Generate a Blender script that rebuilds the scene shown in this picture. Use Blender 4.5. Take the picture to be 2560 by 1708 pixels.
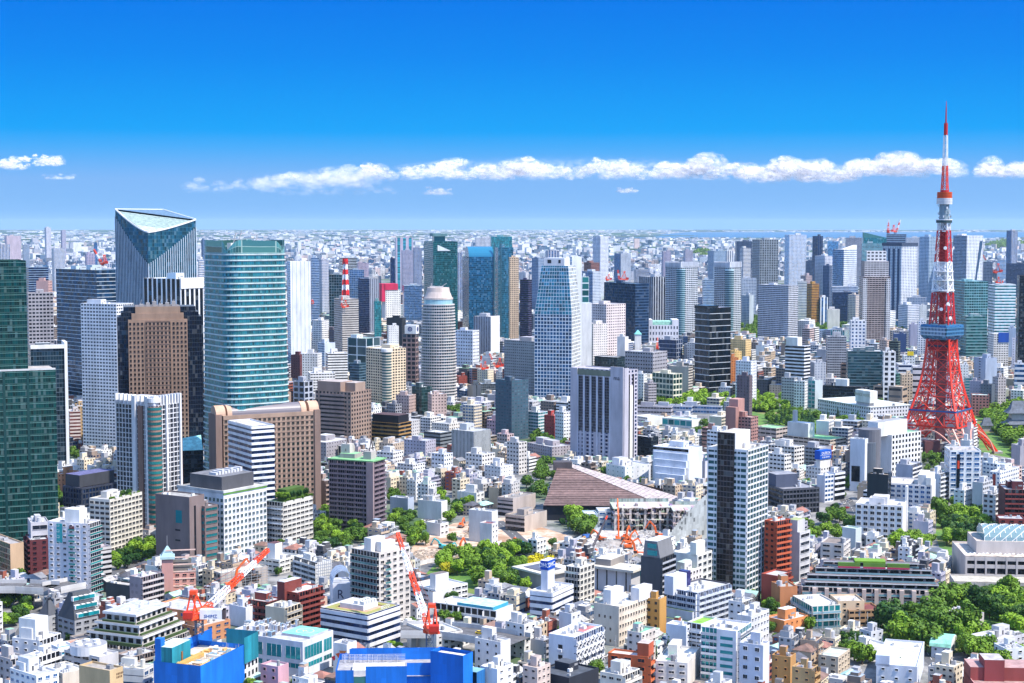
import bpy, math, random
import numpy as np
from mathutils import Vector, Matrix
random.seed(7)
for o in list(bpy.data.objects): bpy.data.objects.remove(o)
SC = bpy.context.scene
COL = SC.collection
# ---------------------------------------------------------------- camera
F, CX, CY, HOR, H = 4068.0, 1280.0, 854.0, 560.0, 214.0
TP = (CY-HOR)/F
PITCH = math.atan(TP); CP, SP = math.cos(PITCH), math.sin(PITCH)
cam = bpy.data.cameras.new('camera'); co = bpy.data.objects.new('camera', cam); COL.objects.link(co)
co.location = (0,0,H); co.rotation_euler = (math.pi/2-PITCH,0,0)
cam.sensor_width = 36; cam.lens = 36*F/2560; cam.clip_start = 1; cam.clip_end = 200000
SC.camera = co
# ---------------------------------------------------------------- sky, sun, exposure
SUN_AZ, SUN_EL = math.radians(118), math.radians(56)
w = bpy.data.worlds.new('World'); SC.world = w; w.use_nodes = True
nt = w.node_tree; N = nt.nodes; N.clear()
out = N.new('ShaderNodeOutputWorld'); bg = N.new('ShaderNodeBackground'); sky = N.new('ShaderNodeTexSky')
sky.sky_type = 'NISHITA'; sky.sun_disc = False; sky.sun_elevation = SUN_EL; sky.sun_rotation = SUN_AZ
sky.air_density = 1.0; sky.dust_density = 0.3; sky.ozone_density = 3.0
tc = N.new('ShaderNodeTexCoord'); mp = N.new('ShaderNodeMapping'); mp.vector_type = 'POINT'
mp.inputs['Scale'].default_value = (1,1,5.0); mp.inputs['Location'].default_value = (0,0,0.02)
nrm = N.new('ShaderNodeVectorMath'); nrm.operation = 'NORMALIZE'
hsv = N.new('ShaderNodeHueSaturation'); hsv.inputs['Saturation'].default_value = 1.05; hsv.inputs['Hue'].default_value = 0.497; hsv.inputs['Value'].default_value = 1.35
L = nt.links.new
L(tc.outputs['Generated'], mp.inputs[0]); L(mp.outputs[0], nrm.inputs[0]); L(nrm.outputs[0], sky.inputs[0])
L(sky.outputs[0], hsv.inputs['Color'])
sep = N.new('ShaderNodeSeparateXYZ'); L(tc.outputs['Generated'], sep.inputs[0])
rmpw = N.new('ShaderNodeValToRGB'); mrw = N.new('ShaderNodeMapRange')
mrw.inputs[1].default_value=0; mrw.inputs[2].default_value=0.3; L(sep.outputs[2], mrw.inputs[0]); L(mrw.outputs[0], rmpw.inputs[0])
cr = rmpw.color_ramp
for i,(z,c_) in enumerate(((0.0,(.20,.45,.82)),(.027,(.19,.43,.84)),(.045,(.06,.38,.87)),(.056,(.002,.34,.87)),(.10,(.0,.23,.82)),(.137,(.0,.175,.77)),(.3,(.0,.13,.62)))):
    e = cr.elements[i] if i < 2 else cr.elements.new(z/0.3)
    e.position = z/0.3; e.color = (c_[0],c_[1],c_[2],1)
bg.inputs[1].default_value = 0.15
sc_ = N.new('ShaderNodeVectorMath'); sc_.operation='SCALE'; sc_.inputs['Scale'].default_value = 0.51/0.15; L(rmpw.outputs[0], sc_.inputs[0])
mxw = N.new('ShaderNodeMix'); mxw.data_type='RGBA'; mr2 = N.new('ShaderNodeMapRange')
mr2.inputs[1].default_value=0.15; mr2.inputs[2].default_value=0.24; L(sep.outputs[2], mr2.inputs[0])
L(mr2.outputs[0], mxw.inputs[0]); L(sc_.outputs[0], mxw.inputs[6]); L(hsv.outputs[0], mxw.inputs[7])
L(mxw.outputs[2], bg.inputs[0]); L(bg.outputs[0], out.inputs[0])
sd = bpy.data.lights.new('sun', 'SUN'); so = bpy.data.objects.new('sun', sd); COL.objects.link(so)
sd.energy = 3.3; sd.angle = math.radians(0.5); sd.color = (1.0, 0.93, 0.83)
sv = Vector((math.cos(SUN_EL)*math.sin(SUN_AZ), math.cos(SUN_EL)*math.cos(SUN_AZ), math.sin(SUN_EL)))
so.rotation_euler = sv.to_track_quat('Z','Y').to_euler(); so.location = (0,0,500)
SC.view_settings.view_transform = 'Standard'; SC.view_settings.look = 'None'
SC.view_settings.exposure = 1.12; SC.view_settings.gamma = 1
SC.render.engine = 'CYCLES'
cy = SC.cycles; cy.max_bounces = 5; cy.diffuse_bounces = 2; cy.glossy_bounces = 2; cy.transmission_bounces = 2
cy.transparent_max_bounces = 32; cy.volume_bounces = 1; cy.caustics_reflective = False; cy.caustics_refractive = False
cy.use_denoising = True
try: cy.denoiser = 'OPENIMAGEDENOISE'
except Exception: pass

# ---------------------------------------------------------------- picture -> place
OX, OY, TS = 0.0, 0.0, 3.647
def tile(c, r):
    global OX, OY
    OX = 640.0*c; OY = (500.0, 890.0, 1278.0)[r]
def px(x): return OX + x/TS
def py(y): return OY + y/TS
def ray(X, Y):
    dx = (X-CX)/F; dy = (CY-Y)/F
    return Vector((dx, CP+dy*SP, -SP+dy*CP))
def at_depth(X, Y, D):
    d = ray(X,Y); return Vector((0,0,H)) + d*(D/d.y)
def at_z(X, Y, z=0.0):
    d = ray(X,Y); return Vector((0,0,H)) + d*((z-H)/d.z)
def proj(p):
    dep = p[1]*CP - (p[2]-H)*SP
    return (CX + F*p[0]/dep, CY - F*(p[1]*SP + (p[2]-H)*CP)/dep, dep)
def g(x, y, z=0.0): return at_z(px(x), py(y), z)

# ---------------------------------------------------------------- materials (procedural)
def new_mat(name):
    m = bpy.data.materials.new(name); m.use_nodes = True
    t = m.node_tree; t.nodes.clear()
    o = t.nodes.new('ShaderNodeOutputMaterial'); b = t.nodes.new('ShaderNodeBsdfPrincipled')
    t.links.new(b.outputs[0], o.inputs[0])
    return m, t, b
def node(t, typ, **kw):
    n = t.nodes.new(typ)
    for k, v in kw.items():
        if k == 'ins':
            for i, x in v.items(): n.inputs[i].default_value = x
        else: setattr(n, k, v)
    return n
def math_n(t, op, a, b=None, c=None):
    n = t.nodes.new('ShaderNodeMath'); n.operation = op
    for i, x in enumerate((a,b,c)):
        if x is None: continue
        if isinstance(x, (int,float)): n.inputs[i].default_value = x
        else: t.links.new(x, n.inputs[i])
    return n.outputs[0]
def mixcol(t, fac, a, b, mode='MIX'):
    n = t.nodes.new('ShaderNodeMix'); n.data_type = 'RGBA'; n.blend_type = mode
    for s, x in ((n.inputs[0],fac),(n.inputs[6],a),(n.inputs[7],b)):
        if isinstance(x,(int,float)): s.default_value = x
        elif isinstance(x, tuple): s.default_value = x
        else: t.links.new(x, s)
    return n.outputs[2]
def attr(t, name):
    n = t.nodes.new('ShaderNodeAttribute'); n.attribute_name = name; return n
def weather(t, col, scale=0.12, lo=0.7, hi=1.06, streak=True):
    g_ = t.nodes.new('ShaderNodeNewGeometry')
    mp_ = node(t,'ShaderNodeMapping', ins={'Scale':(1,1,0.25 if streak else 1)})
    t.links.new(g_.outputs['Position'], mp_.inputs[0])
    nz = node(t,'ShaderNodeTexNoise', ins={'Scale':scale,'Detail':5.0,'Roughness':0.65})
    t.links.new(mp_.outputs[0], nz.inputs['Vector'])
    mr = node(t,'ShaderNodeMapRange', ins={1:0.3,2:0.7,3:lo,4:hi})
    t.links.new(nz.outputs[0], mr.inputs[0])
    cmb = t.nodes.new('ShaderNodeCombineColor')
    for i in range(3): t.links.new(mr.outputs[0], cmb.inputs[i])
    return mixcol(t, 1.0, col, cmb.outputs[0], 'MULTIPLY')
# plain painted / stone surfaces, colour from the mesh
M_PLAIN, t, b = new_mat('painted_surface'); a = attr(t,'ca')
t.links.new(weather(t, a.outputs[0]), b.inputs['Base Color']); b.inputs['Roughness'].default_value = 0.7
b.inputs['Specular IOR Level'].default_value = 0.3
# roofs: stains
M_ROOF, t, b = new_mat('roof_surface'); a = attr(t,'ca')
t.links.new(weather(t, a.outputs[0], 0.3, 0.5, 1.1, False), b.inputs['Base Color']); b.inputs['Roughness'].default_value = 0.8
# metal
M_METAL, t, b = new_mat('painted_metal'); a = attr(t,'ca'); t.links.new(a.outputs[0], b.inputs['Base Color'])
b.inputs['Roughness'].default_value = 0.45
# facade: a grid of windows, UV counted in bays and storeys; ca = wall (alpha: window width), cb = glass (alpha: window height)
M_FAC, t, b = new_mat('facade'); a = attr(t,'ca'); c = attr(t,'cb')
uv = node(t,'ShaderNodeUVMap', uv_map='uv'); sx = t.nodes.new('ShaderNodeSeparateXYZ'); t.links.new(uv.outputs[0], sx.inputs[0])
fu = math_n(t,'FRACT',sx.outputs[0]); fv = math_n(t,'FRACT',sx.outputs[1])
mu = math_n(t,'LESS_THAN', math_n(t,'ABSOLUTE',math_n(t,'SUBTRACT',fu,0.5)), math_n(t,'MULTIPLY',a.outputs['Alpha'],0.5))
mv = math_n(t,'LESS_THAN', math_n(t,'ABSOLUTE',math_n(t,'SUBTRACT',fv,0.55)), math_n(t,'MULTIPLY',c.outputs['Alpha'],0.5))
mask = math_n(t,'MULTIPLY',mu,mv)
cmb = t.nodes.new('ShaderNodeCombineXYZ'); t.links.new(math_n(t,'FLOOR',sx.outputs[0]),cmb.inputs[0]); t.links.new(math_n(t,'FLOOR',sx.outputs[1]),cmb.inputs[1])
oi = t.nodes.new('ShaderNodeObjectInfo'); t.links.new(oi.outputs['Random'],cmb.inputs[2])
wn = node(t,'ShaderNodeTexWhiteNoise', noise_dimensions='3D'); t.links.new(cmb.outputs[0], wn.inputs[0])
rmp = node(t,'ShaderNodeMapRange', ins={1:0.0,2:1.0,3:0.45,4:1.5}); t.links.new(wn.outputs[0], rmp.inputs[0])
vs = t.nodes.new('ShaderNodeVectorMath'); vs.operation='SCALE'; t.links.new(c.outputs[0],vs.inputs[0]); t.links.new(rmp.outputs[0],vs.inputs['Scale'])
blind = math_n(t,'GREATER_THAN', wn.outputs[0], 0.9)
gcol = mixcol(t, math_n(t,'MULTIPLY',blind,0.16), vs.outputs[0], (0.5,0.52,0.5,1))
t.links.new(mixcol(t, mask, weather(t,a.outputs[0]), gcol), b.inputs['Base Color'])
t.links.new(math_n(t,'MULTIPLY_ADD',mask,-0.55,0.7), b.inputs['Roughness'])
t.links.new(math_n(t,'MULTIPLY',mask,0.45), b.inputs['Metallic'])
gn = t.nodes.new('ShaderNodeNewGeometry'); v1 = node(t,'ShaderNodeVectorMath', operation='SUBTRACT'); t.links.new(wn.outputs['Color'],v1.inputs[0]); v1.inputs[1].default_value=(.5,.5,.5)
v2 = node(t,'ShaderNodeVectorMath', operation='SCALE'); t.links.new(v1.outputs[0],v2.inputs[0]); t.links.new(math_n(t,'MULTIPLY',mask,0.14),v2.inputs['Scale'])
v3 = node(t,'ShaderNodeVectorMath', operation='ADD'); t.links.new(gn.outputs['Normal'],v3.inputs[0]); t.links.new(v2.outputs[0],v3.inputs[1])
v4 = node(t,'ShaderNodeVectorMath', operation='NORMALIZE'); t.links.new(v3.outputs[0],v4.inputs[0]); t.links.new(v4.outputs[0], b.inputs['Normal'])
# window glass, colour from the mesh, each pane its own tone
M_GLASS, t, b = new_mat('window_glass'); a = attr(t,'ca'); oi = t.nodes.new('ShaderNodeObjectInfo')
rmp = node(t,'ShaderNodeMapRange', ins={1:0.0,2:1.0,3:0.5,4:1.5}); t.links.new(oi.outputs['Random'], rmp.inputs[0])
vs = t.nodes.new('ShaderNodeVectorMath'); vs.operation='SCALE'; t.links.new(a.outputs[0],vs.inputs[0]); t.links.new(rmp.outputs[0],vs.inputs['Scale'])
t.links.new(vs.outputs[0], b.inputs['Base Color']); b.inputs['Roughness'].default_value = 0.12; b.inputs['Metallic'].default_value = 0.3
# foliage
def leaf_mat(name, dark, light):
    m, t, b = new_mat(name)
    g_ = t.nodes.new('ShaderNodeNewGeometry'); oi = t.nodes.new('ShaderNodeObjectInfo')
    nz = node(t,'ShaderNodeTexNoise', ins={'Scale':0.35,'Detail':3.0}); t.links.new(g_.outputs['Position'], nz.inputs['Vector'])
    fac = math_n(t,'ADD', math_n(t,'MULTIPLY',nz.outputs[0],0.9), math_n(t,'MULTIPLY', math_n(t,'SUBTRACT',oi.outputs['Random'],0.55), 0.95))
    cl = math_n(t,'MINIMUM', math_n(t,'MAXIMUM', fac, 0.0), 1.0)
    t.links.new(mixcol(t, cl, dark, light), b.inputs['Base Color'])
    b.inputs['Roughness'].default_value = 0.6; b.inputs['Specular IOR Level'].default_value = 0.25
    return m
M_LEAF = leaf_mat('leaves', (0.014,0.06,0.008,1), (0.24,0.40,0.02,1))
M_CONIFER = leaf_mat('conifer_leaves', (0.012,0.05,0.015,1), (0.05,0.14,0.025,1))
M_YELLOW = leaf_mat('yellow_blossom_leaves', (0.4,0.36,0.01,1), (0.75,0.62,0.01,1))
MATS = [M_PLAIN, M_FAC, M_GLASS, M_ROOF, M_METAL]
PLAIN, FAC, GLASS, ROOF, METAL = range(5)

# ---------------------------------------------------------------- mesh builder
class MB:
    def __init__(s): s.v=[]; s.f=[]; s.m=[]; s.a=[]; s.b=[]; s.uv=[]
    def face(s, pts, ca, m=PLAIN, cb=(0,0,0,0.5), uv=None):
        n=len(s.v); s.v.extend(tuple(p) for p in pts); s.f.append(tuple(range(n,n+len(pts))))
        s.m.append(m); s.a.append(ca if len(ca)==4 else (ca[0],ca[1],ca[2],0.5)); s.b.append(cb)
        s.uv.append(uv or [(0,0)]*len(pts))
    def fquad(s, p0, p1, z0, z1, ca, cb, bay, fl, wf, hf, m=FAC):
        # upright rectangle from p0 to p1 (xy), outside on the right of p0->p1
        Ln = math.hypot(p1[0]-p0[0], p1[1]-p0[1]); nu=max(1,round(Ln/bay)); nv=max(1,round((z1-z0)/fl))
        s.face([(p0[0],p0[1],z0),(p1[0],p1[1],z0),(p1[0],p1[1],z1),(p0[0],p0[1],z1)], (ca[0],ca[1],ca[2],wf), m, (cb[0],cb[1],cb[2],hf), [(0,0),(nu,0),(nu,nv),(0,nv)])
    def box(s, x0,x1,y0,y1,z0,z1, ca, m=PLAIN, bottom=False, mt=None, ct=None):
        P=[(x0,y0),(x1,y0),(x1,y1),(x0,y1)]
        for i in range(4):
            p,q=P[i],P[(i+1)%4]; s.face([(p[0],p[1],z0),(q[0],q[1],z0),(q[0],q[1],z1),(p[0],p[1],z1)],ca,m)
        s.face([(p[0],p[1],z1) for p in P], ct or ca, m if mt is None else mt)
        if bottom: s.face([(p[0],p[1],z0) for p in reversed(P)],ca,m)
    def prism(s, P, z0, z1, ca, m=PLAIN, mt=None, ct=None, bottom=False, tp=None):
        Q = tp or P; n=len(P)
        for i in range(n):
            j=(i+1)%n; s.face([(P[i][0],P[i][1],z0),(P[j][0],P[j][1],z0),(Q[j][0],Q[j][1],z1),(Q[i][0],Q[i][1],z1)],ca,m)
        s.face([(p[0],p[1],z1) for p in Q], ct or ca, m if mt is None else mt)
        if bottom: s.face([(p[0],p[1],z0) for p in reversed(P)],ca,m)
    def cyl(s, cx, cy, r0, r1, z0, z1, ca, n=12, m=PLAIN, mt=None, ct=None):
        A=[(cx+r0*math.cos(2*math.pi*i/n), cy+r0*math.sin(2*math.pi*i/n)) for i in range(n)]
        B=[(cx+r1*math.cos(2*math.pi*i/n), cy+r1*math.sin(2*math.pi*i/n)) for i in range(n)]
        s.prism(A,z0,z1,ca,m,mt,ct,tp=B)
    def beam(s, p, q, r, ca, m=METAL, r2=None):
        p=Vector(p); q=Vector(q); d=q-p
        if d.length<1e-6: return
        d.normalize(); u=d.cross(Vector((0,0,1)))
        if u.length<0.05: u=Vector((1,0,0))
        u.normalize(); v=d.cross(u); r2=r if r2 is None else r2
        A=[p+(u*a+v*b)*r for a,b in ((-1,-1),(1,-1),(1,1),(-1,1))]; B=[q+(u*a+v*b)*r2 for a,b in ((-1,-1),(1,-1),(1,1),(-1,1))]
        for i in range(4):
            j=(i+1)%4; s.face([A[i],A[j],B[j],B[i]],ca,m)
        s.face(A[::-1],ca,m); s.face(B,ca,m)
    def mesh(s, name, mats=None):
        me=bpy.data.meshes.new(name); me.from_pydata(s.v,[],s.f)
        used=sorted(set(s.m)); mm=mats or MATS
        for i in used: me.materials.append(mm[i])
        ix={k:i for i,k in enumerate(used)}
        me.polygons.foreach_set('material_index',[ix[k] for k in s.m])
        la=[]; lb=[]; lu=[]
        for f,a,b,u in zip(s.f,s.a,s.b,s.uv):
            la.extend(a*len(f)); lb.extend(b*len(f))
            for q in u: lu.extend(q)
        A=me.color_attributes.new('ca','FLOAT_COLOR','CORNER'); A.data.foreach_set('color',la)
        B=me.color_attributes.new('cb','FLOAT_COLOR','CORNER'); B.data.foreach_set('color',lb)
        U=me.uv_layers.new(name='uv'); U.data.foreach_set('uv',lu)
        me.update(); return me
    def build(s, name, parent=None, loc=None, mats=None):
        if not s.f: return None
        return link(name, s.mesh(name, mats), parent, loc)
def link(name, me, parent=None, loc=None, rz=0.0):
    o=bpy.data.objects.new(name, me); COL.objects.link(o)
    if parent is not None: o.parent=parent
    if loc is not None: o.location=loc
    if rz: o.rotation_euler=(0,0,rz)
    return o
def thing(name, label, cat, loc=(0,0,0), rz=0.0, group=None):
    o=link(name, None, None, loc, rz); return tag(o,label,cat,group)
def tag(o, label, cat, group=None):
    o['label']=label; o['category']=cat
    if group: o['group']=group
    return o
def struct(o, kind='structure'):
    o['kind']=kind; return o
# colours
W=(.82,.80,.77); OW=(.74,.69,.60); LG=(.52,.52,.54); GR=(.30,.30,.31); DG=(.09,.09,.10); BK=(.02,.022,.028)
TAN=(.40,.27,.18); BRN=(.20,.125,.085); TAUPE=(.22,.165,.155); CRM=(.72,.60,.44); BEI=(.56,.46,.36); PNK=(.66,.40,.36)
RED=(.30,.055,.035); MAR=(.13,.03,.035); ORG=(.62,.20,.06); GOLD=(.50,.27,.08); MINT=(.40,.72,.58); GRN=(.28,.55,.28)
gB=(.015,.10,.27); gT=(.012,.24,.27); gG=(.003,.055,.05); gD=(.015,.02,.03); gN=(.006,.028,.10); gS=(.06,.30,.58); gK=(.006,.012,.022)
STEEL=(.35,.37,.4); CRANE=(.85,.07,.012); CW=(.8,.8,.8)
# ---------------------------------------------------------------- buildings
BLD = []      # every building: footprint and height, for keeping the small ones clear of them
NEAR = 1300.0
CATS = {'apartment_building':'apartment building','office_building':'office building','office_tower':'skyscraper','apartment_tower':'apartment tower',
        'house':'house','hotel':'hotel','hotel_tower':'hotel','school':'school','shop_building':'shop building','car_park':'car park','museum':'museum'}
class Bd: pass
def window_mesh(ww, wh, glass, frame):
    m=MB(); a,b=ww/2,wh/2; t=0.10; d=0.22
    m.face([(-a,-.05,-b),(a,-.05,-b),(a,-.05,b),(-a,-.05,b)], glass, GLASS)
    m.box(-a-t,a+t,-d,0.0,b,b+t,frame,bottom=True); m.box(-a-t,a+t,-d*1.5,0.0,-b-t,-b,frame)
    m.box(-a-t,-a,-d,0,-b,b,frame); m.box(a,a+t,-d,0,-b,b,frame)
    if ww>1.7: m.box(-.04,.04,-.1,-.05,-b,b,frame)
    return m.mesh('window')
def face_tr(o, side):
    # u along the face, d outwards, z up -> building's own frame
    if side=='R': return (lambda u,d,z: (u,-d,z)), o.W, 0.0, (lambda u,z,d=0: (u,-d,z))
    return (lambda u,d,z: (-d,o.L-u,z)), o.L, -math.pi/2, (lambda u,z,d=0: (-d,o.L-u,z))
def tbox(m, tr, u0,u1,d0,d1,z0,z1, ca, mat=PLAIN):
    c=[tr(u,d,z) for z in (z0,z1) for u,d in ((u0,d1),(u1,d1),(u1,d0),(u0,d0))]
    for q in ((0,1,5,4),(1,2,6,5),(3,0,4,7),(4,5,6,7),(3,2,1,0)): m.face([c[i] for i in q],ca,mat)
def face_detail(o, side, style, wall, glass, fl, bay, wf, hf, bc, zlo, zhi, cnt, bgl=True):
    tr, Ln, rz, pt = face_tr(o, side); root=o.root
    if zhi-zlo<fl: return
    nf=max(1,round((zhi-zlo)/fl)); fh=(zhi-zlo)/nf; nb=max(1,round(Ln/bay)); bw=Ln/nb
    if style=='win':
        me=window_mesh(bw*wf, fh*hf, glass, tuple(min(.85,c*1.08) for c in wall)); stuff=MB()
        for k in reversed(range(nf)):
            for j in range(nb):
                u=(j+.5)*bw; z=zlo+(k+.53)*fh
                if cnt[0]<100:
                    cnt[0]+=1; link('window', me, root, pt(u,z), rz)
                else:
                    a,b=bw*wf/2, fh*hf/2; tbox(stuff,tr,u-a,u+a,0,.06,z-b,z+b,glass,GLASS)
                    tbox(stuff,tr,u-a-.1,u+a+.1,0,.3,z-b-.12,z-b,wall)
        if stuff.f: struct(stuff.build('window',root),'stuff')
    elif style=='balc':
        m=MB(); d=1.35
        tbox(m,tr,.1,Ln-.1,0,d,-.2,0,wall); 
        tbox(m,tr,.1,Ln-.1,d-.12,d,0,1.05,bc or wall, GLASS if bc and bgl else PLAIN)
        for j in range(nb+1): 
            u=min(max(j*bw,.18),Ln-.18)
            if bc and bgl and j%3: continue
            tbox(m,tr,u-.08,u+.08,0,d,0,fh*.82 if j%2==0 else 1.0,wall)
        me=m.mesh('balcony')
        for k in range(nf): link('balcony', me, root, (0,0,zlo+k*fh+.05))
    elif style in ('band','grid'):
        m=MB(); tbox(m,tr,-.0,Ln+.0,0,.35,-fh*(1-hf)*.5,fh*(1-hf)*.5,wall); me=m.mesh('floor_band')
        for k in range(nf+1):
            if k==0: continue
            link('floor_band', me, root, (0,0,zlo+k*fh-(fh*(1-hf)*.5+.02 if k==nf else 0)))
    if style in ('fin','grid'):
        m=MB(); hw=bw*(1-wf)*.5
        tbox(m,tr,-hw,hw,0,.5,zlo,zhi-.03,wall); me=m.mesh('pier')
        dirv=(lambda u: (u,0,0)) if side=='R' else (lambda u: (0,-u,0))
        for j in range(nb+1):
            u=min(max(j*bw,hw),Ln-hw); link('pier', me, root, dirv(u))
LOD={'band':(1.1,None),'fin':(None,1.1),'glass':(.93,.86),'balc':(.86,.5),'balcg':(.9,.6)}
def roof_clutter(o, wall, roofc, pent, units, rng, zt):
    W_,L_,root=o.W,o.L,o.root
    if pent:
        for k in range(pent):
            pw,pl=min(W_*.42,16)*rng.uniform(.7,1.1),min(L_*.42,16)*rng.uniform(.7,1.1); ph=rng.uniform(2.8,5.2)
            x=rng.uniform(.1,.9)*(W_-pw-1.5)+.7; y=(rng.uniform(.35,.95))*(L_-pl-1.5)+.7
            m=MB(); m.box(x,x+pw,y,y+pl,zt-.8,zt+ph,wall,PLAIN,mt=ROOF,ct=roofc)
            if pw>3: 
                m.box(x+pw*.3,x+pw*.3+1,y-.05,y,zt-.7,zt+1.4,DG); m.box(x+pw*.55,x+pw*.9,y-.04,y,zt+1.2,zt+2.2,GR)
            m.build('stair_tower' if k==0 else 'plant_room', root)
    for k in range(units):
        x=rng.uniform(.8,max(.9,W_-3.5)); y=rng.uniform(.8,max(.9,L_-3.5)); s=rng.uniform(.9,2.6); t=rng.uniform(.9,2.4); hh=rng.uniform(.8,1.9)
        m=MB(); c=rng.choice([W,LG,(.6,.6,.62),GR,(.7,.68,.62)])
        q=rng.random()
        if q<.16: m.cyl(x,y,s*.6,s*.6,zt-.75,zt+hh+.9,c,10); nm='water_tank'
        elif q<.3:
            for i in range(3): m.box(x+i*1.25,x+i*1.25+1,y,y+.9,zt-.75,zt+.6,c)
            nm='air_conditioner'
        else:
            m.box(x,x+s,y,y+t,zt-.75,zt-.75+hh,c); m.cyl(x+s/2,y+t/2,min(s,t)*.35,min(s,t)*.35,zt-.75+hh,zt-.7+hh,DG,8); nm='roof_unit'
        m.build(nm, root)
def shell(o, wall, glass, R, Ls, fl, bay, wf, hf, roofc, lo, hi, near, inset=0.0, edge=None, rim=True):
    W_,L_=o.W,o.L; m=MB(); roofc=tuple(min(.64,c) for c in roofc)
    P=[(0,0),(W_,0),(W_,L_),(0,L_)]
    for i,st in ((0,R),(1,Ls),(2,R),(3,Ls)):
        p,q=P[i],P[(i+1)%4]; f_w,f_h=wf,hf
        if near and i in (0,3):
            if st=='win' or st=='blank': m.face([(p[0],p[1],lo),(q[0],q[1],lo),(q[0],q[1],hi),(p[0],p[1],hi)],wall); continue
            if st in ('band','grid','fin'): m.fquad(p,q,lo,hi,tuple(c*.5+.02 for c in glass),glass,1.8,fl,.94,.95); continue
            if st=='balc': m.fquad(p,q,lo,hi,wall,glass,bay*.5,fl,.82,.7); continue
        if st=='blank': f_w=0.0
        if st in LOD:
            f_w=LOD[st][0] or wf; f_h=LOD[st][1] or hf
        m.fquad(p,q,lo,hi,wall,glass,bay if st!='glass' else min(bay,2.4),fl,f_w,f_h)
    m.build('wall',o.root)
    r=MB(); e=edge or wall; t=min(.35,W_*.08,L_*.08) if rim else .01; d=.85 if rim else .02
    I=[(t,t),(W_-t,t),(W_-t,L_-t),(t,L_-t)]
    for i in range(4):
        j=(i+1)%4
        r.face([(P[i][0],P[i][1],hi),(P[j][0],P[j][1],hi),(I[j][0],I[j][1],hi),(I[i][0],I[i][1],hi)],e)
        r.face([(I[j][0],I[j][1],hi-d),(I[i][0],I[i][1],hi-d),(I[i][0],I[i][1],hi),(I[j][0],I[j][1],hi)],e)
    r.face([(p[0],p[1],hi-d) for p in I], roofc, ROOF); r.build('roof',o.root)
def place(xl,xm,xr,yt,b,a=None,yr=None,dep=None,raw=False,hm=9):
    X=(lambda v:v) if raw else px; Y=(lambda v:v) if raw else py
    lx,mx,rx,ty=X(xl),X(xm),X(xr),Y(yt)
    D = -b if b<0 else at_z(mx,Y(b)).y
    if at_depth(mx,ty,D).z<hm: D=at_z(mx,ty,hm).y
    phi=math.degrees(math.atan((mx-CX)/F))
    if a is not None and (a<=30 or D>=1300): a=a-phi
    if a is None:
        if D<1300: a=58
        elif xl==xm: a=0
        elif xr==xm: a=90
        else: a=min(78,max(8,math.degrees(math.atan2(mx-lx,rx-mx))-phi))
    C=at_depth(mx,ty,D); h=C.z; k=-(h-H)*SP
    if yr is not None and h<H:
        q=at_z(rx,Y(yr),h); a_=math.atan2(q.y-C.y,q.x-C.x); a_=min(max(a_,math.radians(8)),math.radians(80))
    else: a_=math.radians(a)
    ca,sa=math.cos(a_),math.sin(a_)
    r=(rx-CX)/F; l=(lx-CX)/F
    W_=(r*(D*CP+k)-C.x)/(ca-r*sa*CP)
    if W_<=0 or W_>400: W_=abs(rx-mx)/F*D
    if xl==xm: L_=dep or max(12,W_*.8)
    else:
        L_=(l*(D*CP+k)-C.x)/(-sa-l*ca*CP)
        if dep: L_=dep
        if L_<=0 or L_>400: L_=abs(mx-lx)/F*D
    W_=max(W_,8 if D<1300 else 10); L_=min(95,max(L_,8 if D<1300 else min(24,.7*W_+6)))
    o=Bd(); o.W,o.L,o.h,o.D,o.a=W_,L_,h,D,a_; o.C=Vector((C.x,D,0)); return o
def reg(o, vis=None):
    ca,sa=math.cos(o.a),math.sin(o.a); o.fp=[Vector((o.C.x+u*ca-v*sa, o.C.y+u*sa+v*ca)) for u,v in ((0,0),(o.W,0),(o.W,o.L),(0,o.L))]
    BLD.append(o); return o
def B(name,label,scr,wall,glass,R='flat',Ls=None,a=None,yr=None,fl=3.4,bay=3.4,wf=.6,hf=.5,cat=None,dep=None,roofc=None,pent=1,units=None,
      bc=None,bgl=True,top=0.0,group=None,Lw=None,edge=None,low=0.0,rim=True,hm=None):
    o=place(*scr,a=a,yr=yr,dep=dep,hm=hm or (6 if name=='house' else 9))
    o.root=thing(name,label,cat or CATS.get(name,name.replace('_',' ')),tuple(o.C),o.a,group); o.label=label
    near=o.D<NEAR; Ls=Ls or R; roofc=roofc or (.5,.5,.52)
    shell(o,wall,glass,R,Ls,fl,bay,wf,hf,roofc,0,o.h,near,edge=edge,rim=rim)
    cnt=[0]
    if near:
        for s,st in (('R',R),('L',Ls)):
            if st in ('win','balc','band','grid','fin'): face_detail(o,s,st,wall,glass,fl,bay,wf,hf,bc,low,o.h-top-.3,cnt,bgl)
    rng=random.Random(int(scr[0]*7+scr[3]*13+OX))
    if units is None: units=5 if o.D<1000 else (3 if near else (1 if o.D<2000 else 0))
    roof_clutter(o,wall,roofc,pent if o.D<2600 else min(pent,1),units,rng,o.h)
    return reg(o)
def lbox(o, name, x0,x1,y0,y1,z0,z1, ca, mat=PLAIN, ct=None, parent=None):
    if name=='stair_tower' and z1>o.h+5: z1=o.h+5+(z1-o.h-5)*.45
    m=MB(); m.box(x0*o.W,x1*o.W,y0*o.L,y1*o.L,z0,z1,ca,mat,mt=ROOF if ct else None,ct=ct,bottom=True); return m.build(name,parent or o.root)
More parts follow.
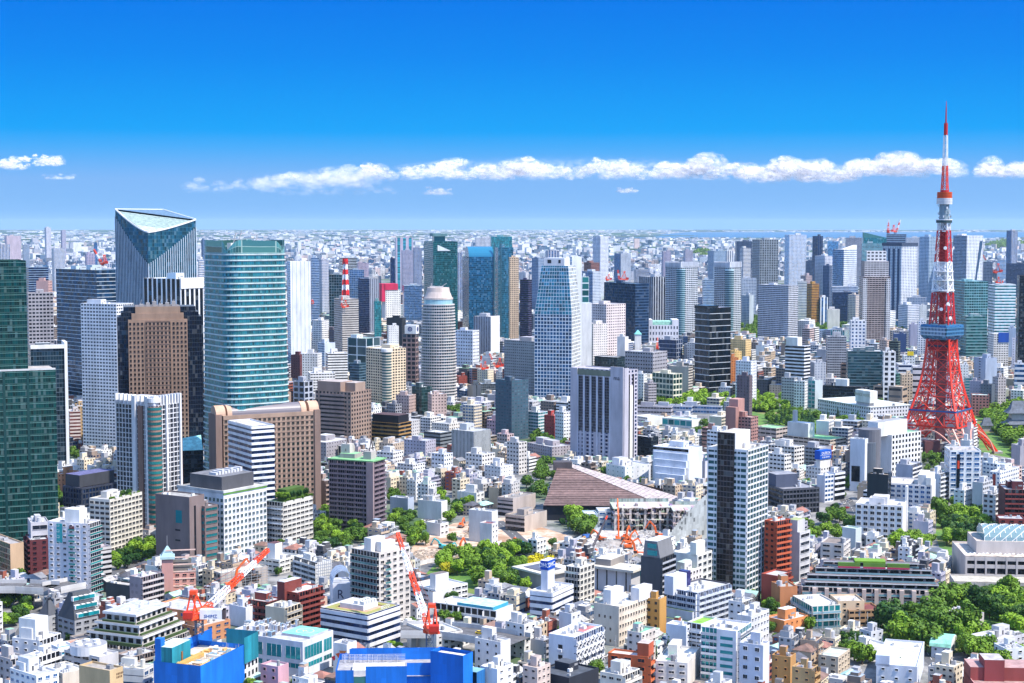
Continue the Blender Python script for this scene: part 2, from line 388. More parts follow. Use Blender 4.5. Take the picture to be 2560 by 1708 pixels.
def text(body, size, parent, loc, rot, ca, name='lettering', depth=.06, align='CENTER', sx=1.0):
    c=bpy.data.curves.new(name,'FONT'); c.body=body; c.size=size; c.extrude=depth; c.align_x=align; c.align_y='CENTER'; c.resolution_u=2
    tmp=bpy.data.objects.new('tmp',c); COL.objects.link(tmp)
    dg=bpy.context.evaluated_depsgraph_get(); me=bpy.data.meshes.new_from_object(tmp.evaluated_get(dg)); bpy.data.objects.remove(tmp)
    A=me.color_attributes.new('ca','FLOAT_COLOR','CORNER'); A.data.foreach_set('color',list((ca[0],ca[1],ca[2],1))*len(me.loops))
    me.materials.clear(); me.materials.append(M_METAL); me.name=name
    o=link(name,me,parent,loc); o.rotation_euler=rot; o.scale=(sx,1,1); return o
def face_text(o, side, body, size, u, z, ca, d=.1, sx=1.0, name='lettering'):
    tr,Ln,rz,pt=face_tr(o,side); return text(body,size,o.root,pt(u,z,d),(math.pi/2,0,rz),ca,name,sx=sx)
def AB(*k,**w): return B('apartment_building',*k,**w)
def OB(*k,**w): return B('office_building',*k,**w)
def OT(*k,**w): return B('office_tower',*k,**w)
def AT(*k,**w): return B('apartment_tower',*k,**w)
# ---------------------------------------------------------------- the large buildings, read off the photograph block by block
tile(0,0)
OT('pale twin-like high-rise alone on the left horizon, taller of two',(405,420,464,252,-9000),(.6,.6,.66),gB,wf=.5,hf=.5)
OT('mauve slab tower on the left horizon, shorter of two',(553,565,600,278,-9000),(.42,.4,.5),gB,wf=.5,hf=.5)
AB('long pinkish housing slab far off on the left horizon',(40,60,190,328,-7000),(.55,.45,.5),gB,wf=.4,hf=.4)
AT('grey and white ribbed tower at the left edge behind the green glass tower',(-40,0,90,405,-4200),(.6,.6,.62),gB,wf=.6,hf=1.05,bay=4)
OB('white and blue block below the left horizon',(470,490,592,442,-4500),(.6,.62,.66),gB,wf=.7,hf=.6)
OB('grey blue far office block left of the red crane',(205,212,266,410,-5000),(.3,.36,.45),gB,wf=.5,hf=.6)
OB('small deep blue cube tower above the red crane',(855,860,888,393,-5500),(.03,.12,.3),gB,wf=.8,hf=.6)
AB('mauve block beneath the red crane jib',(775,790,866,490,-3600),(.42,.36,.46),gB,wf=.5,hf=.5)
OT('slim dark tower between the crowned tower and the rounded teal tower',(1835,1850,1885,362,-6000),(.1,.16,.26),gB,wf=.7,hf=.6)
AB('small white banded block between crowned and teal towers',(1808,1815,1856,545,-3200),W,gB,wf=1.1,hf=.5)
OT('deep green stepped glass tower filling the left edge',(-420,-200,236,556,-1050),(.012,.06,.055),gG,R='glass',bay=1.6,fl=4.2,a=5,dep=40,pent=0,units=0,roofc=(.1,.2,.1))
GT=BLD[-1]
OB('blue glass block with pale floor lines behind the green tower',(236,260,442,615,-2400),(.25,.34,.45),gN,wf=1.1,hf=.7)
OB('small pink capped block behind the grey gridded tower',(330,440,468,738,-2000),PNK,gD,R='flat',Ls='blank',wf=.4)
OT('grey concrete tower with deep gridded windows beside the green tower',(250,255,485,850,-1700),(.34,.32,.34),gD,R='flat',wf=.72,hf=.5,bay=3.6,fl=3.8,a=4)
OT('wide blue glass tower with thin white floor lines',(465,880,1150,640,-1900),(.55,.62,.7),(.012,.05,.11),wf=1.1,hf=.86,fl=4.6,a=30,roofc=(.2,.28,.3),pent=2)
OT('dark striped tower with white concrete fins',(1305,1645,1855,722,-1500),(.85,.85,.85),gK,R='fin',Ls='fin',bay=6.2,wf=.68,hf=1.1,fl=4,a=42,roofc=(.2,.3,.4))
o=BLD[-1]; lbox(o,'crown_band',0,1.0,-.012,.0,o.h-9,o.h+1,W); 
AT('tall white lattice block of small windows',(735,1060,1215,950,-1490),(.82,.82,.84),(.06,.08,.12),R='flat',wf=.66,hf=.5,bay=3.3,fl=3.1,a=52)
OT('dark glass tower with bright white end fin',(275,278,585,1345,-1400),(.08,.12,.15),(.015,.04,.06),R='glass',bay=3,fl=4,a=4,dep=26,roofc=(.5,.5,.5))
o=BLD[-1]; lbox(o,'end_wall',1.0,1.09,-.06,1.0,0,o.h+4,(.85,.85,.82)); lbox(o,'crown_band',0,1.0,-.05,0,o.h-1.4,o.h+2,W)
tile(0,1)
o=place(-420,-200,480,150,-1046,a=5); o.root=GT.root
m=MB(); m.box(0,o.W,-1.2,20,0,o.h,(.012,.06,.055),FAC)
m=MB(); m.fquad((0,-2.5),(o.W,-2.5),0,o.h,(.012,.06,.055),gG,1.6,4.2,.93,.86); m.fquad((o.W,-2.5),(o.W,30),0,o.h,(.012,.06,.055),gG,1.6,4.2,.93,.86)
m.face([(0,-2.5,o.h),(o.W,-2.5,o.h),(o.W,30,o.h),(0,30,o.h)],(.5,.45,.42),ROOF); m.box(0,o.W,-2.6,-2.2,o.h,o.h+1.2,(.6,.6,.6)); m.build('wing',GT.root)
m=MB()
for k in range(1,46):
    if k*4.2<o.h: m.box(0,o.W+.2,-2.75,-2.5,k*4.2-.25,k*4.2+.1,(.10,.22,.20))
    elif k*4.2<GT.h: m.box(0,GT.W+.2,-.25,0,k*4.2-.25,k*4.2+.1,(.10,.22,.20))
struct(m.build('floor_band',GT.root),'stuff')
m=MB()
for u in (.30,.62): m.box(o.W*u-.8,o.W*u+.8,-2.9,-2.5,0,o.h-.1,(.01,.05,.05),GLASS)
m.build('dark_joint',GT.root)  # dark glass strips running up the wing face where its planes meet
OB('low dark blue office with a broad flat plant storey',(575,745,1075,1205,-1182),(.05,.06,.09),gN,R='grid',Ls='grid',wf=.8,hf=.75,bay=3,fl=4.2,yr=1150,pent=0,roofc=(.12,.13,.24),edge=(.3,.3,.36))
o=BLD[-1]; m=MB(); m.box(o.W*.02,o.W*.98,o.L*.15,o.L*.9,o.h,o.h+9,(.06,.065,.08),PLAIN,mt=ROOF,ct=(.14,.14,.3)); m.build('plant_storey',o.root)
AB('cream block with planted roof terrace and recessed windows',(815,1000,1295,1310,-1034),OW,gD,R='win',yr=1238,wf=.74,hf=.5,bay=3.6,fl=3.3,pent=1,top=.8)
RG1=BLD[-1]
OB('windowless taupe slab with a glass stair slit',(1415,1725,1862,1288,-1000),TAUPE,gD,R='blank',Ls='blank',a=60,pent=0,units=3,roofc=(.4,.38,.36))
o=BLD[-1]; m=MB(); tr=face_tr(o,'L')[0]
for k in range(6): tbox(m,tr,o.L*.58,o.L*.58+4,0,.12,o.h-22-k*6.5,o.h-21-k*6.5,gD,GLASS)
tbox(m,tr,o.L*.60,o.L*.60+5,0,.12,o.h-17,o.h-9,gT,GLASS); m.build('window',o.root)
m=MB(); tbox(m,face_tr(o,'R')[0],o.W*.30,o.W*.42,0,.15,4,o.h-6,gD,GLASS); m.build('glass_slit',o.root)
OB('taupe annex with teal window bands beside the windowless slab',(1862,1868,1985,1372,-1008),TAUPE,gT,R='win',a=50,wf=.86,hf=.42,bay=9,fl=4,dep=16)
OB('broad white office with square windows and a dark plant box on top',(1622,2038,2430,1235,-1030),(.80,.81,.82),(.05,.10,.12),R='win',yr=1163,wf=.62,hf=.56,bay=3.5,fl=3.9,pent=0,units=0,top=4,roofc=(.62,.6,.58),edge=(.5,.5,.5))
o=BLD[-1]; m=MB(); m.box(o.W*.12,o.W*.86,o.L*.15,o.L*.85,o.h-.8,o.h+8,(.09,.09,.10),PLAIN,mt=ROOF,ct=(.2,.2,.22)); pb=m.build('plant_box',o.root)
m=MB()
for i in range(9): m.box(o.W*(.2+.07*i),o.W*(.2+.07*i)+2,o.L*.35,o.L*.5,o.h+8,o.h+9.6+(i%3)*.6,(.6,.6,.62))
m.build('cooling_unit',o.root)
m=MB(); m.box(-.6,o.W+.6,-.6,0,o.h-1.2,o.h+.3,(.6,.6,.58)); m.box(-.6,0,0,o.L+.6,o.h-1.2,o.h+.3,(.6,.6,.58)); m.box(-.4,o.W,-.4,0,o.h-2.4,o.h-1.3,(.12,.3,.05)); m.build('eaves_planter',o.root)
OB('navy windowless low office with pale turquoise roof below the brown gridded tower',(1655,1660,1850,865,-1230),(.02,.025,.04),gK,R='glass',a=6,dep=25,pent=0,roofc=(.35,.75,.75))
o=BLD[-1]; m=MB(); m.face([(0,0,o.h),(o.W,0,o.h),(o.W,12,o.h+10),(0,12,o.h+8)],(.35,.78,.76),ROOF); m.face([(0,12,o.h+8),(o.W,12,o.h+10),(o.W,25,o.h),(0,25,o.h)],(.35,.78,.76),ROOF); m.build('sloping_roof',o.root)
OB('white office with alternating blue glass bands',(2080,2292,2500,640,-1085),(.78,.79,.82),gN,R='band',yr=625,wf=1,hf=.55,fl=4,pent=0,units=2,roofc=(.62,.6,.6))
tile(0,0)
tile(0,1)
OB('tan low office with square windows left of the white lattice block',(700,705,770,460,-1600),(.5,.33,.16),gD,wf=.5,hf=.45,a=5,dep=30)
OB('low pale office with brown bands behind the dark glass tower',(630,635,700,505,-1560),(.7,.6,.55),(.2,.06,.05),wf=1.1,hf=.5,a=5,dep=20)
OB('brick low pavilion among trees beside the green tower',(498,560,720,1075,-1290),(.55,.25,.12),gD,R='flat',wf=.3,hf=.3,yr=1045,pent=1,units=0,roofc=(.6,.5,.45))
# ------------------------------------------------------------ middle left
tile(1,0)
OB('windowless white slab tower with fine vertical lines',(285,312,497,560,-2350),(.84,.84,.86),gS,R='flat',Ls='glass',wf=.06,hf=1.1,bay=6,a=12,pent=0,roofc=W)
OT('blue banded tower right of the windowless white slab',(497,505,575,527,-3300),(.35,.45,.58),gB,wf=1.1,hf=.6,a=6)
AT('pale grey tower two to the right of the windowless white slab',(572,600,662,545,-3500),(.5,.5,.55),gB,wf=.6,hf=.5)
AT('broad dark tower striped by white balconies behind the striped mast',(755,770,917,527,-3500),(.55,.6,.64),gK,wf=1.1,hf=.62,a=5)
OB('dark teal glass block in a pale frame left of the striped mast',(665,800,850,682,-2900),(.35,.4,.42),(.01,.05,.06),wf=.93,hf=.9,bay=5,fl=5)
OB('blue glass block right of the striped mast',(848,855,985,640,-3000),(.28,.38,.5),gB,wf=.9,hf=.8,a=6)
AB('mauve housing block right of the striped balcony tower',(918,930,1028,575,-4000),(.42,.34,.4),gB,wf=.5,hf=.45)
OB('long beige office with dark window bands under the striped mast',(710,785,935,905,-2500),(.55,.5,.46),gD,R='flat',Ls='flat',wf=1.05,hf=.4,a=20,roofc=(.5,.48,.5))
MASTB=BLD[-1]
OT('dark blue twin slab with grey end walls',(932,1035,1122,720,-2950),(.3,.33,.4),gN,R='flat',Ls='glass',wf=.3,hf=1.1,bay=5,a=48)
OB('slim green glass block at the foot of the dark blue twin slab',(1074,1080,1142,925,-2800),(.1,.25,.25),gT,R='glass',a=5)
B('hotel','white hotel with small square windows under a crimson top',(1145,1180,1318,822,-3400),(.80,.77,.72),gD,R='flat',Ls='blank',wf=.45,hf=.4,bay=4,fl=4,a=14,pent=0)
o=BLD[-1]; m=MB(); m.box(-3,o.W*.82,-1,o.L,o.h,o.h+13,(.6,.02,.08)); m.box(-8,-1,-1,o.L,o.h-24,o.h+13,(.6,.02,.08)); m.build('crimson_top',o.root)
OB('blue glass office with pale tilted roof left of the green tower',(1335,1350,1512,782,-3250),(.3,.4,.5),gB,R='glass',a=6,roofc=W)
AT('turquoise and mauve round topped tower, taller of a far pair',(1265,1275,1432,345,-4600),(.5,.42,.52),(.05,.38,.45),wf=.5,hf=1.1,bay=14,a=6)
AT('mauve gridded tower with turquoise edges, shorter of a far pair',(1325,1335,1428,460,-4400),(.42,.4,.5),gB,wf=.6,hf=.5,a=6)
OT('grey slab left of the dark green crowned tower',(1430,1440,1512,440,-4300),(.3,.33,.42),gB,wf=.6,hf=.6)
OB('small deep blue block left of the turquoise pair',(1222,1226,1266,532,-3900),gN,gN,R='glass')
OT('dark green glass tower with jutting flat crown',(1510,1615,1838,380,-2800),(.02,.16,.17),(.006,.09,.10),R='glass',Ls='flat',wf=1.1,hf=.6,a=10,pent=0,roofc=(.05,.2,.2))
o=BLD[-1]; m=MB(); m.box(o.W*.05,o.W*.5,2,22,o.h,o.h+9,(.01,.12,.13),GLASS); m.box(-o.W*.02,o.W*.58,-2,26,o.h+9,o.h+14,(.12,.25,.27)); m.build('crown',o.root)
m=MB(); m.prism([(o.W*.18,-1),(o.W*.72,-1),(o.W*.72,3),(o.W*.18,3)],o.h-16,o.h-6,(.7,.75,.75),tp=[(o.W*.18,-1),(o.W*.2,-1),(o.W*.2,3),(o.W*.18,3)]); m.build('white_blade',o.root)
OT('tall white ribbed slab right of the green crowned tower',(1838,1842,1876,480,-3600),(.6,.6,.63),gB,wf=.6,hf=1.1)
OT('broad deep blue glass tower with curved top and steel lattice edge',(1882,1940,2166,520,-2850),(.015,.12,.22),(.012,.12,.24),R='glass',Ls='glass',a=10,pent=0,roofc=(.1,.3,.4))
DENT=BLD[-1]
OT('lighter blue glass wing joined right of the lattice edge',(2205,2208,2345,435,-2870),(.05,.2,.3),(.02,.16,.26),R='glass',a=8,pent=2,dep=40)
OT('grey white tower with mast and steps behind the deep blue tower',(1998,2003,2150,345,-4200),(.6,.62,.66),gB,wf=.5,hf=.5,a=5)
OT('teal glass top showing behind the blue towers',(2140,2145,2335,335,-4000),(.1,.3,.36),gT,R='glass',a=5)
OB('grey ribbed office with plain white end wall',(1985,2140,2220,1065,-2500),(.45,.45,.48),(.12,.13,.17),R='blank',Ls='flat',wf=.5,hf=1.1,bay=3,a=60,roofc=(.6,.6,.62))
o=BLD[-1]; lbox(o,'end_wall',0,1.01,-.01,0,0,o.h+.5,W)
OB('white office with rows of little dark windows and ribbed side',(1818,1975,2035,1192,-2300),(.74,.75,.80),gD,R='flat',Ls='flat',wf=.5,hf=.35,bay=4,fl=5,a=60,pent=1)
OB('dark low block with pink signs behind the red mast',(545,800,882,1190,-2600),(.1,.09,.11),gN,wf=.8,hf=.6,a=55,roofc=(.35,.3,.32))
OB('white framed dark glass cube left of the cream tower',(835,1005,1132,1265,-2200),(.75,.78,.8),(.01,.06,.08),wf=.9,hf=.9,bay=14,fl=13,a=50,roofc=(.3,.4,.35))
OB('white finely gridded block right of the teal rounded tower',(510,600,664,1098,-2600),W,gN,wf=.55,hf=.5,a=50)
OB('white office with rows of windows and a green sign',(385,470,504,1180,-2450),W,gD,wf=.7,hf=.4,a=70)
OB('dark red stepped roof block right of the teal rounded tower',(330,400,452,1415,-2150),(.14,.04,.045),gD,wf=.3,hf=.3,roofc=(.22,.08,.08))
OB('pale blue wedge office near the teal rounded tower',(565,625,722,1305,-2300),(.62,.68,.76),gB,R='blank',Ls='flat',wf=.7)
OB('white low office with green terrace left of the dark glass cube',(650,655,835,1400,-2080),W,gD,wf=1.05,hf=.45,a=8)
OB('black cube office left of the oval tower',(1190,1330,1365,1078,-2650),BK,gK,R='flat',Ls='blank',wf=.3,a=60)
OB('white water-tank topped block in front of the black cube',(1205,1210,1302,1150,-2450),W,gD,wf=.3,hf=.3,a=8)
AT('cream apartment tower with a rounded teal corner bay',(1003,1190,1366,1362,-1830),(.78,.62,.42),gD,R='flat',Ls='flat',wf=.62,hf=.55,bay=4,fl=3.2,a=42,roofc=(.6,.6,.6))
CREAMT=BLD[-1]
AT('brown latticed tower with a white sign on its roof',(1335,1455,1482,1222,-2050),(.28,.18,.16),gD,R='flat',Ls='flat',wf=.75,hf=.65,bay=6,fl=6,a=70)
SIGNT=BLD[-1]
OB('grey louvred office with white banded right side',(2262,2545,2740,1290,-1960),(.36,.38,.38),gD,R='flat',Ls='flat',wf=.5,hf=.3,a=50,roofc=(.55,.5,.55),pent=2)
tile(1,1)
OB('white office annex with flat roofs beneath the teal tower',(490,495,722,160,-1960),W,gD,wf=.8,hf=.4,a=6,dep=30)
OB('white block with blue shaded side near the brown hotel',(420,560,600,-20,-2060),W,gD,wf=.4,hf=.4)
OB('grey postmodern block with dark windows beside the teal rounded tower',(350,440,520,235,-1750),(.42,.44,.5),gK,R='flat',Ls='flat',wf=.7,hf=.7,bay=7,fl=6,pent=2)
OB('slim dark glass office left of the cream tower',(865,940,1005,70,-1950),(.12,.2,.26),(.02,.06,.09),wf=1.1,hf=.7)
B('hotel','brown hotel block with plant tower and banded left face',(540,865,1050,330,-1556),(.33,.225,.175),gK,R='flat',Ls='flat',wf=.5,hf=.52,bay=4.4,fl=4,a=55,pent=0,units=0,roofc=(.35,.28,.24))
o=BLD[-1]; lbox(o,'stair_tower',.02,.6,.3,.95,o.h-1,o.h+14,(.36,.25,.2),ct=(.5,.42,.38)); lbox(o,'plant_room',.25,.75,.02,.45,o.h-1,o.h+8,(.38,.27,.21),ct=(.5,.42,.38))
m=MB(); tr=face_tr(o,'L')[0]
for k in range(int(o.h/4)): tbox(m,tr,o.L*.16,o.L*.82,0,.5,k*4+.0,k*4+2.2,(.34,.25,.22))
tbox(m,tr,o.L*.16,o.L*.82,0,.25,0,o.h-3,gK,GLASS); m.build('banded_bay',o.root)
OB('black topped office with golden window bands',(1055,1300,1415,615,-1585),(.42,.23,.07),gK,R='flat',Ls='flat',wf=1.05,hf=.6,fl=4,a=56,pent=0,roofc=(.05,.04,.04))
o=BLD[-1]; lbox(o,'plant_screen',.02,.85,.02,.98,o.h-.5,o.h+7.5,(.012,.012,.02),ct=(.1,.05,.05))
OB('pinkish office with small windows left of a dark glass block',(1320,1395,1458,360,-1790),(.55,.40,.36),gD,wf=.4,hf=.4,a=60)
OB('dark green glass block set between two pinkish wings',(1455,1510,1605,285,-1800),(.04,.08,.09),(.015,.05,.05),R='glass',a=40)
OB('pinkish office with small windows right of a dark glass block',(1590,1602,1738,350,-1775),(.58,.43,.38),gD,wf=.4,hf=.4,a=14)
OB('small dark office below the cream tower with grey side',(1210,1270,1330,440,-1770),(.3,.3,.33),gK,wf=.6,hf=.5)
OB('navy slab right of the oval tower foot',(1822,1826,1886,290,-2000),(.03,.05,.1),gN,R='glass',a=5)
OB('slim blue glass shaft with a white pyramid tip',(1886,1900,1926,318,-1960),(.6,.65,.7),gB,R='glass',a=30,pent=0)
o=BLD[-1]; m=MB(); m.prism([(0,0),(o.W,0),(o.W,o.L),(0,o.L)],o.h,o.h+5,W,tp=[(o.W/2,o.L/2)]*4); m.build('pyramid_tip',o.root)
OB('tan slab with pale panels beside the tree clump',(1935,1975,2050,268,-1950),BEI,gD,R='flat',Ls='blank',wf=.08,hf=1.1,bay=9)
OB('grey glazed low block behind the tree clump',(2040,2050,2205,255,-2050),(.3,.33,.36),(.1,.12,.14),R='glass',a=6,roofc=(.4,.45,.5))
AT('dark blue tower flecked with white balconies',(2205,2330,2484,225,-1600),(.05,.09,.13),(.06,.18,.24),R='flat',Ls='flat',wf=.55,hf=.35,bay=4,fl=3.2,a=45,roofc=(.1,.14,.2))
OB('white building with red roof block behind the oval tower',(1820,1850,1926,185,-2150),RED,gD,wf=.2,hf=.3)
tile(2,0)
OT('slender tan slab tower with square windows right of the blue glass wing',(-25,-20,62,525,-2780),(.72,.52,.34),gD,wf=.5,hf=.5,a=4,dep=30)
OT('dark tower with purple floor bands left of the tapered tower',(72,150,182,728,-2600),(.06,.05,.12),gK,wf=1.1,hf=.6,a=60)
OT('steel blue tower behind the left shoulder of the tapered tower',(180,240,302,530,-3600),(.28,.35,.45),gB,wf=.6,hf=.6)
OT('pale grey far block left of centre under the horizon',(305,330,432,462,-4600),(.4,.42,.5),gB,wf=.4,hf=1.1,bay=9)
OB('white office tower with plain walls behind the tapered tower',(530,548,636,518,-2150),(.82,.83,.86),gS,R='blank',Ls='flat',a=14,pent=0)
OB('green glass block in white frame right of the plain white tower',(634,638,690,702,-2300),(.75,.8,.8),(.03,.2,.18),wf=.9,hf=.82,bay=20,fl=9,a=6)
OB('plain white low hall with mint roof right of the tapered tower',(600,615,728,940,-2250),W,gD,R='blank',a=6,roofc=MINT,pent=0)
AT('tall far tower, navy left face and white right face',(737,806,880,332,-4300),(.74,.76,.8),gB,R='flat',Ls='flat',wf=.6,hf=.55,a=45)
AT('slate tower with paler right face right of the navy and white tower',(932,992,1084,488,-4700),(.42,.46,.52),gB,R='flat',Ls='glass',wf=.5,hf=.5,a=36)
OB('blue glass cube with white end below the navy and white tower',(638,736,812,652,-3700),(.6,.64,.7),gB,R='flat',Ls='glass',wf=1.1,hf=.3,a=40)
AB('brown stepped apartments left of the navy and white tower',(655,720,798,572,-4000),(.25,.11,.1),gD,wf=.7,hf=.5)
OT('broad navy glass office, curved front, in the centre',(690,1125,1250,765,-2750),(.02,.06,.13),(.006,.03,.085),R='flat',Ls='glass',wf=1.1,hf=.62,fl=5,a=35,pent=1,roofc=(.12,.2,.3))
OT('steel ribbed twin slab right of the broad navy office',(1158,1288,1402,702,-3000),(.42,.45,.5),(.02,.03,.07),R='flat',Ls='flat',wf=.6,hf=1.1,bay=6,a=40)
AT('dark residential tower with white grid and rounded corner, left of a pair',(1400,1540,1695,600,-2900),(.62,.65,.7),(.012,.035,.06),R='flat',Ls='flat',wf=.82,hf=.6,bay=4.5,fl=3.4,a=44,pent=0)
RT=[BLD[-1]]
AT('dark residential tower with white grid and rounded corner, right of a pair',(1845,1985,2090,600,-2950),(.62,.65,.7),(.012,.035,.06),R='flat',Ls='flat',wf=.82,hf=.6,bay=4.5,fl=3.4,a=50,pent=0)
RT.append(BLD[-1])
OT('black glass tower with white floor edges on its right half',(1670,1805,1996,985,-2040),(.5,.52,.56),(.004,.009,.016),R='flat',Ls='glass',wf=1.1,hf=.9,fl=8,a=40,pent=0,roofc=(.5,.45,.5))
o=BLD[-1]; lbox(o,'left_block',-.02,.55,.2,1.02,o.h-1,o.h+2.5,(.006,.012,.02),GLASS)
B('hotel','pinkish white hotel slab with dark window rows right of centre',(718,860,1036,952,-2380),(.72,.62,.60),gD,R='flat',Ls='flat',wf=.5,hf=.4,bay=4.4,fl=4,a=45)
OB('white low wing with planted green wall by the pinkish hotel',(668,740,870,1130,-2300),(.74,.68,.66),(.12,.16,.10),wf=.4,hf=.4,a=30)
B('museum','classical white hall with pale green roof beneath the residential pair',(1215,1222,1520,1140,-2800),(.72,.72,.78),(.08,.09,.14),wf=.45,hf=.5,bay=5,fl=9,a=4,dep=40,roofc=MINT,pent=0,cat='public hall')
o=BLD[-1]; lbox(o,'corner_pavilion',0,.2,0,1,o.h,o.h+9,(.72,.72,.78)); lbox(o,'corner_pavilion',.8,1,0,1,o.h,o.h+9,(.72,.72,.78)); lbox(o,'green_roof',.2,.8,.1,.9,o.h,o.h+6,MINT,ROOF)
OB('grey stone block with slit windows in front of the black glass tower',(1030,1285,1416,1390,-2200),(.36,.35,.38),gK,R='flat',Ls='flat',wf=.55,hf=.35,bay=4,fl=5,a=58,pent=1,roofc=(.5,.5,.52))
OB('black glass low block left of the grey stone block',(752,960,1030,1435,-2120),(.03,.05,.07),(.01,.03,.035),R='glass',a=60,pent=0)
OB('navy block with white framed right face behind the grey stone block',(1335,1500,1556,1278,-2450),(.3,.33,.4),gN,R='flat',Ls='glass',wf=.8,hf=.8,bay=7,fl=7,a=65)
B('shop_building','small tower with turquoise pyramid roof left of the classical hall',(1120,1122,1170,1225,-2600),W,gD,R='blank',a=4,pent=0)
o=BLD[-1]; m=MB(); m.prism([(-1,-1),(o.W+1,-1),(o.W+1,o.L),(-1,o.L)],o.h,o.h+7,(.2,.6,.55),tp=[(o.W/2,o.L/2)]*4); m.build('pyramid_roof',o.root)
OB('white corner block with red mark right of the pinkish hotel',(985,1030,1062,1248,-2350),W,gD,R='blank',Ls='blank',a=60)
OB('golden cream block beside the black glass tower',(1990,2130,2182,1275,-2400),(.74,.52,.24),gD,wf=.4,hf=.35,a=60)
OB('yellow sided block below the golden cream block',(1996,2030,2094,1380,-2250),(.75,.5,.18),gD,wf=.3,hf=.3,a=30)
OB('orange block against the foot of the black glass tower',(1990,2000,2040,1440,-2120),(.6,.2,.05),gD,wf=.3,hf=.4,a=20)
AT('dark slate tower with pale balcony ribs near the river',(2190,2260,2430,362,-3900),(.28,.32,.36),gK,wf=.7,hf=.6,fl=4,bay=6,a=20)
AT('white balconied tower left of the dark slate tower',(2078,2110,2178,440,-4100),(.74,.72,.68),gB,wf=1.1,hf=.45)
OT('navy block behind the white balconied tower',(2035,2050,2188,378,-4500),(.06,.1,.17),gN,wf=.7,hf=.6,a=6)
AT('grey blue tower above the right residential tower',(1785,1840,1962,465,-4300),(.32,.42,.52),gB,wf=.6,hf=.5,a=20)
AT('white ribbed slab right of the grey blue tower',(1960,1965,2022,465,-4200),W,gB,wf=.4,hf=1.1,bay=6)
OB('blue gridded glass office between the residential pair',(1738,1745,1848,730,-3300),(.4,.5,.6),gB,wf=1.1,hf=.5,a=6)
AB('pale banded block right of the right residential tower',(2095,2100,2230,715,-3700),(.55,.58,.64),gB,wf=.7,hf=.5,a=5)
OB('grey block with white end by the river park',(2090,2165,2205,870,-3350),(.4,.45,.5),gB,R='blank',Ls='flat',a=60)
AT('mauve slim tower behind the left residential tower',(1372,1380,1450,470,-4300),(.4,.36,.45),gB,wf=.5,hf=.5)
AT('mauve slim tower between the residential pair, far off',(1572,1580,1650,460,-4800),(.4,.38,.46),gB,wf=.5,hf=.5)
AB('stepped terrace housing far behind the navy office',(1120,1130,1255,635,-4500),(.45,.46,.5),gB,wf=1.1,hf=.5)
# ------------------------------------------------------------ right, far
tile(3,0)
AT('grey residential tower with fine white balcony lines beside the river park',(-90,188,276,780,-2800),(.60,.62,.68),(.015,.03,.05),R='flat',Ls='flat',wf=.85,hf=.52,bay=3.6,fl=3.3,a=50,pent=2)
OB('white banded slab behind the grey residential tower',(270,276,356,742,-3500),W,gB,wf=1.1,hf=.45,a=5)
AB('gold and brown cylinder-like block right of the white banded slab',(354,400,468,765,-3350),(.48,.24,.04),(.12,.05,.05),wf=1.1,hf=.5,a=30)
AT('tall white condominium with blue glass edges right of centre',(153,195,352,318,-4100),(.74,.74,.76),gS,R='flat',Ls='glass',wf=.55,hf=.6,a=14)
OT('navy striped slim tower on the right skyline',(406,455,502,330,-4600),(.04,.07,.12),gN,R='flat',wf=.7,hf=1.1,bay=6,a=30)
AB('white gridded block below the navy striped slim tower',(428,520,592,512,-3900),(.72,.72,.76),gB,wf=.6,hf=.5,a=30)
OB('pale blue glass box right of the navy striped slim tower',(538,545,642,378,-4800),(.35,.48,.6),gS,R='glass',a=5)
AT('navy slim block left of the curved white tower',(508,560,584,600,-3700),(.1,.14,.22),gN,wf=.6,hf=.5)
OB('dark block with grey face below the tall white condominium',(344,350,424,555,-3900),(.06,.1,.17),gN,wf=.6,hf=.6,a=6)
AB('brown and white small apartments left of the gold block',(300,345,402,690,-3550),(.45,.35,.36),gD,wf=.5,hf=.5)
OT('curved white banded tower with blue glass left half',(590,692,810,452,-3750),(.82,.84,.88),(.05,.16,.32),R='flat',Ls='glass',wf=1.1,hf=.36,fl=4.6,a=42,pent=0,roofc=W)
o=BLD[-1]; m=MB(); m.prism([(0,0),(o.W,0),(o.W,12),(0,12)],o.h,o.h+10,W,tp=[(o.W*.98,0),(o.W,0),(o.W,12),(o.W*.98,12)]); m.build('sloping_crown',o.root)
AT('dark gridded tower behind the curved white tower',(706,715,856,345,-4700),(.4,.42,.48),gN,wf=.7,hf=.6,a=6)
AT('beige and brown residential tower with white edges, largest near the river',(834,868,1118,700,-2750),(.50,.40,.37),(.025,.02,.025),R='flat',Ls='flat',wf=.9,hf=.55,bay=5,fl=3.3,a=8,pent=0,roofc=(.6,.55,.55))
o=BLD[-1]
m=MB(); m.fquad((o.W*.06,4),(o.W*.94,4),o.h,o.h+26,(.72,.68,.68),(.05,.04,.05),5,3.3,.9,.5); m.fquad((o.W*.94,4),(o.W*.94,o.L),o.h,o.h+26,(.3,.22,.2),gD,5,3.3,.4,.5); m.fquad((o.W*.06,o.L),(o.W*.06,4),o.h,o.h+26,(.3,.22,.2),gD,5,3.3,.4,.5)
m.face([(o.W*.06,4,o.h+26),(o.W*.94,4,o.h+26),(o.W*.94,o.L,o.h+26),(o.W*.06,o.L,o.h+26)],(.6,.55,.55),ROOF); m.build('upper_storeys',o.root)
m=MB(); m.fquad((o.W*.14,7),(o.W*.86,7),o.h+26,o.h+43,(.80,.78,.78),(.1,.09,.1),6,6,.6,.5); m.fquad((o.W*.86,7),(o.W*.86,o.L),o.h+26,o.h+43,(.35,.25,.22),gD,5,3.3,.4,.5); m.face([(o.W*.14,7,o.h+43),(o.W*.86,7,o.h+43),(o.W*.86,o.L,o.h+43),(o.W*.14,o.L,o.h+43)],(.6,.55,.55),ROOF); m.build('crown_storeys',o.root)
m=MB()
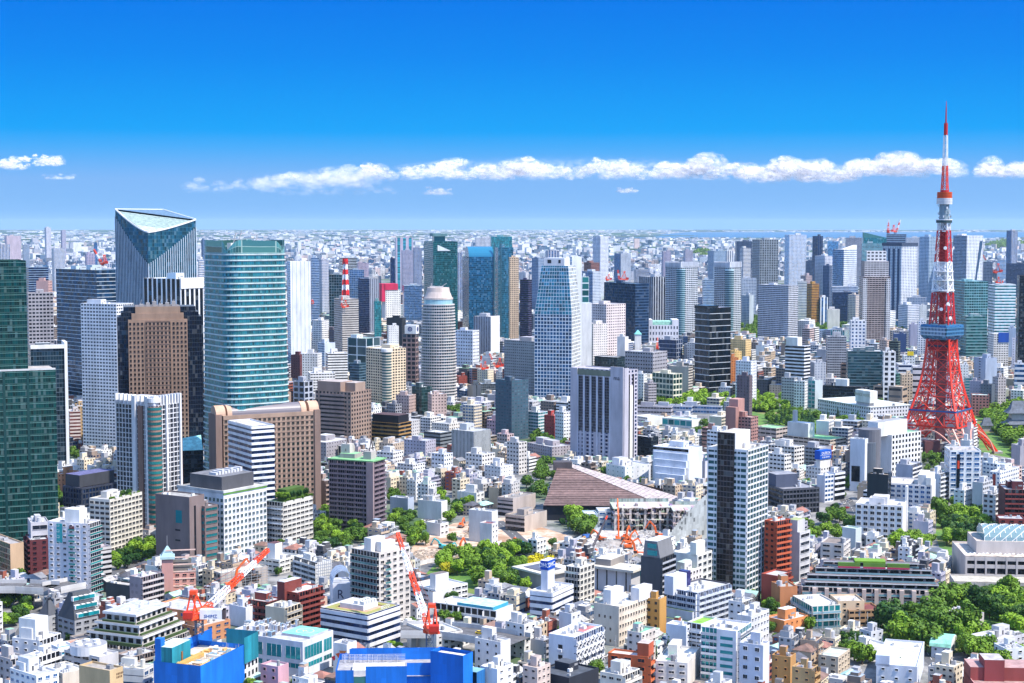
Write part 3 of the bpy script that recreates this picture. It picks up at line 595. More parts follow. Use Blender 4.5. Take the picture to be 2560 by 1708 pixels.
for x0 in (0,o.W*.85): m.fquad((x0,-1.2),(x0+o.W*.15,-1.2),0,o.h-3,(.78,.76,.76),(.06,.05,.06),4,3.3,.6,.5); 
m.build('corner_bay',o.root)
AT('navy and white striped tower with dark cap left of the lattice tower',(1045,1220,1364,412,-3650),(.72,.74,.78),(.04,.10,.2),R='flat',Ls='flat',wf=.62,hf=.5,bay=5,a=48,roofc=(.08,.1,.16))
o=BLD[-1]; lbox(o,'dark_cap',-.02,1.02,-.02,1.02,o.h-2,o.h+5,(.05,.07,.12)); m=MB()
for k in range(4): m.box(-.6,0,o.L*(.1+k*.25),o.L*(.1+k*.25)+6,0,o.h-8,(.02,.05,.12))
m.build('dark_strip',o.root)
AT('faceted blue and white tower half hidden left of the lattice tower',(1382,1470,1545,335,-3900),(.42,.55,.68),(.03,.10,.2),wf=.7,hf=.5,bay=5,a=40)
AT('faceted blue and white twin tower right of the lattice tower',(1690,1815,1962,325,-3850),(.80,.82,.86),(.03,.10,.2),R='flat',Ls='glass',wf=.62,hf=.5,bay=5,a=46)
o=BLD[-1]; m=MB(); m.prism([(o.W*.30,-.8),(o.W*.34,-.8),(o.W*.34,0),(o.W*.30,0)],0,o.h*.93,(.04,.1,.2),tp=[(o.W*.8,-.8),(o.W*.97,-.8),(o.W*.97,0),(o.W*.8,0)],m=GLASS); m.build('slanted_strip',o.root)
OB('wedge topped green exhibition block on the right skyline',(858,870,1082,345,-5200),(.04,.2,.22),gT,R='glass',a=5,pent=0,roofc=(.4,.45,.4))
o=BLD[-1]; m=MB(); m.prism([(0,0),(o.W,0),(o.W,30),(0,30)],o.h,o.h+17,(.05,.22,.22),tp=[(0,0),(2,0),(2,30),(0,30)]); m.build('wedge_roof',o.root)
OB('unfinished navy tower under two distant red cranes',(1078,1085,1262,312,-5400),(.2,.3,.42),gN,R='flat',wf=1.1,hf=.5,fl=6,a=4,pent=0)
UC=BLD[-1]
OB('teal glass low block before the wedge topped block',(912,918,1082,360,-4700),(.06,.25,.3),gT,R='glass',a=4)
OB('pale stepped block right of the unfinished navy tower',(1255,1260,1385,345,-5000),(.6,.62,.66),gB,wf=.5,hf=.5,a=4)
OB('low teal long block behind the pale blue box',(855,860,1052,395,-4300),(.3,.45,.5),gT,wf=1.1,hf=.5,a=4)
AT('grey ribbed tower alone near the right edge',(2175,2222,2278,280,-4800),(.5,.5,.54),gB,R='flat',Ls='glass',wf=.6,hf=1.1,bay=5,a=40)
OB('navy base block below the ribbed tower near the right edge',(2165,2170,2345,580,-4300),(.04,.07,.13),gN,wf=.8,hf=.6,a=4)
OB('pale office behind a red crane near the right edge',(2090,2095,2172,545,-4200),(.6,.62,.64),gS,wf=1.1,hf=.5,a=4)
OB('navy gridded office right of the faceted twin tower',(1958,1965,2050,565,-3700),(.2,.25,.32),gN,wf=.8,hf=.6,a=4)
OT('green glass tower block right of the lattice tower deck',(1690,1795,2008,742,-2600),(.22,.42,.46),(.01,.12,.13),R='flat',Ls='flat',wf=.86,hf=.7,bay=4,fl=4.4,a=20,pent=1,roofc=(.3,.5,.55))
OT('white and teal office with rounded right end near the right edge',(2012,2072,2262,775,-2500),(.78,.82,.82),(.03,.22,.26),R='flat',Ls='flat',wf=1.1,hf=.5,fl=4.6,a=18,pent=0,roofc=(.5,.6,.6))
o=BLD[-1]; lbox(o,'plant_screen',.25,1.0,.1,.9,o.h-1,o.h+1,(.5,.55,.58)); lbox(o,'white_belt',-.01,1.01,-.02,.5,o.h-93,o.h-78,W)
OT('black tower cut by the right edge of the view',(2288,2294,2460,690,-2150),(.03,.03,.045),gK,R='glass',Ls='glass',a=6,dep=30)
OB('dark glass midrise at the foot of the green glass block',(1775,1810,2000,1060,-2420),(.16,.3,.32),(.015,.12,.12),wf=1.1,hf=.6,fl=4.4,a=20)
AT('slim white tower left of the beige residential tower',(748,758,892,1100,-2450),(.80,.80,.82),gB,R='flat',wf=.5,hf=.5,bay=6,fl=5.4,a=6)
OB('grey grid office with white roof edge left of the slim white tower',(538,545,716,1245,-2150),(.36,.37,.40),(.06,.07,.10),R='flat',wf=.85,hf=.5,bay=3,fl=3.2,a=6,pent=1)
OB('black and white banded office with white roof box',(157,330,387,1332,-1990),(.80,.80,.84),gK,R='flat',Ls='flat',wf=1.1,hf=.55,fl=4.4,a=60,pent=0)
o=BLD[-1]; lbox(o,'roof_box',.0,.7,.35,.95,o.h-.5,o.h+10,W)
OB('long dark teal glass office before the river park',(722,730,1047,1378,-1980),(.08,.14,.17),(.015,.07,.09),R='flat',wf=1.1,hf=.7,a=4,pent=2,dep=30)
OB('white office with grid windows right of the long dark teal office',(1047,1055,1165,1385,-1900),W,gD,wf=.55,hf=.6,bay=6,fl=6,a=5)
OB('white slab hospital-like block by the river with blue sign',(1188,1275,1382,955,-3150),(.7,.72,.76),gB,wf=.8,hf=.45,a=40)
OB('white square block right of the river slab',(1380,1385,1448,962,-3100),W,gD,wf=.2,hf=.3,a=4)
OB('grey gridded block behind the river slab',(1270,1275,1450,890,-3500),(.4,.44,.5),gB,wf=.6,hf=.5,a=4)
AT('beige striped block left of the beige residential tower by the river',(735,800,832,865,-3250),(.62,.52,.44),gB,wf=.6,hf=.5)
OB('white blue-sided block on the river bank',(442,480,546,888,-3350),(.72,.74,.78),gB,wf=.5,hf=1.1,bay=8)
OB('navy long low hall on the river bank',(585,590,818,845,-3450),(.05,.09,.17),gN,R='glass',a=4)
OB('pale low hall beside the river with flat roof',(540,545,655,1000,-3200),(.75,.7,.64),gD,R='blank',a=4)
OB('white stepped low offices above the navy hall',(575,585,822,790,-3600),(.62,.66,.72),gB,wf=1.1,hf=.45,a=4)
OB('navy low hall with white roof rim at the park edge',(1142,1148,1262,1218,-2600),(.02,.06,.18),gN,R='blank',a=4,roofc=W)
OB('mauve hall with blue flank at the park edge',(1285,1300,1372,1135,-2700),(.42,.42,.55),(.02,.06,.3),R='blank',a=10)
AT('white grid block half behind the lattice tower deck',(1363,1370,1440,1110,-2480),(.74,.74,.78),gB,wf=.5,hf=.5,a=5)
OB('white billboard building with blue panels near the right edge',(2010,2060,2195,1222,-2330),(.72,.70,.66),gD,wf=.6,hf=.4,a=18,pent=0)
o=BLD[-1]; lbox(o,'blue_billboard',.3,1.0,-.03,.0,o.h-12,o.h+2,(.01,.08,.4))
OB('lavender slim tower near the right edge before the black tower',(2225,2230,2275,1262,-2250),(.7,.68,.76),gD,wf=.3,hf=.3,a=4)
OB('pale blue slab near the right edge',(2195,2200,2275,1172,-2450),(.42,.5,.62),gB,R='blank',a=4)
OB('tan midrise with dark windows left of the lattice tower deck',(1030,1085,1122,1280,-2380),(.6,.45,.38),gD,wf=.5,hf=.5)
OB('dark low building with green terraces by the lattice tower',(1120,1190,1208,1290,-2300),(.14,.16,.12),gK,wf=1.1,hf=.5)
B('shop_building','low building carrying a yellow billboard left of the lattice tower',(1225,1240,1340,1420,-2050),(.7,.72,.70),gD,wf=.4,hf=.4,a=8,pent=0)
o=BLD[-1]; m=MB(); m.box(o.W*.3,o.W*.88,-.5,.3,o.h,o.h+5.5,(.85,.62,.02)); m.build('yellow_billboard',o.root)
tile(3,1)
OB('brown hotel block with long dark slots behind the white long hotel',(662,1040,1052,85,-2050),(.27,.175,.13),gK,R='flat',Ls='flat',wf=.8,hf=.4,bay=13,fl=5.5,a=74,pent=0,roofc=(.4,.32,.28))
o=BLD[-1]; lbox(o,'roof_plant',.1,.9,.2,.85,o.h-1,o.h+4,(.5,.54,.6))
OB('tan low block with balcony behind the white long hotel',(960,1225,1275,282,-1890),(.42,.31,.22),gK,wf=.8,hf=.35,bay=20,fl=9,a=70,roofc=(.6,.5,.42))
OB('black glass office behind the white long hotel',(500,905,912,285,-1880),(.03,.05,.08),gK,R='glass',Ls='glass',a=76,roofc=(.5,.5,.5))
o=BLD[-1]; lbox(o,'roof_box',.1,.9,.45,.72,o.h,o.h+8,W)
OB('grey concrete office with small windows by the park trees',(124,240,256,200,-1880),(.5,.5,.5),gD,wf=.6,hf=.45,a=70)
OB('white little office right of the grey concrete office',(256,335,350,232,-1860),W,gD,wf=.5,hf=.5,a=70)
OB('teal glass office by the park trees',(350,430,498,225,-1880),(.5,.56,.58),gT,R='blank',Ls='flat',wf=.85,hf=.7,bay=5,fl=5)
OB('grey slim tower with pale right side',(405,425,530,60,-2000),(.5,.52,.58),gB,R='flat',Ls='blank',wf=.3,hf=.4,a=20)
OB('emerald fronted block left of the lattice tower',(1070,1170,1208,165,-1950),(.2,.4,.36),gG,R='glass',Ls='flat',wf=1.1,hf=.6,a=64)
OB('cream low apartments right of the emerald block',(1205,1220,1320,170,-1930),(.74,.56,.38),gD,wf=.4,hf=.5,a=8)
OB('white office with black bands left of the lattice tower',(1165,1190,1320,75,-2020),(.78,.78,.8),gN,wf=1.1,hf=.45,fl=6,a=8)
OB('pale office behind the lower lattice of the tower',(1315,1320,1530,95,-1950),(.62,.58,.6),gD,wf=1.1,hf=.35,fl=7,a=4)
OB('blue grey blank slab right of the lattice tower',(1880,1985,2090,20,-2050),(.36,.42,.54),gD,R='blank',Ls='flat',wf=.15,hf=.3,bay=18,a=40)
OB('mauve blank block right of the lattice tower foot',(1862,1945,1968,230,-1850),(.42,.38,.44),gD,R='blank',Ls='flat',wf=.2,hf=.2)
OB('charcoal slab right of the lattice tower foot',(1968,2040,2066,260,-1820),(.10,.12,.15),gD,R='blank',Ls='flat',wf=.3,hf=.3)
AB('beige grey apartments with small windows right of the charcoal slab',(2066,2100,2160,195,-1850),(.52,.46,.46),gD,wf=.4,hf=.4)
B('school','brick low school with pale roof at the edge of the tower park',(1855,1862,2018,355,-1810),(.35,.15,.13),gD,wf=.5,hf=.5,a=4,roofc=(.5,.62,.6),pent=0)
OB('white office row at the far right edge',(2245,2250,2345,70,-2050),(.72,.72,.75),gB,wf=1.1,hf=.5,fl=6,a=4)
OB('slim white building right of the lattice tower',(1745,1752,1805,80,-2000),W,gD,wf=.3,hf=.4,a=4)
OB('teal grey building beside the lattice tower',(1790,1800,1865,200,-1880),(.3,.36,.36),gT,wf=1.1,hf=.5,a=6)
# white long hotel
B('hotel','long white hotel with a green edged roof behind the lattice tower',(278,935,1300,470,-1750),(.66,.66,.70),gD,R='flat',Ls='flat',wf=.42,hf=.5,bay=4,fl=3.6,a=38,pent=0,roofc=(.74,.76,.74),edge=(.75,.75,.74))
PH=BLD[-1]
B('school','school with bright green roof, white box and tan banded side',(135,568,715,765,-1530),(.62,.52,.42),gD,R='flat',Ls='flat',wf=.9,hf=.4,bay=6,fl=4,a=56,pent=0,roofc=(.22,.55,.26))
o=BLD[-1]; m=MB(); m.box(o.W*.05,o.W*.45,o.L*.48,o.L*.92,o.h-1,o.h+13,(.68,.70,.66),PLAIN,mt=ROOF,ct=W); m.build('white_box',o.root); m=MB(); m.box(o.W*.2,o.W*.2+3.5,o.L*.8,o.L*.8+3.5,o.h,o.h+24,(.5,.52,.5)); m.build('chimney',o.root)
B('school','green roofed school wing left of the white boxed school',(-120,75,192,660,-1600),(.5,.42,.38),gD,wf=.9,hf=.4,bay=6,fl=4,a=56,pent=0,roofc=(.3,.58,.3))
AB('white terraced apartments left of the blue sign',(0,240,330,830,-1400),(.76,.73,.68),gD,R='flat',Ls='flat',wf=.7,hf=.45,a=56,pent=2)
AB('white balconied apartments below the terraced ones',(-20,150,205,900,-1330),(.78,.76,.72),gD,R='flat',Ls='flat',wf=.7,hf=.4,a=56,pent=1)
OB('grey low school hall with white roof rim behind the blue sign',(325,470,575,840,-1430),(.36,.37,.42),gD,R='blank',Ls='flat',wf=.8,hf=.4,a=56)
# white complex with grey cylinder
OB('white office with black square windows and green roof by the tower',(898,1130,1395,720,-1335),(.78,.77,.75),gK,R='flat',Ls='blank',wf=.55,hf=.55,bay=4.6,fl=4.4,a=54,pent=0,roofc=(.28,.58,.3))
NOA=BLD[-1]; o=NOA; m=MB(); m.box(-14,o.W*.65,o.L*.15,o.L*.55,o.h-1,o.h+11,(.8,.8,.8),PLAIN,mt=ROOF,ct=(.35,.35,.36)); m.build('plant_storey',o.root)
OB('white slab with tall black glass inset beside a grey cylinder',(750,885,900,760,-1290),(.74,.76,.80),gK,R='blank',Ls='blank',a=60,pent=0,roofc=(.7,.65,.6))
o=BLD[-1]; m=MB(); tbox(m,face_tr(o,'L')[0],o.L*.12,o.L*.68,0,.3,8,o.h-22,gK,GLASS); m.build('glass_inset',o.root)
m=MB(); m.cyl(o.W+13,3,9,9,0,o.h+6,(.16,.16,.18),24,PLAIN); m.build('grey_cylinder',o.root)
m=MB(); m.cyl(o.W+4,1,6,6,0,o.h-4,(.10,.12,.15),20); m.build('dark_cylinder',o.root)
AB('grey stepped apartments with white balconies in front of the white office',(1168,1305,1392,995,-1240),(.50,.50,.55),gD,R='balc',Ls='blank',wf=.6,bay=5,a=56,bc=W,bgl=False)
OB('dark grey office with blue rooftop screen and glazed face',(-60,135,468,1215,-1190),(.10,.105,.13),gK,R='grid',Ls='band',wf=.86,hf=.7,bay=2.8,fl=3.9,a=44,pent=0,units=8,roofc=(.3,.3,.34),yr=1195)
o=BLD[-1]; lbox(o,'plant_screen',.02,.62,.35,.8,o.h-1,o.h+9,(.085,.10,.15),ct=(.3,.3,.33))
OB('white office with black window bands and blue emblem',(560,608,702,1065,-1250),(.75,.75,.80),gK,R='band',Ls='blank',wf=1,hf=.6,fl=4.2,a=40,pent=1)
OB('white narrow block under the blue sign',(345,480,555,1020,-1330),(.78,.77,.75),gD,R='flat',Ls='flat',wf=.4,hf=.4,a=50,pent=0)
o=BLD[-1]; SB=o
m=MB(); m.box(o.W*.1,o.W*.1+13,1.5,6,o.h-.8,o.h+6.5,W); m.build('sign_base',o.root)
m=MB(); m.box(o.W*.1-1,o.W*.1+13.5,.8,6.5,o.h+6.5,o.h+13.8,(.005,.10,.55)); m.build('blue_sign',o.root)
OB('slim white slab with blue zigzag left of the black banded office',(468,520,600,1090,-1240),(.76,.76,.8),gB,R='flat',Ls='blank',wf=.8,hf=.5,a=40,pent=0)
OB('dark glass low block in front of the grey cylinder',(905,1095,1118,1085,-1180),(.03,.04,.045),gK,R='glass',Ls='blank',a=60,pent=1,roofc=(.6,.5,.42))
B('hotel','tall white hotel slab with punched windows, rear of two',(1060,1492,1530,1180,-1190),(.82,.80,.80),gB,R='blank',Ls='win',wf=.62,hf=.55,bay=4.2,fl=3.6,a=70,pent=0,units=3,roofc=(.6,.55,.5))
o=BLD[-1]; lbox(o,'stair_tower',.0,1,.02,.12,o.h-1,o.h+6,W); lbox(o,'plant_room',.1,.9,.12,.3,o.h-1,o.h+7,W)
B('hotel','white hotel slab with punched windows and rounded end, front of two',(800,1228,1268,1368,-1090),(.82,.80,.80),gD,R='blank',Ls='win',wf=.6,hf=.55,bay=4.2,fl=3.6,a=70,pent=2,units=4,roofc=(.62,.58,.54))
o=BLD[-1]; lbox(o,'fin_wall',.85,1.02,-.02,.03,0,o.h+10,W)
OB('white gridded office with a black slit under the tower legs',(1612,1660,1942,860,-1235),(.78,.79,.82),gB,R='win',Ls='flat',wf=.62,hf=.5,bay=6,fl=4,a=10,dep=24,pent=0,units=3,roofc=(.5,.45,.42))
o=BLD[-1]; m=MB(); tbox(m,face_tr(o,'R')[0],o.W*.22,o.W*.33,0,.4,0,o.h-3,gK,GLASS); m.build('black_slit',o.root); m=MB(); tbox(m,face_tr(o,'R')[0],o.W*.245,o.W*.31,.4,.6,o.h-14,o.h-8,(.7,.06,.02)); m.build('red_sign',o.root)
AB('maroon brick hotel with stepped terraces at the right edge',(2150,2158,2420,1215,-1100),MAR,gK,R='balc',Ls='blank',wf=.6,a=10,dep=24,bay=5,bc=(.28,.06,.05),bgl=False,pent=2)
OB('maroon wing with arched gate at the right edge',(2095,2105,2345,1480,-1075),(.24,.05,.045),gK,R='win',a=8,dep=14,wf=.4,hf=.4,bay=5,pent=0)
o=BLD[-1]; m=MB(); m.cyl(0,0,6,6,0,1,W,20); q=m.build('arch_gate',o.root,(o.W*.46,-.3,3)); q.rotation_euler=(math.pi/2,0,0)
AB('pale apartments with flat roof left of the maroon hotel',(1975,2060,2140,1265,-1130),(.72,.70,.68),gD,R='balc',Ls='flat',a=50)
AB('grey white building with blue side right of the white gridded office',(1890,1960,2050,1155,-1170),(.6,.6,.62),gD,R='flat',Ls='blank',a=50)
AB('white stepped apartments with a red panel near the right edge',(2020,2115,2290,1060,-1260),(.80,.80,.80),gB,R='flat',Ls='flat',wf=.5,hf=.4,a=50,pent=1)
o=BLD[-1]; m=MB(); tbox(m,face_tr(o,'L')[0],o.L*.3,o.L*.6,0,.3,4,o.h-2,(.3,.04,.035)); m.build('red_panel',o.root)
AB('pinkish small block with orange roof room near the right edge',(2190,2240,2305,1010,-1300),(.68,.5,.46),gD,a=50)
OB('pale teal office behind the white stepped apartments',(2020,2090,2185,985,-1330),(.7,.76,.78),gB,wf=.6,hf=.4,a=50)
AB('white apartments between the two white hotel slabs and the gridded office',(1475,1560,1640,1075,-1230),(.76,.76,.78),gD,R='balc',Ls='blank',a=50)
AB('white low block at the foot of the gridded office',(1712,1790,1895,1225,-1175),(.80,.79,.78),gD,wf=.4,hf=.3,a=50)
OB('grey slab cut by the right edge near the temple',(2285,2300,2420,820,-1400),(.42,.4,.44),gD,R='blank',a=30)
tile(2,1)
OB('grey lavender high-rise with tall black window strips and emblem',(540,1020,1146,135,-1421),(.52,.49,.55),gN,R='flat',Ls='flat',wf=.5,hf=.6,bay=5,a=56,pent=0,roofc=(.5,.46,.48))
LAV=BLD[-1]
OB('golden edged glass office with white grid left of the black glass tower',(1278,1470,1552,165,-1900),(.70,.66,.52),gG,R='flat',Ls='flat',wf=.82,hf=.7,bay=6,fl=6,a=48,roofc=(.65,.62,.5))
OB('tan striped office left of the black glass tower',(1430,1610,1650,98,-1980),(.50,.44,.38),gD,R='flat',Ls='blank',wf=1.1,hf=.4,a=66)
AB('white apartments with round windows right of the lavender high-rise',(1145,1200,1226,165,-1950),(.8,.79,.77),gD,wf=.4,hf=.4)
OB('grey pink block beside the golden edged office',(1225,1245,1292,250,-1880),(.4,.36,.38),gD,wf=.9,hf=.35)
OB('tall white office with little windows right of the black glass tower',(2040,2180,2232,50,-1880),(.78,.78,.82),gD,wf=.4,hf=.4,a=60)
OB('plum brown slim block right of the black glass tower',(2050,2165,2180,182,-1790),(.15,.11,.13),gK,wf=.3,hf=.3,a=70)
B('school','long grey school wing with dark windows, left end of the row',(1145,1450,1456,465,-1820),(.45,.42,.46),gD,wf=.9,hf=.35,fl=5,a=78,pent=2,dep=60)
B('school','grey blue school wing, middle of the row',(1452,1635,1645,462,-1830),(.4,.43,.5),gB,wf=.9,hf=.45,fl=5,a=78,dep=50)
B('school','grey blue school wing, right end of the row',(1648,1905,1915,462,-1830),(.45,.48,.55),gB,wf=.9,hf=.45,fl=5,a=78,dep=60)
B('school','white gymnasium with pale green roof above the green court',(1370,1640,1720,585,-1720),(.74,.74,.70),gT,R='blank',Ls='flat',wf=.9,hf=.6,bay=8,fl=8,a=58,pent=0,roofc=(.55,.72,.55))
B('school','white school hall with slanted roof left of the gymnasium',(1145,1235,1385,560,-1740),(.78,.77,.74),gD,R='blank',Ls='flat',wf=.8,hf=.3,a=40,pent=0,roofc=(.74,.74,.7))
AB('pink brown stepped apartments, right part with white windows',(1975,2180,2245,560,-1530),(.40,.21,.18),gD,R='flat',Ls='flat',wf=.62,hf=.42,bay=3.4,fl=3.2,a=62,pent=2,roofc=(.5,.36,.32))
PKA=BLD[-1]; o=PKA; m=MB(); m.box(-6,0,o.L*.55,o.L,0,o.h+9,(.38,.2,.17)); m.build('stair_block',o.root); lbox(o,'roof_house',.05,.95,.6,1,o.h,o.h+16,(.5,.27,.23))
AB('pink brown low terraces left of the stepped apartments',(1732,1850,1900,660,-1500),(.36,.2,.17),gD,wf=1.1,hf=.4,a=60)
OB('white stepped block with red roof sign in front of the pink brown apartments',(1835,1900,1985,690,-1330),(.80,.79,.78),gD,wf=.8,hf=.4,a=50)
OB('black glass block behind the stepped black banded office',(1095,1270,1330,742,-1450),(.02,.035,.045),gK,R='glass',Ls='glass',a=50,pent=0)
AB('teal and white apartments left of the lavender high-rise',(148,240,325,515,-1620),(.72,.76,.78),gT,R='flat',Ls='flat',wf=.9,hf=.5,a=50)
AB('red brick narrow block with white braces left of the lavender high-rise',(325,385,425,545,-1600),(.5,.07,.06),gD,wf=.3,hf=.3,a=50)
AB('white narrow apartments with black windows left of the lavender high-rise',(408,470,538,512,-1580),(.8,.8,.8),gD,wf=.6,hf=.3,a=40)
OB('long low stone wall block behind the trees left of the lavender high-rise',(138,360,545,830,-1500),(.42,.38,.42),gD,wf=.3,hf=.4,a=36,pent=2)
AB('tall slim pale block at the left of the big brown roof',(-5,62,136,790,-1380),(.66,.62,.58),gD,R='flat',Ls='flat',wf=.5,hf=.4,a=50)
OB('white curved showroom with teal glass left end',(858,1030,1265,1010,-1330),(.80,.80,.82),gT,R='flat',Ls='flat',wf=.12,hf=.3,bay=6,fl=4,a=40,pent=2)
OB('stepped white office with long black window bands',(1285,1610,1735,850,-1300),(.74,.78,.86),gK,R='blank',Ls='band',wf=1,hf=.58,fl=3.9,a=60,pent=2,units=5,roofc=(.66,.64,.62))
STP=BLD[-1]
OB('plain white slab right of the stepped white office',(1700,1760,1800,960,-1330),(.72,.72,.8),gD,R='blank',a=50)
AT('dark glass and white gridded tower with a black central shaft',(1787,2145,2332,855,-920),(.80,.80,.80),(.02,.09,.10),R='grid',Ls='flat',wf=.90,hf=.74,bay=4.3,fl=3.45,yr=800,pent=0,units=6,roofc=(.62,.55,.48))
BT=BLD[-1]
tile(1,1)
AB('beige planted apartments with a leafy roof box',(95,245,518,1335,-1060),(.66,.62,.56),gD,R='win',Ls='balc',wf=.8,hf=.42,bay=4.6,fl=3.3,yr=1270,pent=0,units=0,top=1.4,bc=(.45,.5,.55),edge=(.25,.32,.33),roofc=(.2,.3,.1))
RG2=BLD[-1]
AB('dark plum slab apartments with a green roof',(670,1062,1175,965,-1120),(.34,.25,.27),(.02,.018,.03),R='balc',Ls='balc',wf=.8,hf=.6,bay=3.4,fl=3.25,a=66,pent=0,units=0,bc=(.22,.17,.2),bgl=False,roofc=(.25,.5,.24),edge=(.3,.55,.3))
PLUM=BLD[-1]
OB('grey concrete hall with domed plant behind the dark plum slab',(430,640,870,790,-1440),(.36,.33,.35),gD,R='flat',Ls='flat',wf=.3,hf=.3,a=50,pent=1,roofc=(.62,.6,.58))
OB('silver finned office with a grey glass right side',(1783,1985,2140,690,-1440),(.55,.57,.58),(.1,.12,.13),R='flat',Ls='flat',wf=.5,hf=1.1,bay=1.6,a=50,pent=1,units=2)
OB('grey lavender office with square windows left of the finned office',(1350,1545,1640,775,-1480),(.44,.42,.5),gD,R='flat',Ls='flat',wf=.3,hf=.35,a=55,pent=1)
OB('dark office with faceted white roof left of the finned office',(1530,1680,1790,700,-1530),(.2,.22,.24),gK,wf=1.1,hf=.4,a=50,pent=0,roofc=W)
AB('white apartments with rounded balconies below the grey lavender office',(1640,1715,1795,895,-1400),(.78,.80,.84),gD,wf=.5,hf=.4,a=50)
AB('white low apartments left of the grey lavender office',(1130,1250,1345,880,-1440),(.78,.77,.76),gD,wf=.6,hf=.35,a=56)
AB('white house block with gables right of the dark plum slab',(1350,1430,1540,990,-1380),(.75,.74,.74),gD,wf=.5,hf=.4,a=50)
AB('beige cluster building with roof rooms near the golden banded office',(1130,1250,1350,800,-1500),(.6,.48,.38),gD,wf=.3,hf=.4,a=50,pent=2)
AB('white slanted roof building right of the dark office',(1640,1760,1900,620,-1620),(.72,.68,.62),gD,wf=.4,hf=.4,a=50)
AB('pink apartments with stepped balconies left of the dark blue flecked tower',(2140,2200,2265,590,-1640),(.66,.42,.44),gD,wf=.5,hf=.4,a=50)
AB('pale pink low block below the pink apartments',(2220,2290,2345,715,-1560),(.62,.45,.46),gD,wf=.5,hf=.4,a=50)
AB('white block of houses with many little windows in the centre',(2100,2230,2345,1010,-1340),(.82,.81,.80),gD,wf=.3,hf=.3,a=50,pent=2)
AB('white stacked apartments left of the white block of houses',(1980,2060,2180,900,-1400),(.74,.72,.7),gD,wf=.5,hf=.4,a=50,pent=2)
B('house','white villa with plain walls in the middle of the low houses',(1835,2010,2082,1250,-1240),(.82,.81,.79),gD,R='win',Ls='blank',wf=.5,hf=.3,bay=6,a=56,pent=1)
B('house','plain white wall block above the bend of the road',(1475,1690,1700,1330,-1165),(.82,.81,.78),gD,R='blank',Ls='blank',a=60,pent=1)
B('house','pale blue wall block above the bend of the road',(1222,1385,1395,1300,-1180),(.45,.50,.6),gD,R='blank',Ls='blank',a=60,pent=0)
B('house','white roofed long shed beside the bend of the road',(1555,1680,1755,1530,-1105),(.74,.72,.7),gD,R='win',Ls='blank',wf=.5,hf=.3,bay=5,a=50,pent=0,roofc=(.72,.72,.72))
AB('white tiled block with a maroon roofed annex in the building site',(1940,2150,2165,1420,-1080),(.62,.63,.62),gD,R='blank',Ls='blank',a=60,pent=0,units=2)
B('house','white house with maroon roof in front of the white tiled block',(2040,2150,2185,1530,-1055),(.82,.8,.78),gD,R='win',Ls='blank',wf=.3,hf=.3,bay=5,a=60,pent=0,units=0,roofc=(.3,.09,.09))
AB('brown apartments with stacked balconies left of the dark plum slab',(568,625,665,1140,-1190),(.42,.30,.25),gD,R='balc',Ls='blank',a=50)
tile(2,1)
OB('low black banded hotel wing with hipped roofs in the centre',(-60,115,318,1462,-1120),(.5,.42,.36),(.02,.025,.035),R='blank',Ls='band',wf=1,hf=.6,fl=3.6,a=56,pent=1,units=1,roofc=(.28,.25,.23))
OK1=BLD[-1]
OB('beige hotel wing with slatted balconies beside the black banded wing',(-130,10,215,1300,-1180),(.52,.45,.42),gD,R='blank',Ls='band',a=56,fl=3.6,wf=1,hf=.5,pent=0,roofc=(.3,.27,.25))
# ------------------------------------------------------------ foreground
tile(0,2)
AT('white apartment tower with curved teal balconies at lower left',(435,800,915,115,-915),(.80,.76,.77),gD,R='balc',Ls='win',wf=.42,hf=.36,bay=4.2,fl=3.3,a=60,pent=0,units=4,bc=(.02,.25,.24),yr=80,roofc=(.7,.68,.68))
o=BLD[-1]; lbox(o,'stair_tower',.15,.75,.25,.62,o.h-1,o.h+10,W,ct=W)
m=MB(); tr=face_tr(o,'L')[0]; tbox(m,tr,o.L*.54,o.L*.66,0,.3,40,o.h-2,MAR); tbox(m,tr,o.L*.22,o.L*.36,0,.2,o.h-12,o.h-1,gT,GLASS); m.build('maroon_strip',o.root)
m=MB(); tr=face_tr(o,'L')[0]; tbox(m,tr,o.L*.54,o.L*.70,0,1.3,-.2,0,W); tbox(m,tr,o.L*.54,o.L*.70,1.2,1.3,0,1.0,(.02,.25,.24),GLASS); bm_=m.mesh('balcony')
for k in range(2,13): link('balcony',bm_,o.root,(0,0,k*3.3))
OB('grey office with a roof sign behind the white apartment tower',(270,280,445,105,-985),(.5,.48,.5),gD,R='win',Ls='blank',wf=.8,hf=.4,bay=8,fl=6,a=6,dep=18)
AB('maroon apartments left of the white apartment tower',(212,272,445,265,-975),MAR,gK,R='win',Ls='balc',wf=.34,hf=.4,bay=7,fl=3.4,a=8,dep=20,pent=0)
OB('beige office with green glass end at the left edge',(-120,92,215,300,-960),(.62,.42,.26),gG,R='blank',Ls='glass',a=40,pent=0,units=2,roofc=(.4,.37,.36))
B('car_park','grey layered car park behind the teal balconies',(880,905,1005,330,-960),(.56,.53,.52),gK,R='band',Ls='blank',wf=1,hf=.5,fl=3.2,a=30,pent=0,units=1,roofc=(.5,.4,.42))
AB('mauve apartments with porthole wall and wavy stairs',(1180,1282,1482,605,-900),(.40,.32,.34),gK,R='balc',Ls='blank',fl=3,bay=4,a=58,pent=0,units=3,bc=(.62,.56,.54),bgl=False,roofc=(.72,.7,.66))
o=BLD[-1]; m=MB(); tr=face_tr(o,'L')[0]
for k in range(6):
    for u in (.25,.62):
        c_=[tr(o.L*u+1.0*math.cos(i*.524),.06,o.h-5-k*4+1.0*math.sin(i*.524)) for i in range(12)]; m.face(c_,(.3,.24,.26))
m.build('porthole',o.root)
OB('dark mesh sheeted building left of the porthole wall',(965,1180,1200,680,-905),(.055,.065,.07),gK,R='blank',Ls='blank',a=60,pent=0,units=3,roofc=(.5,.47,.45))
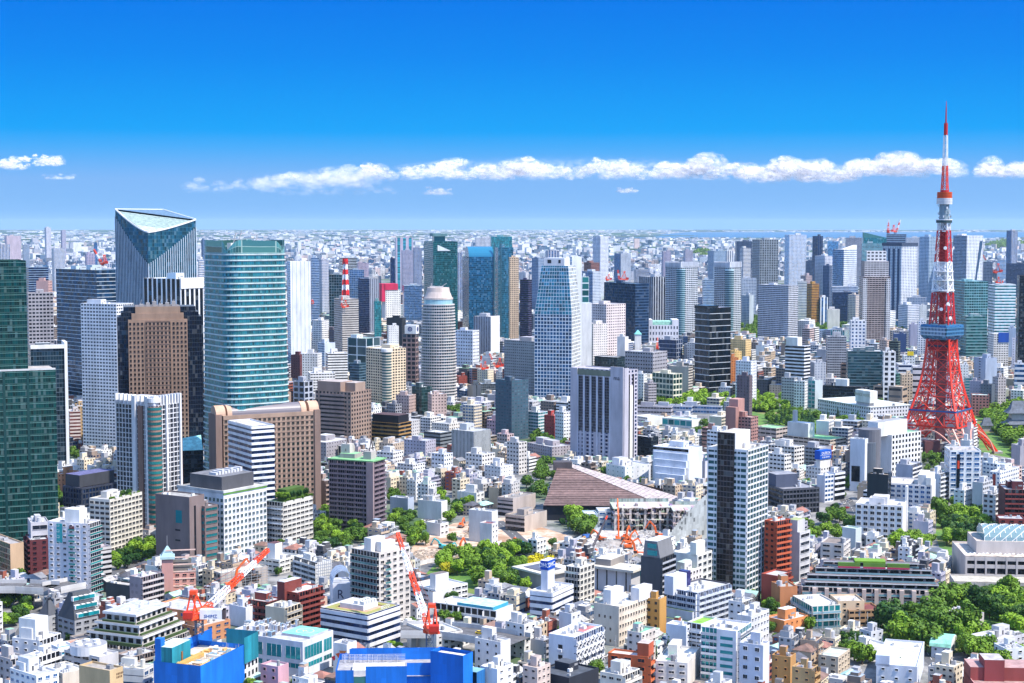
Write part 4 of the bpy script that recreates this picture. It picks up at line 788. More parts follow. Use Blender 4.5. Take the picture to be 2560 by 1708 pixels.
AB('pink brick apartments with a turret and mansard roof',(1440,1515,1785,560,-930),(.66,.33,.27),gD,R='win',Ls='blank',wf=.5,hf=.4,bay=4.5,fl=3.2,yr=548,a=50,pent=0,units=2,roofc=(.5,.3,.25))
o=BLD[-1]; m=MB(); m.prism([(2,2),(o.W-1,2),(o.W-1,o.L-2),(2,o.L-2)],o.h-.8,o.h+6.5,(.14,.13,.12),tp=[(4,4),(o.W-3,4),(o.W-3,o.L-4),(4,o.L-4)],mt=ROOF,ct=(.55,.35,.3)); m.build('mansard_roof',o.root)
m=MB(); m.box(-2.5,4,o.L-9,o.L-1.5,0,o.h+8,(.62,.32,.28)); m.prism([(-3.4,o.L-10),(5,o.L-10),(5,o.L-.6),(-3.4,o.L-.6)],o.h+8,o.h+9.4,(.45,.62,.62)); m.prism([(-3,o.L-9.5),(4.5,o.L-9.5),(4.5,o.L-1),(-3,o.L-1)],o.h+9.4,o.h+15,(.35,.5,.52),tp=[(.4,o.L-5.5),(1.2,o.L-5.5),(1.2,o.L-4.5),(.4,o.L-4.5)]); m.beam((.8,o.L-5,o.h+15),(.8,o.L-5,o.h+21),.12,GR); m.build('turret',o.root)
m=MB()
for k in range(1,7): m.box(-.25,o.W,-.25,0,k*4.2,k*4.2+.7,(.80,.55,.46))
m.build('string_course',o.root)
AB('white slanted wedge building before the mesh sheeted one',(965,1060,1168,1000,-845),(.78,.78,.80),gD,R='blank',Ls='blank',a=50,pent=0,units=0)
o=BLD[-1]; m=MB(); m.prism([(0,0),(o.W,0),(o.W,o.L),(0,o.L)],o.h,o.h+7,(.74,.75,.80),tp=[(0,o.L*.25),(o.W*.35,o.L*.25),(o.W*.35,o.L),(0,o.L)]); m.build('slanted_wedge',o.root)
m=MB()
for k in range(3): m.box(o.W*.35,o.W*(.9-.2*k),-.3,o.L*.15*k+.3,o.h+.5+k*2,o.h+2+k*2,(.1,.13,.16),GLASS)
m.build('dormer_window',o.root)
# terraced tiers
AB('terraced grey apartments stepping up with planted edges',(735,1330,1725,1245,-800),(.58,.52,.47),gK,R='balc',Ls='balc',wf=.6,bay=4,fl=3.4,a=54,pent=0,units=0,yr=1090,bgl=False,bc=(.6,.56,.52),roofc=(.3,.27,.24))
o=BLD[-1]; TER=o
for k,(i0,nm) in enumerate(((.10,'terrace_storey'),(.19,'terrace_storey'),(.28,'terrace_storey'))):
    z=o.h+k*4.6; m=MB(); a,b_,c_,d=o.W*i0*.7,o.W*(1-.04*k-.02),o.L*i0,o.L*(1-i0*.9)
    for p,q in (((a,c_),(b_,c_)),((b_,c_),(b_,d)),((b_,d),(a,d)),((a,d),(a,c_))): m.fquad(p,q,z-.8,z+4.0,(.62,.58,.54),gK,4.5,4.8,.62,.5)
    m.box(a-1.0,b_+1,c_-1.0,d+1,z+3.4,z+4.6,(.80,.78,.76),PLAIN,True,ROOF,(.52,.53,.57) if k==2 else (.3,.28,.25)); s_=m.build(nm,o.root)
    m=MB(); m.box(a-1.6,b_+1,c_-2.6,c_-1.6,z-.6,z+.9,(.06,.10,.03)); m.box(a-2.6,a-1.6,c_-1,d,z-.6,z+.9,(.06,.10,.03)); m.build('planter_hedge',s_)
m=MB()
for k in range(7): m.cyl(o.W*(.35+.07*k),o.L*(.45+.04*(k%3)),.9,.8,o.h+13,o.h+15.3,W,8)
m.build('roof_vent',o.root)
AB('dark grey mansard apartments with many dormers',(525,680,895,1000,-815),(.34,.34,.35),gD,R='win',Ls='win',wf=.6,hf=.4,bay=5,fl=3.4,yr=955,pent=0,units=0)
o=BLD[-1]; m=MB(); m.prism([(0,0),(o.W,0),(o.W,o.L),(0,o.L)],o.h,o.h+13,(.07,.075,.085),tp=[(3,6),(o.W-1,6),(o.W-1,o.L-6),(3,o.L-6)]); rf=m.build('mansard_roof',o.root)
for k in range(3):
    for j in range(4):
        m=MB(); x=o.W*(.12+.22*j); m.box(x,x+4,k*1.9-.2,k*1.9+1.6,o.h+1+k*4,o.h+3.2+k*4,W); m.box(x+.4,x+3.6,k*1.9-.3,k*1.9-.2,o.h+1.2+k*4,o.h+3+k*4,gT,GLASS); m.build('dormer',rf)
AB('smaller dark roofed grey block left of the dormered one',(350,440,545,960,-850),(.42,.43,.45),gD,R='win',Ls='blank',wf=.3,hf=.3,pent=0,units=1,bay=6)
o=BLD[-1]; m=MB(); m.prism([(0,0),(o.W,0),(o.W,o.L),(0,o.L)],o.h,o.h+9,(.09,.095,.11),tp=[(3,5),(o.W-3,5),(o.W-3,o.L-5),(3,o.L-5)]); m.build('mansard_roof',o.root)
AB('long orange brick apartments with a wide grey roof',(1370,1700,1960,910,-880),(.60,.27,.13),gB,R='win',Ls='win',wf=.55,hf=.4,bay=5,fl=3.6,a=60,pent=0,units=3,yr=830,roofc=(.5,.5,.54))
AB('orange brick apartments beside the first red crane',(1640,1800,2100,1060,-815),(.62,.29,.15),gB,R='win',Ls='win',wf=.5,hf=.4,bay=5,fl=3.6,a=52,pent=1,units=4,roofc=(.6,.55,.5))
OB('sheeted demolition block with a torn open brick side',(1955,2010,2440,565,-935),(.52,.45,.40),gK,R='blank',Ls='win',wf=.7,hf=.6,bay=4,fl=4,yr=500,pent=0,units=0,roofc=(.72,.64,.55))
DEM1=BLD[-1]; o=DEM1; m=MB(); rg=random.Random(3)
for k in range(40):
    x=o.W*rg.uniform(.4,.75); z=rg.uniform(2,o.h-2); m.box(x,x+rg.uniform(1,4),-.3,.1,z,z+rg.uniform(.6,2.6),rg.choice([BK,DG,(.3,.2,.15),BK]))
m.build('torn_opening',o.root)
m=MB()
for k in range(9): m.beam((o.W*k/8,-1.2,0),(o.W*k/8,-1.2,o.h+3),.09,STEEL)
for k in range(8): m.beam((0,-1.2,k*o.h/7),(o.W,-1.2,k*o.h/7),.07,STEEL)
m.build('scaffold',o.root)
OB('white block with outside stair behind the helipad office',(2090,2240,2400,880,-850),(.72,.73,.78),gD,R='blank',Ls='blank',a=50,pent=1,units=5)
# lower left whites
AB('white stepped apartments at lower left with many roof levels',(110,360,555,1180,-770),(.82,.81,.80),gD,R='balc',Ls='win',wf=.3,hf=.3,bay=5,fl=3.2,yr=1110,pent=2,units=6,roofc=(.72,.7,.68))
o=BLD[-1]; lbox(o,'upper_storeys',.2,.8,.3,.9,o.h-1,o.h+9,(.82,.82,.80),ct=(.6,.6,.6)); lbox(o,'stair_tower',.3,.6,.5,.8,o.h+9,o.h+15,W,ct=W)
AB('white apartments with long balconies left of the blue striped annex',(220,345,545,1330,-740),(.82,.80,.78),gD,R='balc',Ls='win',wf=.3,hf=.35,bay=6,fl=3.3,yr=1265,pent=1,units=4,roofc=(.74,.73,.72))
AB('white annex with turquoise stripes at lower left',(500,525,660,1240,-755),(.8,.8,.8),(.02,.3,.5),R='band',Ls='blank',wf=1,hf=.5,fl=5,a=40,pent=0,units=1)
AB('grey little apartments with railings at the left edge',(-60,95,218,1350,-735),(.55,.50,.48),gD,R='balc',Ls='win',wf=.4,hf=.4,bay=5,a=50,pent=1)
B('house','white bright house with curved bars at the bottom left',(90,330,535,1500,-690),(.80,.81,.83),gB,R='win',Ls='win',wf=.5,hf=.4,bay=4,a=50,pent=2,units=5)
AB('pale flat roofed block with vents above a brown veranda at bottom left',(380,570,790,1480,-705),(.70,.62,.52),gD,R='blank',Ls='win',wf=.5,hf=.3,bay=5,yr=1430,pent=0,units=9,roofc=(.72,.68,.66),edge=(.74,.68,.58))
B('shop_building','tan box building with small black lettering at bottom left',(720,1000,1022,1455,-680),(.62,.44,.24),gD,R='blank',Ls='blank',a=60,pent=0,units=1,roofc=(.4,.35,.3))
TANB=BLD[-1]; m=MB(); tr=face_tr(TANB,'R')[0]
for k in range(9): tbox(m,tr,TANB.W*.5+.9*(k%5),TANB.W*.5+.9*(k%5)+.5,0,.08,TANB.h-3-1.4*(k//5),TANB.h-2.1-1.4*(k//5),(.12,.06,.03))
m.build('lettering',TANB.root)
OB('white low office under a drum shaped cooling tower',(585,905,1080,1330,-740),(.62,.60,.60),gD,R='blank',Ls='win',wf=.7,hf=.4,bay=6,yr=1280,pent=0,units=3,roofc=(.62,.61,.63))
o=BLD[-1]; m=MB(); m.cyl(o.W*.45,o.L*.55,8.5,8.5,o.h-.8,o.h+3.4,(.8,.8,.82),28,ct=(.3,.3,.32)); m.build('cooling_drum',o.root)
for i in range(6): m=MB(); m.cyl(o.W*.45+5*math.cos(i),o.L*.55+5*math.sin(i),1.6,1.6,o.h+3.4,o.h+4.2,(.66,.66,.68),10); m.build('fan',o.root)
OB('pale curved front office left of the blue sheeted site',(1025,1310,1400,1440,-720),(.70,.70,.68),gB,R='win',Ls='band',wf=.7,hf=.4,bay=5,fl=4,yr=1390,pent=1,units=4,roofc=(.62,.58,.5))
AB('low brown tiled block before the terraced apartments',(1060,1200,1440,1330,-760),(.38,.30,.26),gK,R='balc',Ls='blank',a=54,pent=0)
B('house','small house with red tiled roof at the lower left trees',(620,640,745,1215,-790),(.6,.5,.45),gD,R='blank',a=40,pent=0,units=0,roofc=(.6,.2,.1))
B('house','dark tiled old house beside the terraced apartments',(670,700,830,1165,-815),(.4,.35,.32),gD,R='blank',a=40,pent=0,units=0,roofc=(.06,.07,.10))
tile(1,2)
OB('white gridded office with a turquoise helipad on its roof',(-260,425,703,1195,-755),(.72,.73,.78),gT,R='blank',Ls='blank',a=54,yr=1085,pent=0,units=0,roofc=(.5,.5,.55))
o=BLD[-1]; HPB=o; R_=o.W; 
for side,nb in (('R',2),('L',4)):
    tr,Ln,rz,pt=face_tr(o,side); zs=[o.h-2,o.h-10]+[o.h-10-4.3*k for k in range(1,9) if o.h-10-4.3*k>1]
    for k in range(len(zs)-1):
        for j in range(nb):
            u0=Ln*(j/nb)+1.2; u1=Ln*((j+1)/nb)-1.2
            if side=='R': u0,u1=((1.5,Ln*.62),(Ln*.68,Ln-1.5))[j]
            m=MB(); tbox(m,tr,u0,u1,0,.08,zs[k+1]+1.3,zs[k]-.8,gT,GLASS)
            n_=max(2,int((u1-u0)/2.2))
            for q in range(n_+1): uu=u0+(u1-u0)*q/n_; tbox(m,tr,uu-.06,uu+.06,0,.2,zs[k+1]+1.3,zs[k]-.8,(.6,.62,.66))
            m.build('window',o.root)
m=MB(); m.box(o.W*.35,o.W*.97,o.L*.05,o.L*.42,o.h-.8,o.h+.4,(.5,.5,.55),PLAIN,mt=ROOF,ct=(.25,.72,.62)); m.build('helipad',o.root)
m=MB(); cxh,cyh=o.W*.66,o.L*.235
for i in range(24):
    a0,a1=i*2*math.pi/24,(i+1)*2*math.pi/24
    m.face([(cxh+4*math.cos(a0),cyh+4*math.sin(a0),o.h+.42),(cxh+4.5*math.cos(a0),cyh+4.5*math.sin(a0),o.h+.42),(cxh+4.5*math.cos(a1),cyh+4.5*math.sin(a1),o.h+.42),(cxh+4*math.cos(a1),cyh+4*math.sin(a1),o.h+.42)],(.6,.65,.2))
m.build('helipad_ring',o.root)
text('R',5,o.root,(cxh,cyh,o.h+.46),(0,0,-.9),(.62,.66,.2),'helipad_letter',.01)
rg=random.Random(11)
for k in range(26):
    x=o.W*rg.uniform(.05,.95); y=o.L*rg.uniform(.45,.96); s=rg.uniform(1.2,3.6); hh=rg.uniform(1.2,3.0); m=MB(); c_=rg.choice([(.7,.7,.72),(.75,.73,.7),(.5,.52,.54),(.35,.5,.6)])
    m.box(x,x+s,y,y+s*.7,o.h-.8,o.h+hh,c_); m.box(x+.2,x+s-.2,y-.05,y,o.h-.4,o.h+hh-.3,(.12,.1,.1)); m.cyl(x+s/2,y+s*.35,s*.25,s*.25,o.h+hh,o.h+hh+.15,(.15,.15,.15),8); m.build('air_conditioner',o.root)
OB('white banded office with a grassy rimmed roof in the foreground',(590,1020,1312,945,-800),(.80,.79,.82),gN,R='band',Ls='band',wf=1,hf=.5,fl=3.75,yr=850,pent=0,units=0,roofc=(.62,.35,.24),top=.4)
o=BLD[-1]; BLA=o
m=MB(); e=1.2; f_=5
for x0,x1,y0,y1 in ((e,o.W-e,e,f_),(e,f_,f_,o.L-e),(o.W-f_,o.W-e,f_,o.L-e),(f_,o.W-f_,o.L-f_,o.L-e)): m.box(x0,x1,y0,y1,o.h-.8,o.h-.3,(.36,.34,.10))
m.build('roof_lawn',o.root)
lbox(o,'roof_house',.3,.75,.3,.8,o.h-.8,o.h+1.6,(.74,.72,.70),ct=(.6,.58,.56))
for k in range(10):
    m=MB(); m.box(o.W*.36+k%5*2.2,o.W*.36+k%5*2.2+1.7,o.L*.33+k//5*4,o.L*.33+k//5*4+2.4,o.h+1.6,o.h+3.2,(.7,.7,.7)); m.build('air_conditioner',o.root)
face_text(o,'R','SECCO',2.3,o.W*.55,o.h+1.2,(.75,.75,.75),-.3)
AB('tall beige apartment block with teal glass balconies',(872,1122,1405,380,-845),(.66,.60,.54),gD,R='win',Ls='balc',wf=.5,hf=.42,bay=4.6,fl=3.5,yr=318,pent=0,units=3,bc=(.10,.24,.24),roofc=(.62,.55,.48))
o=BLD[-1]; lbox(o,'stair_tower',.05,.5,.35,.6,o.h-1,o.h+8,W,ct=(.6,.6,.6)); lbox(o,'water_tank',.2,.65,.15,.33,o.h-1,o.h+4.5,(.72,.72,.72),ct=(.75,.75,.75))
m=MB(); tr=face_tr(o,'R')[0]; tbox(m,tr,o.W*.14,o.W*.32,0,1.6,-.2,0,(.66,.60,.54)); tbox(m,tr,o.W*.14,o.W*.32,1.5,1.6,0,1.1,(.10,.24,.24),GLASS); bm_=m.mesh('balcony')
for k in range(3,int(o.h/3.5)): link('balcony',bm_,o.root,(0,0,k*3.5))
AB('dark red brick apartments with stacked balconies in the foreground',(225,375,612,745,-830),RED,gK,R='balc',Ls='win',wf=.4,hf=.4,bay=4,fl=3.1,yr=680,pent=0,units=3,bc=(.25,.06,.05),bgl=False,roofc=(.74,.70,.66),edge=(.5,.12,.08))
o=BLD[-1]; lbox(o,'stair_tower',-.1,.55,.6,1.05,o.h-8,o.h+5,(.22,.05,.04),ct=(.6,.6,.6)); lbox(o,'chimney_wall',.86,1.12,-.06,.12,0,o.h-6,(.62,.42,.32))
AB('low dark red building with pale roof left of the brick apartments',(-140,110,240,830,-850),(.26,.06,.05),gD,R='balc',Ls='balc',bc=(.26,.06,.05),bgl=False,yr=790,pent=1,units=4,roofc=(.6,.58,.6),edge=(.4,.1,.08))
AB('cream apartments with a grey stair in front of the red brick ones',(85,262,405,885,-810),(.74,.62,.44),gD,R='balc',Ls='blank',fl=3.2,bay=6,yr=835,pent=0,units=5,bc=(.35,.33,.3),bgl=False,roofc=(.74,.70,.62),edge=(.75,.68,.55))
AB('white balconied block wrapped in scaffold',(350,560,690,470,-945),(.80,.78,.74),gD,R='blank',Ls='balc',fl=3.3,bay=4,yr=450,pent=1,units=9,bc=(.8,.78,.74),bgl=False,roofc=(.74,.72,.68))
o=BLD[-1]; m=MB()
for k in range(8): m.beam((o.W*k/7,-1.1,0),(o.W*k/7,-1.1,o.h+1),.08,STEEL)
for k in range(10): m.beam((0,-1.1,k*o.h/9),(o.W,-1.1,k*o.h/9),.08,STEEL)
m.build('scaffold',o.root)
OB('pale flat office with a white stair tower behind the scaffold block',(20,215,400,445,-985),(.74,.72,.66),gD,R='win',Ls='win',wf=.8,hf=.35,bay=5,pent=0,units=6,roofc=(.74,.72,.66))
o=BLD[-1]; lbox(o,'stair_tower',.2,.55,.4,.75,o.h-1,o.h+13,(.8,.79,.77),ct=(.12,.05,.06))
B('shop_building','white rounded sign building topped with blue steel hoops',(680,700,882,665,-870),(.80,.80,.84),gD,R='blank',Ls='blank',a=6,dep=16,pent=0,units=0)
o=BLD[-1]; HOOP=o; text('R',7,o.root,(o.W*.38,-.15,o.h-6),(math.pi/2,0,0),(.05,.06,.12),sx=.9); text('LATTRE',2.2,o.root,(o.W*.42,-.15,o.h-12),(math.pi/2,0,0),(.05,.06,.1))
m=MB()
for k in range(7):
    for i in range(8):
        a0,a1=math.pi*i/8,math.pi*(i+1)/8; x0,x1=o.W/2-o.W/2*math.cos(a0),o.W/2-o.W/2*math.cos(a1); y=1+k*2.3
        m.beam((x0,y+(k%2)*1.5*i/8,o.h+7*math.sin(a0)),(x1,y+(k%2)*1.5*(i+1)/8,o.h+7*math.sin(a1)),.22,(.35,.45,.62))
m.build('steel_hoops',o.root)
B('shop_building','white sign cube with an orange red mark above the second blue site',(708,828,860,1215,-760),(.82,.80,.78),gD,R='blank',Ls='blank',a=60,pent=0,units=3)
o=BLD[-1]; m=MB(); tr=face_tr(o,'L')[0]; c_=o.L*.55
for pts,cc in ((((c_-3,-6),(c_-.5,-5),(c_+1,-9),(c_+.3,-12),(c_-.6,-9)),(.8,.12,.03)),(((c_-3.4,-7),(c_-5.5,-8),(c_-4,-10),(c_-3.3,-9)),(.75,.03,.05)),(((c_-1,-4),(c_+3.5,-3.5),(c_+1.2,-7)),(.85,.25,.08))):
    m.face([tr(u,.1,o.h+z*.9) for u,z in pts],cc)
m.build('emblem',o.root)
AB('white apartments left of the highway taxi with blue gutters',(1995,2230,2292,1195,-760),(.82,.80,.78),gD,R='blank',Ls='win',wf=.25,hf=.35,bay=6,fl=3.6,a=54,pent=2,units=5,roofc=(.76,.74,.72))
OB('low white office with brown grid end beside the highway',(1375,1640,1880,1120,-790),(.80,.77,.72),gD,R='grid',Ls='blank',bay=4,a=54,yr=1080,pent=0,units=2,roofc=(.74,.68,.62))
AB('white flat roofed block at the bottom beside the second blue site',(2050,2200,2345,1440,-700),(.78,.77,.76),gD,R='win',Ls='blank',wf=.3,hf=.3,bay=5,a=54,pent=1,units=6,roofc=(.7,.69,.68))
B('shop_building','pink wall building tucked below the helipad office',(40,200,215,1420,-735),(.62,.36,.42),gD,R='blank',Ls='win',wf=.3,hf=.4,bay=5,a=60,pent=0,units=1)
# school with pool
B('school','long white school with a rooftop pool',(1630,2190,2345,910,-925),(.78,.77,.76),gD,R='blank',Ls='balc',wf=.8,fl=4,bay=8,a=50,yr=850,pent=0,units=0,bc=(.8,.79,.77),bgl=False,roofc=(.72,.75,.74))
o=BLD[-1]; m=MB(); m.box(o.W*.1,o.W*1.0,o.L*.08,o.L*.66,o.h-.8,o.h+1.2,(.05,.35,.5),PLAIN,mt=ROOF,ct=(.5,.74,.74)); m.build('pool_deck',o.root)
B('school','white school wing with a tall white stair tower',(1405,1635,1930,715,-970),(.80,.79,.78),gD,R='win',Ls='win',wf=.8,hf=.4,bay=5,a=50,yr=655,pent=0,units=0,roofc=(.66,.70,.66))
o=BLD[-1]; lbox(o,'stair_tower',.1,.5,.12,.34,o.h-8,o.h+11,(.82,.81,.8),ct=(.2,.16,.15)); lbox(o,'dark_roof',-.1,.5,-.03,.12,o.h-8,o.h-1,(.75,.75,.75),ct=(.1,.09,.09))
tile(2,2)
OB('white banded office carrying a blue cube sign',(165,365,557,745,-865),(.78,.79,.84),gN,R='band',Ls='band',wf=1,hf=.45,fl=3.9,yr=660,pent=0,units=7,roofc=(.66,.66,.68))
o=BLD[-1]; DHC=o
s_=lbox(o,'sign_tower',.25,.58,.45,.75,o.h-.8,o.h+10.5,(.70,.72,.80)); 
m=MB(); m.box(o.W*.25-.3,o.W*.58+.3,o.L*.45-.3,o.L*.75+.3,o.h+10.5,o.h+15.6,(.004,.075,.48),PLAIN,mt=ROOF,ct=W); q=m.build('blue_sign',o.root)
text('DHC',3.4,q,(o.W*.415,o.L*.45-.36,o.h+13),(math.pi/2,0,0),(.9,.9,.9),sx=1)
text('DHC',3.4,q,(o.W*.25-.36,o.L*.6,o.h+13),(math.pi/2,0,-math.pi/2),(.9,.9,.9),sx=.8)
AB('ivory apartments with grey balconies right of the blue cube sign',(490,618,753,515,-890),(.74,.70,.62),gD,R='win',Ls='balc',wf=.62,hf=.62,bay=4,fl=3.3,yr=470,pent=1,units=4,bc=(.36,.36,.36),roofc=(.74,.70,.66))
B('museum','low museum hall with broad flat eaves and white panels',(735,1085,1168,550,-930),(.62,.60,.62),gK,R='blank',Ls='flat',wf=.14,hf=1.1,bay=7,fl=30,a=58,pent=0,units=2,roofc=(.70,.64,.54))
o=BLD[-1]; m=MB(); m.box(-3,o.W+2,-3,o.L+2,o.h-.2,o.h+1.2,(.72,.66,.56),PLAIN,True,ROOF,(.72,.66,.56)); m.build('flat_eaves',o.root); lbox(o,'upper_hall',.1,1.6,.55,.95,o.h,o.h+5,(.3,.27,.25),ct=(.70,.64,.55))
B('museum','low museum wing with dark roof panels beside the yellow tree',(95,300,560,585,-965),(.4,.38,.36),gK,R='blank',a=40,dep=26,pent=0,units=0,roofc=(.66,.62,.56))
o=BLD[-1]; m=MB(); m.box(-2,o.W+2,-2,o.L+2,o.h-.1,o.h+1,(.72,.68,.6),PLAIN,True,ROOF,(.72,.68,.6)); m.box(o.W*.1,o.W*.7,3,o.L-4,o.h+1,o.h+1.4,(.12,.13,.18)); m.build('flat_eaves',o.root)
AB('tall charcoal apartments with balconied right edge',(1175,1352,1478,430,-875),(.085,.085,.095),gD,R='balc',Ls='blank',fl=3.2,bay=4,a=58,pent=0,units=1,bc=(.45,.46,.5),bgl=False,roofc=(.5,.5,.52))
o=BLD[-1]; m=MB(); m.prism([(0,0),(o.W,0),(o.W,o.L*.9),(0,o.L*.9)],o.h-.8,o.h+9,(.20,.20,.21),tp=[(0,2),(o.W,2),(o.W,o.L*.8),(0,o.L*.8)],mt=ROOF,ct=(.7,.7,.7)); m.box(-.2,0,o.L*.2,o.L*.66,o.h+5,o.h+7.5,gT,GLASS); m.box(-.2,0,o.L*.16,o.L*.66,o.h+1,o.h+3.8,gT,GLASS); m.build('upper_storeys',o.root)
AB('ivory slab with a tall tower and brown windows left of the dark gridded tower',(1470,1690,1825,400,-905),(.72,.70,.64),gK,R='win',Ls='blank',wf=.6,hf=.5,bay=5,fl=3.8,a=54,pent=0,units=3,roofc=(.66,.64,.58))
o=BLD[-1]; lbox(o,'stair_tower',.0,.6,.05,.3,o.h-1,o.h+9,(.74,.73,.68))
AB('terraced white apartments with rows of pod balconies',(1420,1690,1988,745,-850),(.74,.76,.82),gN,R='balc',Ls='balc',fl=3.2,bay=3,a=52,yr=655,pent=0,units=10,bc=(.62,.66,.74),bgl=False,roofc=(.72,.72,.74),edge=(.1,.1,.13))
o=BLD[-1]; lbox(o,'stair_tower',-.1,.3,.7,1.0,o.h-3,o.h+10,(.7,.72,.8)); lbox(o,'solar_panel',.32,.42,.7,1.0,o.h,o.h+8,(.03,.03,.12),GLASS)
m=MB()
for k in range(5): m.box(-3-k*2.2,0,o.L*.05,o.L*.95,0,o.h-10-k*5,(.66,.68,.74),PLAIN,mt=ROOF,ct=(.14,.2,.08))
m.build('planted_terrace',o.root)
AB('pinkish white block with roof rooms behind the terraced pod apartments',(1440,1560,1730,560,-890),(.72,.66,.62),gD,R='win',wf=.4,hf=.4,a=54,pent=2,units=4,roofc=(.5,.6,.5))
AB('cream slab with tiny windows and a ribbed white stair side',(745,975,1265,870,-812),(.72,.62,.50),gD,R='win',Ls='blank',wf=.45,hf=.4,bay=2.6,fl=3.9,yr=770,pent=0,units=7,roofc=(.66,.63,.6))
o=BLD[-1]; lbox(o,'stair_tower',.1,.5,.45,.75,o.h-1,o.h+9,(.80,.78,.76),ct=W); lbox(o,'ribbed_tower',.6,1.02,-.03,.3,o.h-1,o.h+6,(.74,.72,.73)); m=MB(); tr=face_tr(o,'L')[0]; rg=random.Random(5)
for k in range(5):
    for j in range(3): tbox(m,tr,o.L*(.2+.22*j),o.L*(.2+.22*j)+.9,0,.15,o.h-7-k*6,o.h-5.6-k*6,(.15,.1,.07))
m.build('window',o.root)
AB('slim golden brown block right of the cream slab',(1262,1345,1388,805,-830),(.55,.29,.08),gD,R='blank',Ls='win',wf=.4,hf=.4,bay=5,fl=4,a=58,pent=1,units=1)
AB('white apartments wrapped in diagonal white braces',(335,565,822,1150,-760),(.76,.78,.84),gN,R='balc',Ls='blank',fl=3.4,bay=3.4,yr=1040,pent=0,units=9,bc=(.78,.8,.84),bgl=False,roofc=(.76,.74,.74))
o=BLD[-1]; m=MB(); tr=face_tr(o,'R')[0]
for k in range(6):
    for j in range(7):
        u0=o.W*j/7; u1=o.W*(j+1)/7; z=o.h-6-k*5.5
        m.beam(tr(u0,1.6,z),tr(u1,1.6,z+4),.14,W); m.beam(tr(u0,1.6,z+4),tr(u1,1.6,z),.14,W)
m.build('brace',o.root)
m=MB(); tr=face_tr(o,'L')[0]
for k in range(7): tbox(m,tr,o.L*.38,o.L*.55,0,1.2,o.h-8-k*5,o.h-6.6-k*5,(.6,.62,.68)); tbox(m,tr,o.L*.38,o.L*.55,0,.1,o.h-6.6-k*5,o.h-4.6-k*5,gD,GLASS)
m.build('balcony',o.root)
m=MB(); m.box(o.W*.45,o.W*.9,o.L*.12,o.L*.5,o.h-.8,o.h-.3,(.72,.66,.66),PLAIN,mt=ROOF,ct=(.6,.2,.2)); m.build('red_roof_lettering_panel',o.root)
AB('white apartments cut by rows of little windows left of the blue cube sign office',(-60,110,222,1035,-790),(.78,.75,.71),gD,R='win',Ls='win',wf=.35,hf=.36,bay=4,fl=3.6,a=50,pent=2,units=4)
B('shop_building','grey stacked shop building with dark alley beside the braced apartments',(215,290,350,1180,-790),(.46,.44,.46),gK,R='balc',Ls='blank',a=58)
AB('white slim annex behind the blue cube sign office',(465,540,615,935,-820),(.74,.75,.80),gD,R='win',Ls='blank',wf=.3,hf=.3,bay=5,a=50,pent=1)
AB('orange red building with arched roofline at the bottom',(875,1240,1282,1330,-735),(.60,.14,.05),gD,R='balc',Ls='win',wf=.5,hf=.45,bay=7,fl=4,a=66,pent=0,units=2,bc=(.6,.16,.06),bgl=False,roofc=(.6,.55,.52),edge=(.62,.16,.06))
o=BLD[-1]; lbox(o,'stair_tower',.1,1.0,.0,.28,o.h-1,o.h+7,(.50,.11,.05),ct=(.6,.5,.45))
AB('white rounded corner apartment tower at the bottom right of centre',(1728,2060,2182,1090,-745),(.78,.77,.80),gT,R='balc',Ls='balc',fl=3.3,bay=4,yr=1010,pent=0,units=6,bc=(.55,.57,.6),roofc=(.76,.75,.75))
o=BLD[-1]; m=MB(); tr=face_tr(o,'L')[0]; tbox(m,tr,o.L*.46,o.L*.99,0,2.0,0,o.h+.2,(.80,.80,.82))
for k in range(int(o.h/3.3)): tbox(m,tr,o.L*.56,o.L*.9,2.0,2.1,k*3.3+1,k*3.3+2.5,gT,GLASS)
m.build('window_bay',o.root); m=MB(); m.beam((o.W*.8,o.L*.2,o.h),(o.W*.8,o.L*.2,o.h+14),.1,GR); m.build('antenna',o.root)
AB('white grey block with lawn roof behind the rounded corner tower',(1608,1725,1870,1030,-790),(.72,.74,.78),gD,R='blank',Ls='balc',a=54,fl=3.8,bay=6,bc=(.74,.75,.78),bgl=False,pent=0,units=0,roofc=(.25,.5,.06))
AB('white block with arched dark windows at the bottom right of centre',(2075,2290,2310,1225,-730),(.74,.75,.82),gD,R='blank',Ls='win',wf=.35,hf=.4,bay=5,fl=4.6,a=60,pent=1,units=3,roofc=(.76,.75,.74))
AB('cream building with green roof strips at the bottom',(1310,1600,1712,1385,-735),(.76,.70,.64),gD,R='blank',Ls='win',wf=.5,hf=.35,bay=5,a=58,yr=1240,pent=1,units=8,roofc=(.70,.66,.62))
o=BLD[-1]; lbox(o,'green_strip',.2,.9,.55,.75,o.h-.8,o.h-.3,(.1,.5,.25))
AB('white block with purple side wall left of the lawn roof block',(1405,1590,1628,1050,-790),(.74,.76,.84),gD,R='win',Ls='blank',wf=.4,hf=.4,a=58,pent=0,units=1,roofc=(.78,.76,.76))
o=BLD[-1]; m=MB(); m.box(o.W,o.W+4,-1,o.L*.8,0,o.h-6,(.13,.03,.10)); m.build('purple_wall',o.root)
B('shop_building','low black roofed hall at the bottom beside the braced apartments',(345,520,790,1520,-720),(.03,.035,.05),gK,R='blank',a=50,dep=20,pent=1,units=4,roofc=(.08,.09,.11))
AB('beige terrace house with planted balconies at the bottom',(805,1010,1165,1500,-705),(.78,.72,.62),gD,R='balc',Ls='win',wf=.6,hf=.3,bay=4,a=54,pent=2,units=5,bc=(.7,.64,.56),bgl=False)
AB('pinkish beige block with brown lean-to roof at the bottom',(135,230,350,1430,-715),(.66,.54,.48),gD,R='win',Ls='win',wf=.4,hf=.3,a=54,pent=1,units=3,roofc=(.45,.36,.32))
